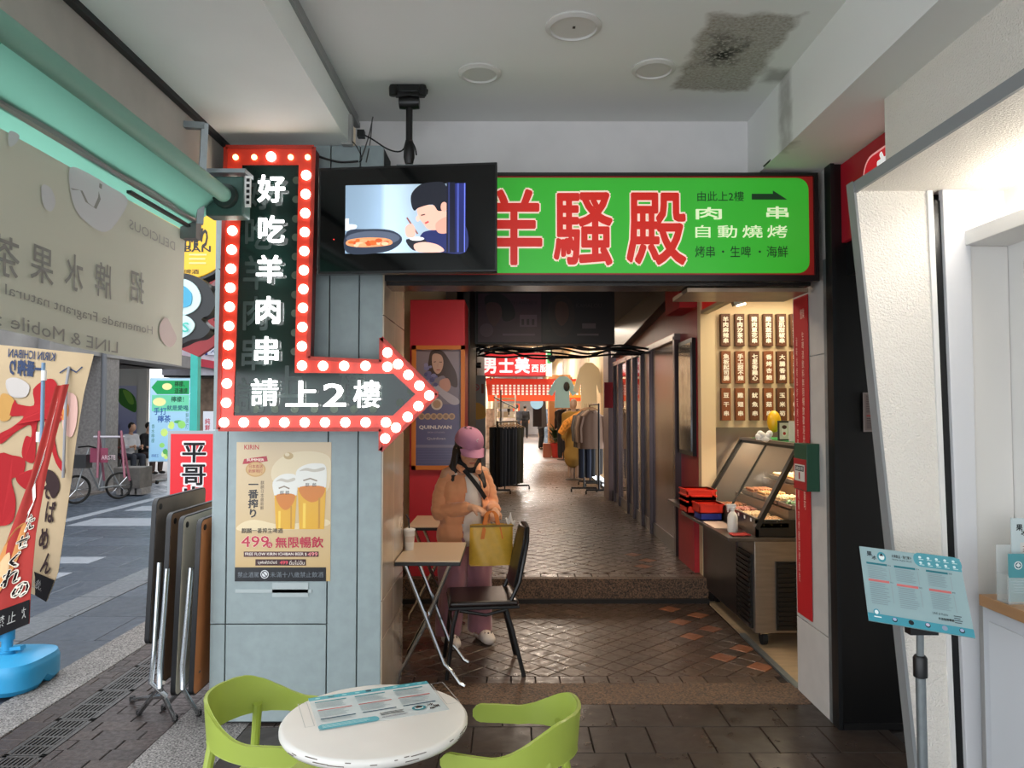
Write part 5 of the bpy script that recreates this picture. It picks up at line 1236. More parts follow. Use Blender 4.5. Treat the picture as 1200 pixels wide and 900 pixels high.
for y_ in (440, 512): MB().lathe([(.015, -.03), (.015, .03)], P(51.5 if y_ < 500 else 45.5, y_, 4.45), 12).build('pole_joint', stucco_plain, f1)
def quad(TL, TR, BR, BL, amp, fr, ph=0):
    TL, TR, BR, BL = [Vector(p) for p in (TL, TR, BR, BL)]
    def fn(u, v, d=0.0):
        p = (BL*(1-u)+BR*u)*(1-v)+(TL*(1-u)+TR*u)*v
        p = p+Vector((0, amp*sin(u*fr+v*3+ph)-d, 0)); return p
    return fn
def curve_map(rows, amp=.02, fr=7):
    """rows: list of (v, leftpx, rightpx, ypx_left, ypx_right, Y) from bottom v=0 to top v=1"""
    def fn(u, v, d=0.0):
        i = 0
        while i < len(rows)-2 and v > rows[i+1][0]: i += 1
        a, b = rows[i], rows[i+1]; t = (v-a[0])/(b[0]-a[0])
        g_ = [a[k]*(1-t)+b[k]*t for k in range(6)]
        Y = g_[5]+amp*sin(u*fr+v*5)
        return P(g_[1]*(1-u)+g_[2]*u, g_[3]*(1-u)+g_[4]*u, g_[5])+Vector((0, amp*sin(u*fr+v*5)-d, 0))
    return fn
# rear flag: beige, print seen mirrored
fa = thing('banner_flag', 'beige banner flag with large red strokes and mirrored black lettering', 'banner', (-3.2, 4.9, .8))
rowsA = [(0, -40, 52, 650, 706, 4.75), (.12, -40, 66, 620, 672, 4.75), (.45, -50, 86, 545, 560, 4.8), (.8, -60, 100, 450, 460, 4.85), (1, -60, 109, 398, 415, 4.9)]
fA = curve_map(rowsA, .025, 8)
MB().surf(lambda u, v: fA(u, v), 44, 40, .002).build('cloth', M('cloth_beige', '#b59f7e', .85, vary=.05, scale=4), fa)
def inv(rows, px, py):
    best = None
    f = curve_map(rows, 0)
    for i in range(0, 61):
        v = i/60
        k = 0
        while k < len(rows)-2 and v > rows[k+1][0]: k += 1
        a, b = rows[k], rows[k+1]; t = (v-a[0])/(b[0]-a[0]); g_ = [a[m]*(1-t)+b[m]*t for m in range(6)]
        u = (px-g_[1])/(g_[2]-g_[1]); e = abs(g_[3]*(1-u)+g_[4]*u-py)
        if best is None or e < best[0]: best = (e, u, v)
    return best[1], 1-best[2]
c = Pic((0, 0, 1, 1), fn=lambda u, v, d: fA(u, v, .007+d), eps=.0006)
def iA(px, py): return inv(rowsA, px, py)
def bA(pts, col): c.blob([iA(*p) for p in pts], col)
cp = lambda x, y: (x/3.915, 390+y/3.913)
bA([cp(*p) for p in ((20, 215), (70, 205), (130, 240), (110, 290), (40, 285))], '#b9b2ac'); bA([cp(*p) for p in ((0, 290), (40, 290), (60, 330), (40, 400), (0, 395))], '#bb8f52')
bA([cp(*p) for p in ((300, 290), (360, 300), (365, 400), (340, 480), (300, 440))], '#d9b0a4'); bA([cp(*p) for p in ((290, 345), (325, 335), (325, 385), (295, 400))], '#d48a4c')
bA([cp(*p) for p in ((60, 300), (75, 320), (150, 330), (150, 265), (215, 215), (265, 225), (290, 300), (260, 330), (300, 385), (270, 420), (210, 410), (170, 400), (160, 470), (150, 590), (110, 580), (95, 540), (110, 480), (135, 480), (130, 420), (70, 450), (20, 510), (0, 510), (0, 465), (50, 440), (100, 385), (40, 375))], '#a5282c')
bA([cp(*p) for p in ((250, 470), (235, 520), (260, 600), (300, 645), (300, 600), (270, 560), (258, 500))], '#a5282c')
bA([cp(*p) for p in ((0, 570), (60, 560), (110, 590), (100, 650), (60, 680), (80, 760), (70, 860), (20, 880), (0, 850))], '#a5282c'); bA([cp(*p) for p in ((80, 655), (150, 620), (170, 660), (130, 720), (90, 700))], '#a5282c')
bA([cp(*p) for p in ((200, 640), (240, 630), (272, 670), (270, 720), (235, 750), (205, 700))], '#3a2c2c'); bA([cp(*p) for p in ((220, 660), (240, 650), (255, 680), (240, 725), (222, 700))], '#c49a7e')
u, v = iA(38, 417); c.text('KIRIN ICHIBAN', u, v, .36, .04, '#3b4660', .02, mirror=True)
u, v = iA(30, 431); c.text('一番搾り', u, v, .28, .08, '#3b4660', .045, mirror=True)
u, v = iA(82, 434); c.stroke([(u-.05, v+.01), (u, v-.02), (u+.06, v), (u+.09, v-.03)], .008, '#3b4660')
for i, ch in enumerate('そばめん'):
    u, v = iA(54+(i % 2)*5-i*2, 570+i*30); c.text(ch, u, v, .10, .09, '#3a2c2c', .03)
c.poly([(0.3, .93), (1, .91), (1, 1), (0.3, 1)], '#1c1a1b'); c.text('止飲酒', .86, .955, .16, .04, '#8d8a86')
c.build('banner_print', fa, PRINTF)
MB().tube([P(81, 430, 4.85), P(78, 450, 4.8), P(74, 560, 4.75)], .009, 8).build('pole_sleeve', M('sleeve_grey', '#8f8f92', .5), fa)
rowsB = [(0, -30, 34, 757, 731, 4.36), (.15, -25, 36, 722, 700, 4.36), (.5, 5, 43, 640, 625, 4.38), (.8, 36, 55, 560, 552, 4.4), (1, 66, 80, 452, 450, 4.45)]
fB = curve_map(rowsB, .008, 9)
MB().surf(lambda u, v: fB(u, v), 30, 44, .002).build('cloth', M('cloth_red', '#a02a22', .8, vary=.08, scale=5), f1)
c = Pic((0, 0, 1, 1), fn=lambda u, v, d: fB(u, v, .006+d), eps=.0005)
c.blob([(0, .5), (.5, .42), (.6, .55), (.35, .75), (0, .8)], '#c98a52'); c.blob([(0, .62), (.3, .55), (.4, .7), (.1, .85), (0, .85)], '#d8b489')
c.rect(0, .86, 1, 1, '#1d1b1c', 8, 2)
for i, ch in enumerate('八歲禁止飲'): c.text(ch, .1+.19*i, .925, .15, .07, '#a9a7a2')
for i, (ch, x, s_z) in enumerate((('た', .72, .085), ('せ', .62, .085), ('く', .5, .09), ('れ', .5, .1), ('の', .78, .1))):
    y = .43+i*.088; c.text(ch, x, y, .42, s_z, '#e6dccb', .07); c.text(ch, x, y, .40, s_z, '#1b1416', .035)
c.stroke([(.5, .05), (.6, .15), (.4, .25), (.7, .33), (.5, .4)], .06, '#efe9df'); c.stroke([(.5, .05), (.6, .15), (.4, .25), (.7, .33), (.5, .4)], .03, '#221a1a')
c.build('banner_print', f1, PRINTF)
# ================================================ PASSAGE
rp_ = struct('wall_red_pillar', MB().box(-.862, -.392, 6.36, 6.9, .2, 2.56), M('red_pillar', '#bf2a38', .45, vary=.04, scale=4), .004)
qp = thing('framed_poster', 'orange-framed poster of a long-haired woman on the red pillar', 'poster', (-.62, 6.35, 1.1))
QY = 6.355
def q_(u, v, d): return Vector(((483+62*u-598)*QY/F, QY-.004-d, EYE+(482-(550-145*v))*QY/F))
a, b = q_(0, 0, 0), q_(1, 1, 0)
MB().box(a.x, b.x, QY-.004, QY+.004, a.z, b.z).build('backing', M('orange_frame', '#c8742c', .4), qp)
fr = MB()
for x0, x1, zz0, zz1 in ((a.x, b.x, a.z, a.z+.035), (a.x, b.x, b.z-.035, b.z), (a.x, a.x+.035, a.z, b.z), (b.x-.035, b.x, a.z, b.z)): fr.box(x0, x1, QY-.03, QY-.004, zz0, zz1)
fr.build('frame', M('orange_frame', '#c8742c', .4), qp)
c = Pic((20, 30, 390, 895), fn=q_, eps=.0006)
c.rect(45, 55, 365, 870, '#6a6078', 1, 6, col2='#5c5f88'); c.rect(45, 55, 365, 440, '#8b7d84', 1, 3, col2='#77707f')
c.blob([(150, 70), (195, 58), (240, 75), (290, 150), (330, 230), (335, 320), (280, 300), (240, 240), (170, 260), (130, 220), (135, 130)], '#4b3a34')
c.blob([(160, 100), (185, 85), (225, 100), (238, 150), (225, 205), (200, 228), (175, 210), (160, 165)], '#c09a8a'); c.stroke([(170, 145), (186, 142)], 5, '#4a3430'); c.stroke([(208, 145), (228, 145)], 5, '#4a3430'); c.stroke([(190, 200), (214, 200)], 6, '#9a4a4c'); c.stroke([(200, 150), (198, 178)], 3, '#a88072')
c.blob([(220, 270), (270, 260), (290, 310), (270, 350), (225, 340), (210, 300)], '#b98a7c'); c.blob([(190, 300), (240, 340), (340, 400), (345, 438), (290, 438), (200, 360), (170, 330)], '#a8a1ad')
for i in range(18): c.ell(115+random.random()*70, 140+random.random()*170, 10+random.random()*14, 8+random.random()*12, ['#6a678f', '#7f7ca6', '#5a5880', '#8d86a8'][i % 4], 8)
c.ell(193, 440, 40, 40, '#c9b9ad'); c.ell(193, 440, 28, 28, '#a98a72')
for i in range(6): c.ell(88+i*42, 525, 23, 23, '#b3967c'); c.ell(88+i*42, 525, 14, 14, '#8d7568')
c.text('QUINLIVAN', 183, 602, 225, 28, '#d9cfcf', .03); c.text('SKIN STUDIO', 190, 636, 120, 10, '#a59cae'); c.text('Quinlivan', 190, 680, 130, 20, '#b9b0bc')
c.rect(45, 722, 365, 742, '#7d7a96'); c.lines(60, 750, 350, 860, 6, '#6c6e94', .15, 3); c.build('poster_print', qp, PRINTG)
# dark hanging lightbox across the passage
LYB = 8.0
def lb_(px, py): return P(px, py, LYB)
dl = thing('dark_lightbox', 'unlit dark advertising lightbox with two faces hanging across the passage', 'sign', (.2, 8.05, 2.33))
a, b = lb_(520, 403), lb_(720, 341)
MB().box(a.x, b.x, 8.0, 8.25, a.z, b.z).build('cabinet', M('cabinet_black', '#141314', .4), dl)
c = Pic((520, 341, 720, 403), fn=lambda u, v, d: Vector((a.x+(b.x-a.x)*u, 7.997-d, a.z+(b.z-a.z)*v)), eps=.001)
c.rect(522, 344, 558, 401, '#14181c'); c.text('PREMIUM', 545, 359, 18, 7, '#4a5258', .02); c.rect(560, 344, 634, 401, '#4a2f3f')
c.blob([(568, 348), (585, 344), (600, 356), (603, 372), (590, 376), (585, 360), (572, 362)], '#1d1519'); c.blob([(570, 356), (584, 356), (588, 368), (580, 382), (572, 374)], '#5b3a3c'); c.text('PHARMEY', 614, 355, 32, 4, '#2a1a24'); c.ell(570, 387, 8, 8, '#5f4856'); c.rect(609, 369, 629, 383, '#6f5468')
for i in range(3): c.rect(611+i*6, 374, 614+i*6, 381, '#33222d')
c.lines(589, 391, 628, 394, 1, '#6f5468', .8); c.rect(636, 344, 717, 401, '#171417'); c.blob([(645, 350), (660, 346), (672, 358), (672, 380), (662, 395), (650, 390), (642, 370)], '#2a1d1b'); c.blob([(652, 355), (664, 356), (666, 372), (658, 382), (651, 372)], '#4e3026')
c.text('KAHALOU', 690, 358, 30, 5, '#3a3034'); c.rect(682, 379, 698, 385, '#5a5054'); c.lines(676, 391, 702, 394, 1, '#5a5054', .8)
for x_ in (559, 635): c.rect(x_-.6, 343, x_+.6, 402, '#050505')
c.build('sign_print', dl, MC('print_dark', .35))
for x_ in (-.4, .9): MB().box(x_-.02, x_+.02, 8.1, 8.14, b.z, 3.0).build('hanger', blackm, dl)
# black side sign and red block on the right
bsn = thing('black_side_sign', 'dark blue-black long sign on the right wall of the passage', 'sign', (1.6, 9, 2.4))
MB().prism([(1.55, 7.25, 2.72), (1.55, 7.25, 3.0), (1.55, 11.4, 3.0), (1.55, 11.4, 2.42)], (.11, 0, 0)).build('panel', M('panel_blueblack', '#15171f', .35), bsn)
rsg = thing('red_block_sign', 'plain red box sign jutting from the passage wall over the shopfront', 'sign', (1.5, 6.9, 2.45))
MB().box(1.50, 1.66, 6.55, 7.15, 2.52, 2.9).build('box', red_paint, rsg)
mir = thing('framed_mirror', 'dark-framed reflective poster case on the red wall beside the food stall', 'poster case', (1.65, 6.9, 1.2))
MB().box(1.625, 1.66, 6.62, 7.16, 1.2, 2.26).build('frame', blackm, mir); MB().box(1.618, 1.626, 6.66, 7.12, 1.24, 2.22).build('pane', M('case_pane', '#8b8f92', .12, metal=.85, vary=.6, scale=7), mir)
# cable tangle above
random.seed(3)
for k in range(7):
    pts = [Vector((-.6+k*.1, 8.4+.1*k, 2.45))]
    for i in range(7): pts.append(Vector((-.4+i*.33, 8.35+.12*k, 2.32+.06*random.uniform(-1, 1)-.02*k*.3)))
    cable('cable', pts, .012, cab, 'black cable sagging in the tangle under the dark lightbox', 4, group='cables under the dark lightbox')
cam_ = thing('spot_lamp', 'small black spot lamp hanging from the cable tangle', 'lamp', P(647, 415, 9))
MB().lathe([(.03, -.06), (.045, .06)], P(647, 420, 9), 12, 'Y').build('head', blackm, cam_); MB().tube([P(647, 420, 9), P(645, 400, 9), P(645, 385, 9)], .01, 6).build('stem', blackm, cam_)
# left: grey door panel with a no-smoking mark
gp = thing('grey_panel', 'grey upright panel with a no smoking sign beside the red pillar', 'panel', (-.35, 8.6, .2))
a, b = P(549, 600, 8.6), P(569, 440, 8.6)
MB().box(a.x, b.x, 8.6, 8.68, .2, b.z).build('board', M('panel_grey_b', '#7c7874', .5), gp)
c = Pic((549, 440, 569, 500), fn=lambda u, v, d: Vector((a.x+(b.x-a.x)*u, 8.598-d, P(0, 500, 8.6).z+(b.z-P(0, 500, 8.6).z)*v)), eps=.001)
c.ring(558, 454, 3.2, .9, '#a03038'); c.stroke([(556, 452), (560, 456)], .8, '#a03038'); c.rect(564, 450, 567, 461, '#6a3a2a'); c.blob([(550, 475), (560, 472), (568, 478), (568, 490), (550, 490)], '#b98a3c'); c.build('sign_print', gp, PRINT)
pcam = thing('wall_camera', 'small black camera on a bracket above the grey panel', 'camera', P(558, 427, 8.7)); MB().lathe([(.03, -.07), (.035, .07)], P(557, 428, 8.7), 12, 'X').build('body', blackm, pcam); MB().box(P(552, 0, 8.7).x-.14, P(552, 0, 8.7).x, 8.68, 8.72, P(0, 430, 8.7).z-.02, P(0, 430, 8.7).z+.02).build('bracket', blackm, pcam)
struct('wall_passage_left', MB().box(-.6, -.39, 8.7, 11.2, .2, 3.3).box(-.6, -.44, 6.9, 8.7, .2, 3.3), M('passage_left_paint', '#5d5048', .6, vary=.1, scale=3))
struct('wall_passage_corner', MB().box(1.62, 1.95, 11.7, 12.3, .2, 3.3), M('pinkish_panel', '#7d6a68', .5, vary=.05, scale=4))
cor = bpy.data.objects['wall_passage_corner']
MB().box(1.60, 1.9, 11.68, 11.7, .2, .36).build('black_base', blackm, cor); MB().box(P(706, 0, 11.69).x, P(717, 0, 11.69).x, 11.68, 11.7, P(0, 478, 11.69).z, P(0, 448, 11.69).z).build('red_poster', M('poster_red', '#a3121c', .5), cor)
MB().box(1.545, 1.62, 11.7, 12.3, .2, 2.7).build('side', M('pinkish_panel', '#7d6a68', .5), cor)
# ---- clothing
def garment(label, c, w, h, mat, rz=0.0, kind='jacket', group=None, hang=None):
    t = thing(kind, label, kind, (c[0], c[1], c[2]-h), rz, group)
    if kind == 'jacket':
        m = MB()
        def fn(u, v):
            a = 2*pi*u; k = v; wd = w*(.5-.04*k) if k < .82 else w*(.5-.04*.82)*(1-(k-.82)/.18*.72)
            return (wd*cos(a), .055*sin(a)*(1+.15*sin(a*5+c[0]*9)), h*k)
        m.surf(fn, 20, 10); m.build('body', mat, t, world=False, smooth=70)
        for s in (-1, 1): MB().tube([(s*w*.40, 0, h*.84), (s*w*.52, -.02, h*.55), (s*w*.50, -.03, h*.16)], [.055, .05, .04], 8).build('sleeve', mat, t, world=False)
        MB().tube([(-.05, -.04, h*.98), (0, -.06, h*.94), (.05, -.04, h*.98)], .015, 6).build('collar', mat, t, world=False)
    else:
        for s in (-1, 1): MB().tube([(s*w*.24, 0, h), (s*w*.25, -.01, h*.5), (s*w*.25, 0, 0.02)], [w*.24, w*.22, w*.20], 8).build('trouser_leg', mat, t, world=False)
        MB().box(-w*.46, w*.46, -.03, .03, h*.96, h*1.01).build('waistband', mat, t, world=False)
    MB().tube([(-.14, 0, h*.99), (0, 0, h+.05), (.14, 0, h*.99)], .008, 5).tube([(0, 0, h+.05), (0, 0, h+.09), (.0, .02, h+.12)], .004, 5).build('hanger', M('hanger_wood', '#9a7248', .5), t, world=False)
    return t
def rack(label, x0, x1, y0, y1, z, zb, ax):
    t = thing('clothes_rack', label, 'clothes rack', ((x0+x1)/2, (y0+y1)/2, zb))
    MB().tube([(x0, y0, z), (x1, y1, z)], .016, 8).build('rail', blackm, t)
    for (x, y) in ((x0, y0), (x1, y1)):
        MB().tube([(x, y, z), (x, y, zb+.06)], .016, 8).build('post', blackm, t)
        dx, dy = (.22, 0) if abs(y1-y0) > abs(x1-x0) else (0, .22)
        MB().bar((x-dx, y-dy, zb+.07), (x+dx, y+dy, zb+.07), .03, .03).build('foot', blackm, t)
        for s in (-1, 1): MB().lathe([(.03, -.012), (.03, .012)], (x+s*dx, y+s*dy, zb+.03), 10, 'X').build('caster', rubber, t)
    return t
rack('black clothes rack of jackets against the right side of the passage', 1.50, 1.52, 12.6, 14.2, 1.72, .2, 'y')
jc = ['#8a6f5c', '#a98d78', '#7a6658', '#5a5048', '#2d2a2c', '#232227', '#3a3432', '#2a2828', '#4a4440']
jn = ['pale brown jacket, nearest the aisle end of the rack', 'light taupe jacket second on the rack', 'grey-brown jacket in the front part of the rack', 'brownish grey jacket at the middle of the rack', 'charcoal jacket behind the middle of the rack', 'near-black jacket on the rack', 'dark brown jacket toward the far end of the rack', 'black jacket toward the far end of the rack', 'dark taupe jacket farthest on the rack']
for i in range(9):
    y = 12.7+i*.17
    garment(jn[8-i] if False else jn[i], (1.40-.012*i+(.12 if i > 4 else 0), y, 1.62), .46, .66, M('cloth_%d' % i, jc[i], .9, sheen=.3), radians(14+3*(i % 3)), group='jackets on the rack')
for i in range(4):
    garment(['dark blue trousers hanging low under the jackets', 'black trousers beside the blue ones under the jackets', 'tan trousers at the near end under the jackets', 'grey trousers at the far end under the jackets'][i], (1.30+.1*i, 13.0+i*.25, 1.08), .26, .66, M('tr_%d' % i, ['#1f2535', '#151518', '#6e5c48', '#3a3634'][i], .9), radians(20), 'trousers', 'trousers on the low rail')
rack('lower clothes rack of trousers under the jackets', 1.28, 1.62, 12.95, 13.85, 1.2, .2, 'y')
rack('black clothes rack of long dark trousers left of the aisle', -.22, .12, 12.6, 13.4, 1.42, .2, 'y')
for i in range(7):
    garment(['black trousers nearest on the left rack', 'charcoal trousers second on the left rack', 'grey-black trousers third on the left rack', 'dark trousers in the middle of the left rack', 'faded black trousers past the middle of the left rack', 'olive trousers near the far end of the left rack', 'dark olive trousers at the far end of the left rack'][i], (-.24+.06*i, 12.62+i*.12, 1.32), .25, 1.02, M('tl_%d' % i, ['#17181b', '#26272b', '#1d1e22', '#141417', '#2f3034', '#3d3a2c', '#4a4430'][i], .9), radians(8), 'trousers', 'trousers on the left rack')
yb_ = thing('yellow_bag', 'yellow shopping bag on the floor beside the left clothes rack', 'bag', (.1, 14.7, .2))
bm_ = MB(); bm_.surf(lambda u, v: (.03+(.17-.05*v)*cos(2*pi*u)*(1+.1*sin(7*u*2*pi)*.3), 14.8+.1*sin(2*pi*u), .2+.42*v), 20, 6, .004); bm_.build('body', M('bag_yellow', '#c98f1e', .5), yb_)
# mannequins
def mannequin(label, x, y, h, coat, coatcol, rz, long_=True):
    t = thing('mannequin', label, 'mannequin', (x, y, .2), rz)
    me = grow([('e', (0, 0, h-.11), (.075, .09, .11)), ('c', (0, 0, h-.25), .045, (0, 0, h-.15), .045), ('c', (-.16, 0, h-.32), .06, (.16, 0, h-.32), .06), ('e', (0, 0, h-.5), (.15, .09, .24)), ('e', (0, 0, h-.75), (.14, .09, .14))]+[('c', (s*.08, 0, h-.8), .08, (s*.08, 0, .45), .05) for s in (-1, 1)]+[('c', (s*.08, 0, .45), .05, (s*.08, -.02, .06), .035) for s in (-1, 1)]+[('c', (s*.18, 0, h-.33), .045, (s*.22, .03, h-.62), .035) for s in (-1, 1)]+[('c', (s*.22, .03, h-.62), .035, (s*.2, -.05, h-.85), .028) for s in (-1, 1)], .022, 3)
    part_mesh('figure', me, M('mannequin_skin', '#a98c78', .5), t)
    bot = .34 if long_ else .85
    sh = [('c', (-.15, 0, h-.33), .075, (.15, 0, h-.33), .075), ('e', (0, 0, h-.52), (.19, .13, .26)), ('c', (0, 0, h-.7), .17, (0, 0, bot+.1), .2 if long_ else .16)]+[('c', (s*.19, 0, h-.34), .065, (s*.235, .03, h-.62), .055) for s in (-1, 1)]+[('c', (s*.235, .03, h-.62), .055, (s*.21, -.05, h-.82), .045) for s in (-1, 1)]
    part_mesh('coat', grow(sh, .025, 3), coat, t, disp=.02, dscale=7)
    if not long_: part_mesh('trousers', grow([('c', (s*.08, 0, h-.8), .10, (s*.09, 0, .1), .07) for s in (-1, 1)], .025, 2), coat, t)
    MB().lathe([(.0, .0), (.17, .0), (.17, .012), (.0, .02)], (0, 0, 0), 24).tube([(0, .04, 0), (0, .04, .5)], .012, 8).build('stand', blackm, t, world=False)
    return t
mannequin('mannequin in a long mustard brown coat with a plaid scarf by the jacket rack', 1.30, 15.3, 1.66, M('coat_mustard', '#8a6a2c', .85), 0, radians(-25))
mannequin('mannequin in a dark suit beside the potted plant', 1.52, 21.5, 1.72, M('suit_dark', '#1b1d22', .85), 0, radians(-30), False)
mannequin('mannequin in a brown jacket between the dark suit and the mustard coat', 1.60, 18.6, 1.72, M('jacket_brown', '#3b2c22', .85), 0, radians(-20), False)
sc_ = thing('scarf', 'orange plaid scarf across the shoulder of the mustard coat', 'scarf', (1.3, 15.2, 1.3))
MB().tube([P(657, 508, 15.1), P(664, 497, 15.05), P(676, 489, 15.0), P(686, 483, 15.05)], [.07, .09, .09, .07], 10).build('cloth', M('scarf_orange', '#c9822e', .85, vary=.4, scale=20), sc_)
# plant in red pot and column
pt = thing('potted_plant', 'bushy green plant in a red pot at the foot of the tan column', 'plant', (1.45, 22.6, .2))
MB().lathe([(.14, 0), (.2, .42), (.22, .44), (.19, .44), (.17, .36), (.0001, .36)], (1.42, 22.6, .2), 24).build('pot', M('pot_red', '#b3261c', .4), pt)
lm = MB(); random.seed(11)
for k in range(160):
    a = random.random()*2*pi; e = random.uniform(.1, 1.45); L = random.uniform(.25, .55); r0 = .05
    p0 = Vector((1.42+r0*cos(a), 22.6+r0*sin(a), .6+random.random()*.3)); d = Vector((cos(a)*cos(e), sin(a)*cos(e), sin(e))); p2 = p0+d*L+Vector((0, 0, -.06)); p1 = p0+d*L*.55+Vector((0, 0, .03)); w = Vector((-sin(a), cos(a), 0))*.025
    lm.add([p0, p1+w, p2, p1-w], [(0, 1, 2, 3)])
lm.build('foliage', M('leaf_green', '#24401e', .5, vary=.3, scale=10), pt, kind='stuff')
tc_ = struct('wall_tan_column', MB().box(1.22, 1.9, 23.4, 24.2, .2, 2.75), M('tan_column', '#a9784c', .6, vary=.06, scale=3))
gb_ = thing('gift_box', 'pale reddish box beside the red pot', 'box', (1.15, 22.7, .2)); MB().box(1.0, 1.24, 22.6, 22.9, .2, .62).build('body', M('box_pinkish', '#a86a54', .6), gb_)
# signs above the far passage
rd = thing('menswear_sign', 'red lit shop sign with big white characters over the far passage', 'sign', (.3, 19.5, 2.6))
RSY = 19.5
def z_(px, py): return P(px, py, RSY)
a, b = z_(566, 441), z_(642, 413)
MB().box(a.x, b.x, RSY, RSY+.3, a.z, b.z).build('cabinet', M('cab_red', '#8d1a22', .5), rd)
c = Pic((566, 413, 642, 441), fn=lambda u, v, d: Vector((a.x+(b.x-a.x)*u, RSY-.01-d, a.z+(b.z-a.z)*v)), eps=.004)
c.rect(567, 414, 641, 440, '#b81f2c')
for ch, x in (('男', 574), ('士', 593), ('美', 612)): c.text(ch, x, 428, 18, 20, '#e9e4f4', .035)
c.text('西', 627, 431.5, 9, 10, '#e9e4f4', .02); c.text('服', 637, 431.5, 9, 10, '#e9e4f4', .02); c.build('sign_print', rd, MC('red_lit_print', .5, emit=.3))
for x_ in (a.x+.1, b.x-.1): MB().tube([(x_, RSY+.1, b.z), (x_, RSY+.1, 3.92)], .03, 6).build('hanger', galv, rd)
oa = thing('orange_lit_awning', 'red and orange lit awning with rows of white characters under the menswear sign', 'awning', (.3, 20.2, 1.9))
def za(px, py): return P(px, py, 20.2)
MB().prism([za(569, 443), za(697, 446), za(697, 470), za(572, 470)], (0, .25, 0)).build('box', M('awning_red', '#c23a20', .5, emit=.2), oa)
c = Pic((570, 443, 697, 470), fn=lambda u, v, d: za(570+127*u, 470-27*v)+Vector((0, -.01-d, 0)), eps=.004)
c.rect(570, 444, 696, 450, '#c0301f'); c.rect(572, 463, 696, 470, '#d2481f'); c.rect(575, 450, 655, 463, '#b8382c'); c.rect(655, 447, 696, 466, '#e58a2c')
for r_ in range(4):
    for k in range(24 if r_ < 3 else 22): c.rect(577+k*4.9, 451+r_*3.2, 579.6+k*4.9, 453.2+r_*3.2, '#f6e8dc'); c.k -= 1
c.build('sign_print', oa, MC('awning_print', .5, emit=.45))
for px in (575, 690): MB().tube([za(px, 446), Vector((za(px, 446).x, 20.3, 3.92))], .02, 6).build('hanger', galv, oa)
gs_ = thing('green_strip_sign', 'small vertical pale sign with green marks at the right end of the menswear sign', 'sign', P(643, 420, 19.2))
a, b = P(640, 441, 19.2), P(647, 410, 19.2); MB().box(a.x, b.x, 19.2, 19.35, a.z, b.z).build('panel', M('pale_green', '#b9d8bd', .5, emit=.4), gs_); MB().box(a.x+.03, b.x-.03, 19.19, 19.2, b.z-.35, b.z-.05).build('green_mark', M('mark_green', '#2f9a58', .5), gs_); MB().tube([(a.x+.08, 19.3, b.z), (a.x+.08, 19.3, 3.92)], .01, 5).build('hanger', galv, gs_)
bp2 = thing('blue_shirt', 'pale blue garment hung high on the right wall of the far passage', 'garment', P(655, 470, 17))
c5 = [(650, 446), (656, 441), (664, 441), (670, 446), (676, 461), (671, 464), (667, 457), (668, 478), (650, 478), (651, 457), (647, 464), (642, 461)]
MB().prism([P(*p, 17.0) for p in c5], (0, .08, 0)).build('cloth', M('cloth_paleblue', '#9cc7d6', .8), bp2); MB().sphere(P(664, 453, 16.98), (.07, .03, .11), 10, 8).build('dark_emblem', blackm, bp2); MB().tube([P(660, 441, 17), P(660, 425, 17), Vector((P(660, 425, 17).x, 17, 3.92))], .008, 5).build('hanger', galv, bp2)
wg = thing('white_shirt', 'white garment hung near the wall beside the pale blue one', 'garment', P(690, 460, 16))
MB().prism([P(*p, 16.0) for p in ((679, 432), (686, 425), (694, 425), (702, 432), (708, 458), (702, 461), (699, 448), (700, 482), (681, 484), (681, 448), (678, 461), (672, 458))], (0, .07, 0)).build('cloth', M('cloth_cream', '#dccfae', .8), wg); MB().tube([P(690, 424, 16), Vector((P(690, 424, 16).x, 16, 3.92))], .008, 5).build('hanger', galv, wg)
# shelves of pale goods on the left
sv = thing('shelf_unit', 'open shelf unit stacked with folded pale clothes on the left of the far passage', 'shelves', (-.2, 17.5, .2))
for k in range(8): MB().box(-.35, .12, 17.3, 18.5, .35+k*.22, .37+k*.22).build('shelf', M('shelf_cream', '#d8cbb0', .6), sv)
for x_ in (-.35, .12):
    for y_ in (17.3, 18.5): MB().box(x_-.015, x_+.015, y_-.015, y_+.015, .2, 2.0).build('upright', stucco_plain, sv)
random.seed(4)
for k in range(7):
    for j in range(3):
        o = MB().box(-.30+j*.14, -.19+j*.14, 17.32, 17.7, .372+k*.22, .45+k*.22+.05*random.random()).build('folded_clothes', M('folded_%d' % ((k+j) % 4), ['#e0d8c4', '#c8b79c', '#b9a894', '#ece7da'][(k+j) % 4], .8), None, 'pale folded clothes on the %s shelf of the unit, %s pile' % (['lowest', 'second', 'third', 'fourth', 'fifth', 'sixth', 'top'][k], ['left', 'middle', 'right'][j]), cat='clothes', group='folded clothes on the shelves', bevel=.01)
lt = thing('garment_stand', 'thin black stand arm in front of the shelves', 'stand', (-.1, 15.8, .2)); MB().tube([(-.2, 15.8, .2), (-.2, 15.8, 2.05)], .015, 6).tube([(-.35, 15.8, 1.9), (.15, 15.8, 1.65)], .012, 6).build('frame', blackm, lt)
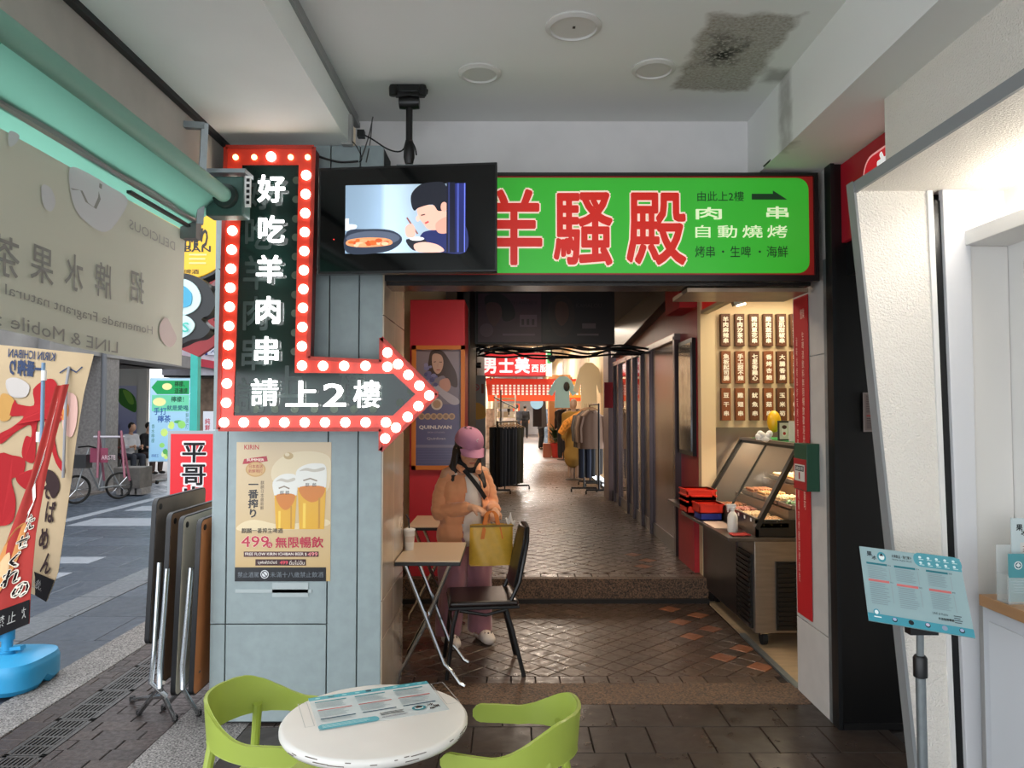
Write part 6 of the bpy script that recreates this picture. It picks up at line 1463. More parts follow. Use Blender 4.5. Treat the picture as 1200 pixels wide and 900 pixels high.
# bright goods along the far walls
random.seed(8)
for k in range(9):
    y = 26+k*1.7; t = thing('display_rack', 'distant display rack of %s along the bright passage' % ['grey-pink goods', 'tan goods', 'dark blue goods', 'sandy goods', 'blue-grey goods', 'mauve goods, sixth from the front', 'brown goods, seventh from the front', 'navy goods, next to last', 'beige goods, farthest of all'][k], 'rack', (-.75, y, .2), group='distant display racks')
    s_ = -1 if k % 2 else 1; x = -.7 if s_ < 0 else 1.72
    MB().box(x-.2, x+.2, y, y+.9, .2, 1.7).build('body', M('rack_%d' % (k % 5), ['#8c7f84', '#a8958a', '#4c4a58', '#b9a08c', '#6d7f92'][k % 5], .7, vary=.4, scale=5), t)
for i, (x, y, cc, w, em) in enumerate(((603, 476, '#dfe8ff', 16, 2.5), (604, 477.5, '#d9552a', 7, 1.0))):
    pass
ods = thing('orange_sign', 'small orange hanging sign deep in the bright passage', 'sign', P(604, 480, 36)); a, b = P(601, 487, 36), P(609, 473, 36); MB().box(a.x, b.x, 36, 36.1, a.z, b.z).build('panel', M('far_orange', '#d9552a', .5, emit=.6), ods); MB().tube([((a.x+b.x)/2, 36.05, b.z), ((a.x+b.x)/2, 36.05, 3.92)], .02, 5).build('hanger', galv, ods)
rsn = thing('round_blue_sign', 'round pale blue sign on a dark post by the tan column', 'sign', P(628, 472, 22)); MB().lathe([(.0001, 0), (.19, 0), (.19, .04), (.0001, .04)], P(629, 472, 22), 24, 'Y').build('disc', M('disc_blue', '#9fd0e6', .5, emit=.5), rsn); MB().box(P(624, 0, 22.1).x, P(634, 0, 22.1).x, 22.1, 22.2, P(0, 500, 22.1).z, P(0, 460, 22.1).z).build('dark_board', M('board_dark', '#1c1d24', .5), rsn); MB().tube([P(629, 460, 22.15), Vector((P(629, 0, 22.15).x, 22.15, 3.92))], .02, 5).build('hanger', galv, rsn)
bcl = thing('hanging_coat', 'long grey-blue coat hanging beside the tan column', 'garment', P(634, 490, 23)); 
MB().prism([P(*p, 23.0) for p in ((632, 466), (639, 464), (641, 500), (630, 503))], (0, .15, 0)).build('cloth', M('cloth_greyblue', '#5f6672', .85), bcl); MB().tube([P(636, 464, 23.05), Vector((P(636, 0, 23.05).x, 23.05, 3.92))], .01, 5).build('hanger', galv, bcl)
# ================================================ FOOD STALL
ct = thing('stall_counter', 'stainless steel refrigerated counter with black louvred panels', 'counter', (2.1, 5.7, 0))
stl = M('counter_steel', '#8f8478', .34, metal=.75, vary=.1, scale=5, stretch=(1, 1, 8))
MB().box(1.66, 2.9, 5.08, 6.42, .1, .72).build('body', stl, ct, bevel=.004)
MB().box(1.47, 2.9, 5.04, 6.42, .72, .745).build('worktop', M('worktop_steel', '#5e5650', .3, metal=.7, vary=.15, scale=6), ct, bevel=.003)
for nm, x0, x1, y0, y1 in (('front', 1.80, 2.28, 5.065, 5.08),):
    MB().box(x0, x1, y0, y1, .12, .58).build('louvre_backing', blackm, ct)
    for k in range(14): MB().box(x0+.01, x1-.01, y0-.014, y0, .135+k*.032, .152+k*.032).build('louvre_slat', blackm, ct)
MB().box(1.645, 1.66, 5.12, 5.42, .12, .62).build('louvre_backing', blackm, ct)
for k in range(14): MB().box(1.632, 1.645, 5.13, 5.41, .135+k*.034, .152+k*.034).build('louvre_slat', blackm, ct)
MB().box(1.645, 1.66, 5.45, 6.40, .12, .70).build('side_panel', M('side_steel', '#4c4644', .3, metal=.8, vary=.15, scale=4), ct)
for (x, y) in ((1.74, 5.16), (2.7, 5.16), (1.74, 6.3)):
    MB().lathe([(.045, -.018), (.045, .018)], (x, y, .046), 16, 'X').build('caster', rubber, ct); MB().box(x-.03, x+.03, y-.03, y+.03, .075, .1).build('caster_plate', chrome, ct)
rc = thing('red_cabinet', 'red lacquered low cabinet at the far end of the steel counter', 'cabinet', (1.7, 6.8, .2)); MB().box(1.60, 1.66, 6.5, 7.1, .2, .74).build('side', red_paint, rc); MB().box(1.50, 1.66, 6.45, 7.1, .74, .765).build('top', M('worktop_steel', '#5e5650', .3), rc)
cs = thing('food_case', 'slanted glass food display case with black frame on the steel counter', 'display case', (2.1, 5.75, .745))
X0, X1, Y0, Y1, ZB, ZT = 1.675, 1.98, 5.09, 6.36, .87, 1.36
MB().box(X0, X0+.02, Y0, Y1, .745, ZB).build('lower_band', M('band_steel', '#5d5349', .3, metal=.7), cs)
for k in range(9): MB().box(X0-.003, X0, Y0+.09+k*.14, Y0+.115+k*.14, .835, .858).build('price_tag', stucco_plain, cs)
MB().box(X0, 2.9, Y0, Y0+.02, .745, .86).build('end_band', blackm, cs)
MB().bar((X0, Y0+.01, .80), (X1, Y0+.01, ZT), .03, .055, (0, 1, 0)).build('near_frame', blackm, cs)
MB().bar((X0, Y1-.01, .86), (X1, Y1-.01, ZT), .03, .04, (0, 1, 0)).build('far_frame', blackm, cs)
MB().bar((X0+.02, (Y0+Y1)/2, ZB), (X1-.01, (Y0+Y1)/2, ZT-.02), .014, .014, (0, 1, 0)).build('mullion', blackm, cs)
MB().bar((X1, Y0, ZT-.01), (X1, Y1, ZT-.01), .025, .025).build('top_rail', blackm, cs)
gls = M('case_glass', '#e9efe9', .05, alpha=.06)
for a_, b_ in ((Y0+.03, (Y0+Y1)/2-.01), ((Y0+Y1)/2+.01, Y1-.03)): MB().add([(X0+.012, a_, ZB), (X0+.012, b_, ZB), (X1-.012, b_, ZT-.02), (X1-.012, a_, ZT-.02)], [(0, 1, 2, 3)]).build('glass_pane', gls, cs)
MB().box(X1-.02, 2.62, Y0, Y1, ZT, ZT+.02).build('roof_panel', M('roof_steel', '#8f857a', .3, metal=.5), cs)
MB().box(X1+.02, 2.55, Y0+.02, Y1-.2, ZT+.02, ZT+.024).build('green_mat', M('mat_green', '#1f9a4c', .5), cs)
MB().box(2.6, 2.64, Y0, Y1, .745, ZT).build('back_panel', M('case_back', '#a58a68', .4), cs)
MB().box(X0+.03, 2.6, Y0+.03, Y1-.03, .745, .80).build('case_floor', M('case_floor', '#6e5f50', .4), cs)
MB().box(X0+.235, 2.6, Y0+.03, Y1-.03, .80, .92).build('rear_shelf', M('case_floor', '#6e5f50', .4), cs)
MB().box(X0+.465, 2.6, Y0+.03, Y1-.03, .92, 1.04).build('rear_shelf', M('case_floor', '#6e5f50', .4), cs)
lamp('case_lamp', 'AREA', (2.2, 5.7, 1.345), 9, (1.0, .86, .62), .1, 1.1, rot=(0, 0, 0))
# trays and food
tray_m = M('tray_steel', '#9a948c', .3, metal=.7); random.seed(21)
skc = [M('meat_a', '#c08a50', .5, vary=.3, scale=60), M('meat_b', '#9c5c34', .5, vary=.3, scale=60), M('meat_c', '#d8b488', .5, vary=.2, scale=60), M('meat_d', '#b06a5a', .5, vary=.3, scale=60)]
stick = M('bamboo', '#d9bd86', .6); green_m = M('veg_green', '#3f7a2a', .5, vary=.4, scale=50)
skm = {}
def skewer_mesh(k, n):
    if (k, n) in skm: return skm[(k, n)]
    m = MB(); m.bar((0, -.13, 0), (0, .13, 0), .004, .004, mi=0)
    for i in range(n): m.sphere((0, -.09+i*.19/n, .002), (.014, .085/n, .012), 6, 5, mi=1)
    skm[(k, n)] = m.mesh('skewer', [stick, skc[k]], 60); return skm[(k, n)]
tn = 0
trays = [(1.80, 5.22, .806, 0), (1.80, 5.50, .806, 2), (1.80, 5.78, .806, 3), (1.80, 6.06, .806, 1), (2.02, 5.22, .926, 4), (2.02, 5.50, .926, 2), (2.02, 5.78, .926, 0), (2.02, 6.06, .926, 1), (2.25, 5.22, 1.046, 1), (2.25, 5.50, 1.046, 2), (2.25, 5.78, 1.046, 0), (2.25, 6.06, 1.046, 2)]
kn = ['golden skewers', 'brown meat skewers', 'pale skewers', 'reddish skewers', 'leafy greens']
rown = ['front row', 'front row', 'front row', 'front row', 'second row', 'second row', 'second row', 'second row', 'raised rear row', 'raised rear row', 'raised rear row', 'raised rear row']
posn = ['nearest', 'second', 'third', 'farthest']
for i, (x, y, z, k) in enumerate(trays):
    t = thing('food_tray', 'steel tray of %s, %s in the %s of the glass case' % (kn[k], posn[i % 4], rown[i]), 'tray', (x, y, z), group='trays in the food case')
    MB().box(x-.10, x+.10, y-.13, y+.13, z, z+.004).box(x-.10, x-.096, y-.13, y+.13, z, z+.03).box(x+.096, x+.10, y-.13, y+.13, z, z+.03).box(x-.1, x+.1, y-.13, y-.126, z, z+.03).box(x-.1, x+.1, y+.126, y+.13, z, z+.03).build('dish', tray_m, t)
    if k < 4:
        for j in range(14):
            o = bpy.data.objects.new('skewer', skewer_mesh(k, 4+(j % 2))); COL.objects.link(o)
            lay = j//7; o.location = (x-.075+(j % 7)*.025, y+random.uniform(-.006, .006), z+.018+lay*.024); o.rotation_euler = (0, 0, random.uniform(-.12, .12))
            tag(o, kn[k][:-1]+' lying in the %s tray of the %s' % (posn[i % 4], rown[i]), 'skewer', 'skewers in the %s tray, %s' % (posn[i % 4], rown[i]))
    else:
        g2 = MB()
        for j in range(60):
            p = Vector((x+random.uniform(-.08, .08), y+random.uniform(-.1, .1), z+.01+random.random()*.05)); a = random.random()*6.28; d = Vector((cos(a), sin(a), random.random()*.6)).normalized()*.04; w = Vector((-sin(a), cos(a), 0))*.015
            g2.add([p, p+d*.5+w, p+d, p+d*.5-w], [(0, 1, 2, 3)])
        g2.build('leafy_greens', green_m, None, 'heap of dark green leaves in the steel tray of the glass case', cat='vegetables', kind='stuff')
# things on and around the counter
def bin_(name, label, x, y, z, w, d, h, mat):
    t = thing(name, label, 'basket', (x, y, z)); m = MB()
    for k, (a_, b_, c_, d_) in enumerate(((-1, 1, -1, -.94), (-1, 1, .94, 1), (-1, -.94, -1, 1), (.94, 1, -1, 1))): m.box(x+a_*w/2, x+b_*w/2, y+c_*d/2, y+d_*d/2, z, z+h)
    m.box(x-w/2, x+w/2, y-d/2, y+d/2, z, z+.006); m.build('body', mat, t)
    r = MB()
    for a_, b_, c_, d_ in ((-1.06, 1.06, -1.06, -.94), (-1.06, 1.06, .94, 1.06), (-1.06, -.94, -1, 1), (.94, 1.06, -1, 1)): r.box(x+a_*w/2, x+b_*w/2, y+c_*d/2, y+d_*d/2, z+h-.012, z+h)
    r.build('rim', mat, t)
    for s in (-1, 1): MB().box(x+s*w/2*.8-.01, x+s*w/2*.8+.01, y-d/2*1.07, y-d/2*1.0, z+.01, z+h).build('rib', mat, t)
    return t
redp = M('plastic_red', '#d8301c', .35); bluep = M('plastic_blue', '#22348c', .35)
bx0 = 1.53
bin_('plastic_basket', 'blue plastic basket at the bottom front of the red stack', 1.575, 5.95, .745, .17, .2, .085, bluep)
bin_('plastic_basket', 'red plastic basket nested over the blue one', 1.575, 5.95, .80, .19, .22, .075, redp)
for k in range(3): bin_('plastic_basket', ['red plastic basket at the bottom of the far stack', 'red plastic basket in the middle of the far stack', 'red plastic basket topmost of the far stack'][k], 1.57, 6.25, .765+k*.045, .24, .26, .1, redp)
sb_ = thing('spray_bottle', 'translucent white spray bottle on the steel counter', 'bottle', (1.578, 5.3, .745))
MB().lathe([(.0001, 0), (.033, 0), (.036, .01), (.036, .10), (.03, .125), (.014, .145), (.014, .16)], (1.578, 5.3, .745), 20).build('body', M('bottle_white', '#dcdad2', .3), sb_)
MB().box(1.54, 1.60, 5.288, 5.312, .915, .94).build('nozzle', stucco_plain, sb_); MB().lathe([(.017, .155), (.017, .175), (.01, .18)], (1.578, 5.3, .745), 14).build('collar', stucco_plain, sb_); MB().bar((1.555, 5.3, .92), (1.545, 5.3, .885), .01, .006).build('trigger', stucco_plain, sb_)
MB().surf(lambda u, v: (1.52+.13*u, 5.10+.10*v+.02*u, .752+.008*sin(u*9)*sin(v*7)), 10, 8, .004).build('cloth', M('cloth_rag_red', '#a3241f', .8), None, 'crumpled red cloth on the corner of the steel counter', cat='cloth')
bpy.data.objects['cloth'].name = 'red_rag' if False else bpy.data.objects['cloth'].name
MB().box(1.49, 1.64, 5.45, 5.78, .745, .749).build('paper_sheet', M('paper_pink', '#cdb3a4', .6), None, 'pale paper sheet lying flat on the steel counter before the baskets', cat='paper')
# on top of the case
yl = MB(); yc = P(907, 494, 5.75); yl.sphere(yc, (.052, .052, .085), 20, 14); yl.build('yellow_egg_ornament', M('egg_yellow', '#e9b420', .35), None, 'tall yellow egg-shaped ornament on top of the glass case', cat='ornament').location.z += 0
wc = thing('white_ornament', 'white cloud-shaped ornament left of the yellow egg', 'ornament', P(895, 507, 5.6))
w0 = P(895, 506, 5.6)
m = MB()
for k in range(7): m.sphere((w0.x-.04+.014*k, 5.6, ZT+.05+.02*sin(k*1.3)), .026, 10, 8)
m.build('puffs', stucco_plain, wc); MB().box(w0.x-.05, w0.x+.05, 5.57, 5.63, ZT+.024, ZT+.035).build('foot', stucco_plain, wc)
pf = thing('small_picture', 'small framed picture with a red and white face shape on the glass case', 'picture', P(919, 503, 5.5)); a, b = P(912, 510, 5.5), P(926, 493, 5.5)
MB().box(a.x, b.x, 5.5, 5.515, ZT+.024, b.z).build('frame', M('frame_dark', '#3a3634', .5), pf); c = Pic((0, 0, 10, 10), fn=lambda u, v, d: Vector((a.x+.01+(b.x-a.x-.02)*u, 5.499-d, ZT+.034+(b.z-ZT-.05)*v))); c.rect(0, 0, 10, 10, '#c9c2b4'); c.ell(5, 5, 3, 3.4, '#e4dcd0'); c.ell(5, 6.5, 1.6, 1, '#b32a2a'); c.ell(5, 2.6, 2.6, 1.2, '#4b2f2a'); c.build('picture_print', pf, PRINT)
wf = thing('white_sign_card', 'white folded card standing at the near end of the glass case', 'card', P(930, 500, 5.25)); a, b = P(925, 525, 5.3), P(934, 490, 5.3); MB().box(a.x, b.x, 5.3, 5.306, ZT+.024, ZT+.17).build('card', stucco_plain, wf)
# menu plaques on the stall wall
plq = M('plaque_wood', '#5a3218', .5, vary=.2, scale=14, stretch=(1, 1, .2)); plq2 = M('plaque_wood_light', '#7d4420', .5, vary=.2, scale=14, stretch=(1, 1, .2)); wl3 = M('plaque_letter', '#efe6d6', .5)
PLY = 6.46
pxs = [850, 866.7, 883.5, 900, 915.6, 931.5, 947]; pys = [386.7, 430.4, 473.8]
txt = [['羊肉麻辣串', '牛肉沙茶串', '豬肉蔥花串', '雞肉蔬菜串', '里肌甜椒串', '五花秋葵串', '鮮蝦干貝串'], ['魚板起司腸', '手工甜不辣', '七里香雞心', '香烤杏鮑', '大腸香腸', '糯米腸串', '米血糕串'], ['豆干串', '雞翅串', '魷魚串', '香菇串', '玉米筍', '青椒串', '金針菇']]
on = ['leftmost', 'second from the left', 'third from the left', 'fourth from the left', 'fifth from the left', 'sixth from the left', 'seventh from the left']
for r_ in range(3):
    for k in range(7):
        cpt = P(pxs[k]+(0 if r_ == 0 else .6), pys[r_], PLY)
        if k == 6: cpt = P(pxs[k], pys[r_], PLY)
        t = thing('menu_plaque', 'dark wooden menu plaque with white characters, %s row, %s' % (['top', 'middle', 'bottom'][r_], on[k]), 'plaque', (cpt.x, PLY, cpt.z-.14), group='menu plaques on the stall wall')
        MB().box(cpt.x-.0405, cpt.x+.0405, PLY-.012, PLY+.038, cpt.z-.141, cpt.z+.141).build('board', plq if (r_ == 0 or k in (2, 4)) else plq2, t, bevel=.002)
        s = txt[r_][k]; n = len(s); mb = MB()
        for j, ch in enumerate(s):
            vs, fs = glyphs(ch, .03); hh = .046; cz = cpt.z+.118-(j+.5)*.236/n
            mb.add([(cpt.x+(v[0]-.5)*.052, PLY-.0135-v[2]*.05, cz+(v[1]-.5)*hh) for v in vs], fs)
        mb.build('lettering', wl3, t, smooth=None)
# stall header and track lights
hd3 = thing('stall_header', 'red header sign with a white logo above the food stall', 'sign', (1.7, 5.9, 2.48))
hy0, hy1 = 4.9, 6.4
MB().box(1.655, 1.70, hy0, hy1, 2.47, 2.78).build('panel', M('header_red', '#c01f1a', .4, emit=.15), hd3); MB().box(1.645, 1.71, hy0, hy1, 2.44, 2.47).build('lower_trim', M('trim_beige', '#a99879', .5), hd3)
c = Pic((0, 0, 10, 10), fn=lambda u, v, d: Vector((1.655-d, 6.35-.6*u, 2.48+.3*v)), eps=.001); c.ring(5.5, 4.5, 2.8, .9, '#f0e4d8'); c.stroke([(4.2, 3), (5.5, 7), (6.8, 3)], .8, '#f0e4d8'); c.build('logo_print', hd3, PRINT)
for i, (x, y) in enumerate(((1.92, 6.0), (2.02, 5.8), (2.16, 5.75))):
    t = thing('track_light', ['black track light nearest the red header', 'black track light second from the red header', 'black track light deepest in the stall'][i], 'lamp', (x, y, 2.45)); cc = P((868, 886, 905)[i], (352, 346, 342)[i], 6.0)
    MB().bar(cc+Vector((-.07, 0, -.015)), cc+Vector((.05, 0, .03)), .07, .07, (0, 0, 1)).build('head', blackm, t); MB().bar(cc+Vector((-.03, -.01, -.045)), cc+Vector((.03, -.01, -.03)), .05, .012).build('lens', M('lamp_lens', '#fff0d0', .3, emit=6), t); MB().tube([cc, (cc.x, cc.y, 2.79)], .01, 8).build('stem', blackm, t)
# ================================================ TABLES AND CHAIR IN THE MOUTH OF THE PASSAGE
top_m = M('table_cream', '#cfb89c', .3); 
def fold_table(label, x0, x1, y0, y1):
    t = thing('folding_table', label, 'table', ((x0+x1)/2, (y0+y1)/2, 0), group=None)
    MB().box(x0, x1, y0, y1, .742, .75).build('table_top', top_m, t, bevel=.003); MB().box(x0-.002, x1+.002, y0-.002, y1+.002, .722, .743).build('edge_band', edge_m, t, bevel=.004)
    for y in (y0+.1, y1-.1):
        MB().tube([(x0+.04, y, .72), (x0+.16, y, .42), (x1-.10, y, .14), (x1-.06, y, .1), (x1-.01, y, .03), (x1+.02, y, .013)], .012, 8).build('leg', chrome, t)
        MB().tube([(x1-.06, y+.02, .72), (x0+.16, y+.02, .36), (x0+.04, y+.02, .13), (x0+.01, y+.02, .08), (x0-.0, y+.02, .013)], .012, 8).build('leg', chrome, t)
    return t
fold_table('cream-topped folding table against the tiled pillar, with the drinking cup', -.655, -.285, 4.25, 4.86)
fold_table('cream-topped folding table behind the one with the cup', -.76, -.36, 5.5, 6.1)
cu = thing('drinking_cup', 'white takeaway cup with a black straw on the folding table', 'cup', (-.60, 4.6, .75))
CX = (480.5-598)*4.6/F
MB().lathe([(.0001, 0), (.026, 0), (.035, .12), (.0001, .12)], (CX, 4.6, .75), 24).build('body', M('cup_white', '#d9d2c8', .3, alpha=.92), cu); MB().lathe([(.037, .118), (.037, .126), (.02, .132), (.0001, .132)], (CX, 4.6, .75), 24).build('lid', stucco_plain, cu); MB().tube([(CX, 4.6, .86), (CX-.003, 4.6, .935), (CX-.022, 4.6, .965)], .005, 8).build('straw', blackm, cu)
MB().lathe([(.0305, .05), (.0325, .085)], (CX, 4.6, .75), 24).build('print_band', M('cup_print', '#c4b3a4', .4), cu)
# black padded chair
bk = thing('banquet_chair', 'black metal chair with padded seat and perforated tall back beside the woman', 'chair', (-.17, 4.72, 0), radians(7))
bl_ = M('chair_black', '#0c0b0b', .35); pad = M('seat_pad', '#241a17', .3)
m = MB().box(-.22, .2, -.2, .2, .42, .455); m.build('seat', pad, bk, world=False, bevel=.015, seg=3)
MB().box(-.225, .205, -.205, .205, .405, .425).build('seat_frame', bl_, bk, world=False, bevel=.005)
for s in (-1, 1):
    MB().tube([(-.17, .17*s, .41), (-.2, .185*s, .3), (-.235, .205*s, .0)], .013, 8).build('front_leg', bl_, bk, world=False)
    MB().tube([(.12, .17*s, .41), (.16, .185*s, .28), (.23, .205*s, .0)], .013, 8).build('rear_leg', bl_, bk, world=False)
    MB().tube([(-.16, .19*s, .40), (0, .19*s, .37), (.13, .19*s, .40)], .01, 8).build('side_brace', bl_, bk, world=False)
    MB().tube([(.14, .18*s, .42), (.205, .185*s, .56), (.255, .17*s, .80), (.265, .12*s, .875), (.267, 0, .888)], .013, 8).build('back_post', bl_, bk, world=False)
MB().tube([(-.2, -.19, .3), (-.2, .19, .3)], .009, 8).build('front_brace', bl_, bk, world=False); MB().tube([(.165, -.19, .27), (.165, .19, .27)], .009, 8).build('rear_brace', bl_, bk, world=False)
MB().surf(lambda u, v: (.19+.075*v+.0*u-.012*sin(pi*u), (-.165+.33*u)*(1-.25*max(0, v-.75)/.25*abs(2*u-1)), .52+.355*v), 10, 12, .02).build('backrest', bl_, bk, world=False, smooth=60)
# ================================================ PEOPLE
skin = M('skin', '#c99676', .5); skin2 = M('skin_light', '#d2a68c', .5); hairm = M('hair_dark', '#1c120e', .55, bump=.6, scale=60, stretch=(1, 1, .1))
def RX(a): return Matrix.Rotation(a, 3, 'X')
def RZ(a): return Matrix.Rotation(a, 3, 'Z')
wm = thing('person', 'woman in pink cap, peach jacket and mauve trousers looking down at a yellow bag', 'person', (-.315, 5.22, 0), radians(24))
hc = Vector((.0, -.07, 1.345)); tilt = RX(radians(24)) 
def hp(x, y, z): return hc+tilt @ Vector((x, y, z))*1.12
arms = []
SH = {-1: Vector((-.135, .0, 1.155)), 1: Vector((.135, .0, 1.155))}
EL = {-1: Vector((-.178, .02, .915)), 1: Vector((.185, -.01, .93))}
WR = {-1: Vector((-.035, -.235, .955)), 1: Vector((.125, -.245, .925))}
HD = {-1: Vector((.015, -.30, .945)), 1: Vector((.09, -.315, .91))}
body = [('e', hp(0, .005, .03), (.082, .10, .105), tilt), ('e', hp(0, -.025, -.035), (.062, .067, .076), tilt), ('c', (0, .01, 1.19), .05, hp(0, .02, -.05), .047),
        ('c', (-.13, 0, 1.165), .05, (.13, 0, 1.165), .05), ('e', (0, 0, 1.05), (.15, .10, .17)), ('e', (0, 0, .86), (.135, .10, .15)), ('e', (0, .01, .74), (.155, .11, .12))]
# face relief
body += [('c', hp(0, -.088, .012), .010, hp(0, -.105, -.022), .014), ('c', hp(-.018, -.078, -.058), .010, hp(.018, -.078, -.058), .010), ('e', hp(0, -.065, -.085), (.03, .024, .02), tilt),
         ('e', hp(-.074, .012, -.01), (.012, .022, .03), tilt), ('e', hp(.074, .012, -.01), (.012, .022, .03), tilt), ('e', hp(-.03, -.07, -.02), (.024, .018, .022), tilt), ('e', hp(.03, -.07, -.02), (.024, .018, .022), tilt)]
for s in (-1, 1):
    body += [('c', SH[s], .05, EL[s], .038), ('c', EL[s], .037, WR[s], .026)]
    d = (HD[s]-WR[s]).normalized(); side = d.cross(Vector((0, 0, 1))).normalized(); up = side.cross(d)
    body += [('c', WR[s], .024, WR[s]+d*.03+side*.012, .021), ('c', WR[s], .024, WR[s]+d*.045-side*.014, .02), ('c', WR[s]+d*.045+side*.014, .019, WR[s]+d*.045-side*.018, .018)]
    for k, (o, L) in enumerate(((-.026, .03), (-.009, .036), (.009, .034), (.026, .027))):
        b0 = WR[s]+d*.06+side*o; b1 = b0+d*L*.9-up*.012; b2 = b1+d*L*.3-up*L*.8; body += [('c', b0, .0095, b1, .009), ('c', b1, .009, b2, .0078)]
    t0 = WR[s]+d*.015-side*.02*s; t1 = t0-side*.02*s+d*.028-up*.012; body += [('c', t0, .012, t1, .0095), ('c', t1, .0095, t1+d*.02-up*.02, .0085)]
    body += [('c', (s*.08, .01, .72), .085, (s*.095, -.01, .40), .06), ('c', (s*.095, -.01, .40), .058, (s*.11, .02, .08), .04), ('c', (s*.11, .02, .06), .036, (s*.125, -.09, .035), .03)]
part_mesh('body', grow(body, .0062, 3), skin, wm)
# face: eyes, brows, mouth as thin pieces on the head
fm_ = MB()
for s in (-1, 1):
    fm_.tube([hp(s*.045, -.081, -.006), hp(s*.032, -.0905, -.009), hp(s*.018, -.0915, -.006)], .0028, 6)
fm_.build('eyelids', M('lash_dark', '#2a1a14', .6), wm, world=False)
fb_ = MB()
for s in (-1, 1): fb_.tube([hp(s*.048, -.078, .018), hp(s*.033, -.089, .022), hp(s*.016, -.092, .018)], .003, 6)
fb_.build('eyebrows', hairm, wm, world=False)
MB().tube([hp(-.018, -.0885, -.058), hp(0, -.0925, -.057), hp(.018, -.0885, -.058)], .0042, 8).build('lips', M('lips', '#a85a50', .4), wm, world=False)
# shirt
shirt = [('c', (-.09, 0, 1.15), .054, (.09, 0, 1.15), .054), ('e', (0, -.005, 1.02), (.13, .112, .19)), ('e', (0, -.008, .86), (.13, .125, .19)), ('c', (-.04, -.008, .74), .122, (.04, -.008, .74), .122)]
part_mesh('shirt', grow(shirt, .012, 4), M('shirt_cream', '#d9cfc4', .85, bump=.1, scale=40), wm, disp=.008, dscale=12)
# jacket: boxy body open in front, two sleeves
pm = M('jacket_peach', '#dc9668', .8, sheen=.3, bump=.08, scale=50)
jk = [('c', (-.12, .005, 1.145), .06, (.12, .005, 1.145), .06), ('c', (-.05, .0, 1.05), .132, (.05, .0, 1.05), .132), ('c', (-.055, .0, .9), .142, (.055, .0, .9), .142), ('c', (-.055, .0, .74), .15, (.055, .0, .74), .15)]
jm = grow(jk, .0105, 5)
for v in jm.vertices: v.co += v.normal*(noise.noise(Vector((v.co.x*22, v.co.y*22, v.co.z*7)))*.007+noise.noise(v.co*30)*.003)
jo = part_mesh('jacket', jm, pm, wm, cut=lambda co: co.z < .665 or (co.y < -.04 and abs(co.x-.02) < .045+.05*max(0, (1.16-co.z)/.5)))
so = jo.modifiers.new('s', 'SOLIDIFY'); so.thickness = .009
for s in (-1, 1):
    w_ = WR[s]*.88+EL[s]*.12; mid = (SH[s]+EL[s])/2+Vector((s*.014, .01, 0))
    sm = grow([('c', SH[s]+Vector((-s*.01, 0, -.005)), .058, mid, .060), ('c', mid, .060, EL[s]+Vector((s*.008, .0, -.012)), .058), ('c', EL[s]+Vector((s*.006, 0, -.012)), .057, w_*.9+EL[s]*.1, .048), ('c', w_*.93+EL[s]*.07, .033, w_, .031)], .009, 4)
    for v in sm.vertices: v.co += v.normal*(noise.noise(Vector((v.co.x*18, v.co.y*18, v.co.z*40+s*9)))*.007)
    part_mesh('sleeve', sm, pm, wm)
hem = grow([('c', (-.05, .0, .685), .148, (.05, .0, .685), .148), ('c', (-.05, .0, .665), .14, (.05, .0, .665), .14)], .012, 3)
part_mesh('jacket_hem', hem, M('jacket_peach', '#dda27a', .8), wm, cut=lambda co: co.z > .70 or co.z < .64 or (co.y < -.05 and abs(co.x-.03) < .09))
MB().tube([(-.05, -.10, 1.19), (-.075, -.05, 1.225), (-.04, .05, 1.235), (.04, .05, 1.235), (.08, -.05, 1.225), (.06, -.10, 1.18)], .022, 8).build('collar', M('jacket_peach', '#dda27a', .8), wm, world=False, smooth=60)
# wide trousers
tr = [('c', (-.05, .0, .72), .135, (.05, .0, .72), .135)]
for s in (-1, 1): tr += [('c', (s*.08, .0, .66), .11, (s*.10, -.005, .38), .094), ('c', (s*.10, -.005, .38), .093, (s*.115, .01, .12), .088), ('c', (s*.115, .01, .12), .088, (s*.118, .015, .07), .085)]
tm = grow(tr, .0115, 4)
for v in tm.vertices: v.co += v.normal*(noise.noise(Vector((v.co.x*16, v.co.y*16, v.co.z*5)))*.02)
part_mesh('trousers', tm, M('trousers_mauve', '#9a6670', .75, sheen=.4), wm, cut=lambda co: co.z < .055)
# clogs
crocs = M('clog_cream', '#ded0c4', .5)
for s in (-1, 1):
    me = grow([('e', (s*.125, -.095, .045), (.052, .075, .045)), ('e', (s*.122, .0, .035), (.045, .09, .036)), ('e', (s*.126, -.13, .036), (.05, .045, .034)), ('c', (s*.12, .06, .02), .022, (s*.126, -.14, .02), .022)], .009, 3)
    sh_ = part_mesh('clog', me, crocs, wm, cut=lambda co: co.z < .0)
    hm = MB()
    for k in range(6): hm.sphere((s*.126+.024*cos(k*1.1), -.115+.025*sin(k*1.1), .083-.004*(k % 2)), .006, 8, 6)
    hm.build('vent_holes', M('hole_dark', '#5b4a48', .6), sh_, world=False)
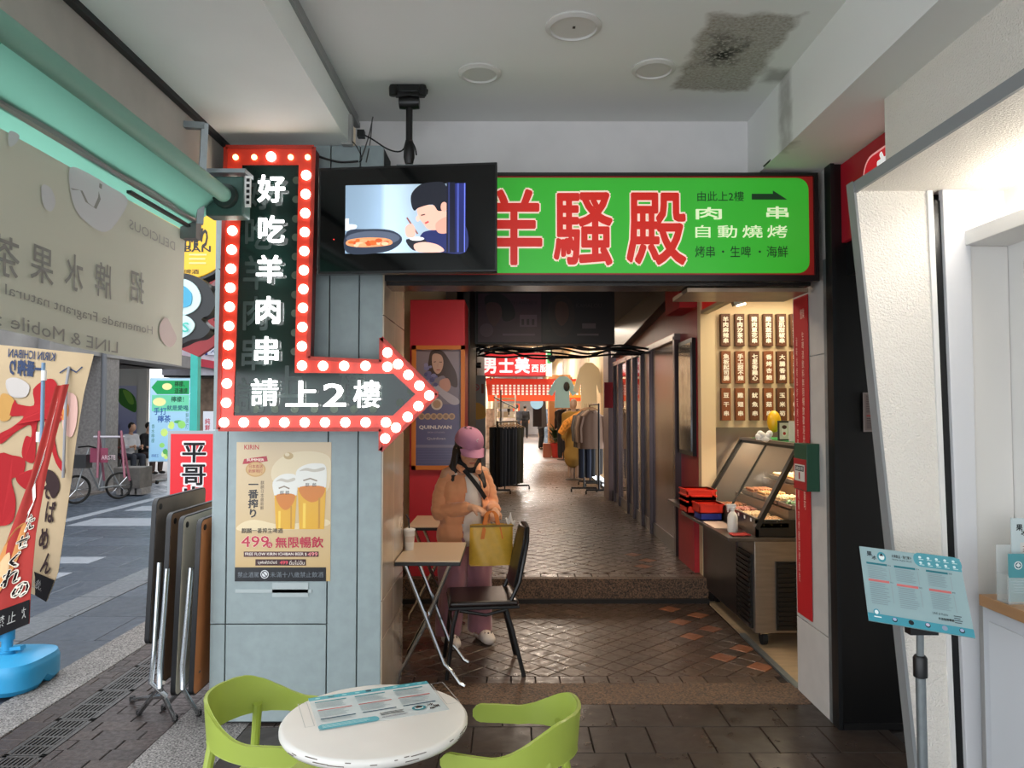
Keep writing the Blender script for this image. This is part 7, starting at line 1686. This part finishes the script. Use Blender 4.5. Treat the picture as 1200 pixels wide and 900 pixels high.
# hair
hr = [('e', hp(0, .02, .035), (.093, .106, .106), tilt), ('c', hp(-.065, .02, .0), .030, (-.098, -.015, 1.17), .032), ('c', (-.098, -.015, 1.17), .032, (-.105, -.085, 1.04), .022), ('c', hp(.066, .02, .0), .026, (.09, -.03, 1.20), .026), ('c', (.09, -.03, 1.20), .026, (.105, -.10, 1.08), .016),
      ('c', hp(0, .06, 0), .06, (0, .06, 1.16), .075), ('c', (-.05, .07, 1.18), .06, (-.06, .09, 1.05), .04)]
def hcut(co):
    q_ = tilt.inverted() @ (co-hc)/1.12; return q_.y < -.045 and abs(q_.x) < .062 and q_.z < .075 and q_.z > -.12
hm_ = grow(hr, .008, 3)
for v in hm_.vertices: v.co += v.normal*noise.noise(Vector((v.co.x*45, v.co.y*45, v.co.z*6)))*.012
part_mesh('hair', hm_, hairm, wm, cut=hcut)
# neck warmer pulled under the chin, strap across the chest
part_mesh('neck_warmer', grow([('c', hp(-.055, -.02, -.085), .026, hp(0, -.065, -.105), .03), ('c', hp(0, -.065, -.105), .03, hp(.055, -.02, -.085), .026), ('c', (-.04, -.04, 1.2), .035, (.04, -.05, 1.2), .035)], .008, 3), M('fabric_black', '#101012', .8), wm)
MB().surf(lambda u, v: (-.06+.15*u+.02*v, -.105-.028*sin(pi*u)-.025*u, 1.19-.20*u+.022*v), 14, 2, .004).build('strap', M('fabric_black', '#101012', .8), wm, world=False)
# cap
capm = M('cap_mauve', '#b47a94', .8, bump=.08, scale=80)
def capf(u, v):
    a = 2*pi*u; e = v*pi/2; return tuple(hp(.089*cos(a)*cos(e), .012+.108*sin(a)*cos(e), .035+.095*sin(e)**.85 if e > 0 else .035))
MB().surf(capf, 36, 12, .003).build('cap_crown', capm, wm, world=False, smooth=60)
def brim(u, v):
    x = -1+2*u; r = v; return tuple(hp(x*.078*(1-.12*r*abs(x)), -.082*sqrt(max(0, 1-x*x*.62))-.075*r*sqrt(max(0, 1-x*x*.9)), .040-.030*r-.018*x*x))
MB().surf(brim, 24, 8, .004).build('cap_brim', capm, wm, world=False, smooth=60)
MB().sphere(hp(0, .012, .131), .007, 8, 6).build('cap_button', capm, wm, world=False)
MB().tube([hp(.012, -.088, .085), hp(.005, -.086, .095), hp(.016, -.084, .102)], .0025, 5).build('cap_mark', M('mark_white', '#e9dfe4', .6), wm, world=False)
# the bag she holds (its character print left out)
bag = thing('tote_bag', 'mustard yellow square shopping bag with orange straps held by the woman', 'bag', (-.125, 4.90, .60), radians(8))
ym = M('bag_mustard', '#d8a838', .45, bump=.1, scale=25, vary=.06)
def bgf(sgn):
    def fn(u, v):
        x = -.145+.29*u; z = .26*v; return (x*(1-.03*v), sgn*(.05*(1-.35*v)*(sin(pi*u)**.35))+.006*sin(x*40+z*20), z)
    return fn
m = MB(); m.surf(bgf(-1), 20, 14, .003); m.surf(lambda u, v: bgf(1)(1-u, v), 20, 14, .003); m.box(-.14, .14, -.045, .045, 0, .004)
m.build('body', ym, bag, world=False, smooth=60)
MB().box(-.142, .142, -.047, -.043, .248, .262).build('top_binding', M('binding_dark', '#8a6a24', .6), bag, world=False)
osm = M('strap_orange', '#d8782c', .7)
for s in (-1, 1):
    MB().surf(lambda u, v: ((-.062+.125*u)*1.0+(.0 if u < .5 else 0)+.012*(2*v-1), s*.036*(1-.6*sin(pi*u))-.0, .17+.10*min(1, u*4)*1.0+.075*sin(pi*u)-(.10*max(0, (u-.75)*4))), 20, 2, .003).build('strap', osm, bag, world=False)
MB().surf(lambda u, v: (.09+.07*u, -.01+.05*v, .26+.06*sin(pi*u)*sin(pi*v)+.02*sin(u*14)), 10, 8, .002).build('plastic_wrap', M('wrap_white', '#d9d6d2', .3, alpha=.7), bag, world=False)
# ---- simple fuller figures for the people farther off
def figure(label, loc, rz, h, top, bottom, hair_c='#16100d', seated=False, arm=(0.0, 0.0), shoes='#2a2624', group=None, sk=skin2, long_hair=False, skirt=False, lean=0.0, voxel=.02):
    t = thing('person', label, 'person', loc, rz, group); k = h/1.7
    def V(x, y, z): return Vector((x*k, y*k, z*k))
    if seated: zh = .50; ts = zh
    else: zh = .90
    def U(x, y, z):
        dz = z-zh; return V(x, y-lean*dz, z)
    o = zh-.90
    b = [('e', U(0, -.015, 1.60+o), (.075*k, .09*k, .11*k)), ('c', U(0, .01, 1.40+o), .05*k, U(0, 0, 1.53+o), .048*k), ('c', U(-.14, 0, 1.38+o), .055*k, U(.14, 0, 1.38+o), .055*k), ('e', U(0, 0, 1.22+o), (.15*k, .1*k, .2*k)), ('e', U(0, 0, .98+o), (.145*k, .11*k, .15*k)), ('c', U(0, -.10, 1.595+o), .014*k, U(0, -.105, 1.575+o), .016*k)]
    tp = [('c', U(-.15, 0, 1.37+o), .075*k, U(.15, 0, 1.37+o), .075*k), ('e', U(0, 0, 1.2+o), (.185*k, .13*k, .24*k)), ('c', U(-.05, 0, .98+o), .13*k, U(.05, 0, .98+o), .13*k)]
    for s in (-1, 1):
        a = arm[0 if s < 0 else 1]; el = U(s*.21, -.03-.08*a, 1.10+o); wr = U(s*(.22-.12*a), -.05-.28*a, (.86 if a == 0 else .86+.28*a)+o)
        b += [('c', U(s*.17, 0, 1.38+o), .05*k, el, .038*k), ('c', el, .037*k, wr, .026*k), ('e', wr+V(0, -.03*a, -.05*(1-a)), (.03*k, .045*k, .045*k))]
        tp += [('c', U(s*.17, 0, 1.37+o), .068*k, el, .055*k), ('c', el, .053*k, (el+wr)/2, .045*k)]
        for q_ in range(4): b += [('c', wr+V((q_-1.5)*.014, -.04, -.05), .009*k, wr+V((q_-1.5)*.016, -.055, -.095), .008*k)]
    bt = [('c', U(-.05, 0, .93+o), .12*k, U(.05, 0, .93+o), .12*k)]
    for s in (-1, 1):
        if seated:
            hp_, kn, an = V(s*.09, 0, zh-.02), V(s*.13, -.42, zh-.02), V(s*.12, -.40, .08)
        else: hp_, kn, an = V(s*.09, 0, .88), V(s*.10, -.03, .48), V(s*.10, .02, .08)
        b += [('c', hp_, .08*k, kn, .055*k), ('c', kn, .055*k, an, .038*k), ('c', an+V(0, 0, -.02), .036*k, an+V(0, -.13, -.045), .03*k)]
        if not skirt: bt += [('c', hp_, .095*k, kn, .075*k), ('c', kn, .075*k, an+V(0, 0, .02), .06*k)]
        me = grow([('e', an+V(0, -.07, -.035), (.045*k, .12*k, .04*k))], voxel, 2); part_mesh('shoe', me, M('shoe_'+shoes[1:], shoes, .5), t)
    if skirt: bt += [('c', V(0, 0, .85), .13*k, V(0, 0, .45), .19*k)]
    part_mesh('body', grow(b, voxel*.8, 2), sk, t); part_mesh('top', grow(tp, voxel, 2), M('top_'+top[1:], top, .85), t, disp=.012, dscale=9); part_mesh('skirt' if skirt else 'trousers', grow(bt, voxel, 2), M('bottom_'+bottom[1:], bottom, .85), t)
    hh = [('e', U(0, .015, 1.63+o), (.085*k, .095*k, .10*k))]
    if long_hair: hh += [('c', U(0, .05, 1.6+o), .07*k, U(0, .08, 1.38+o), .06*k)]
    part_mesh('hair', grow(hh, voxel*.8, 1), M('hair_'+hair_c[1:], hair_c, .7), t, cut=lambda co: co.y < U(0, -.055, 1.6+o).y and co.z < U(0, 0, 1.665+o).z)
    return t
# diners across the street
figure('seated diner in a white shirt bent over the street eatery table', (-9.42, 18.3, .02), radians(65), 1.68, '#c9ccd4', '#3a3f4a', seated=True, arm=(1, 1), lean=.25)
figure('seated diner in black on the stool nearest the lit sign board', (-9.28, 18.9, .02), radians(70), 1.68, '#17171c', '#4a3c38', seated=True, arm=(.8, .8), lean=.2)
figure('seated diner in grey-brown half hidden behind the diner in white', (-10.0, 19.0, .02), radians(-60), 1.66, '#6a5a50', '#2b2b30', seated=True, arm=(1, .6), lean=.2)
# shoppers deep in the passage
figure('shopper in black standing beside the aisle, facing another shopper', (1.12, 27.2, .2), radians(70), 1.66, '#17161a', '#131316', arm=(.6, .3), voxel=.03)
figure('shopper in a dark dress with a pink bag at the hip', (1.62, 27.6, .2), radians(-50), 1.62, '#27232c', '#2b2730', arm=(.4, .2), long_hair=True, skirt=True, voxel=.03)
figure('walker in dark clothes with a bent back on the left of the aisle', (.28, 32, .2), radians(190), 1.68, '#202026', '#1a1a20', arm=(.3, .5), voxel=.035)
figure('walker in white carrying a pale bag far along the aisle', (-.05, 29.5, .2), radians(170), 1.60, '#d8d4da', '#c9b8bc', arm=(.2, .2), long_hair=True, voxel=.035)
figure('walker in black farthest along the aisle', (.75, 38, .2), radians(180), 1.70, '#1b1b20', '#202024', voxel=.035)
pbg = thing('pink_bag', 'small pink bag carried by the shopper in the dark dress', 'bag', (1.82, 27.4, .9)); MB().box(1.72, 1.90, 27.35, 27.5, .85, 1.35).build('body', M('bag_pink', '#d89a98', .6), pbg, bevel=.01)
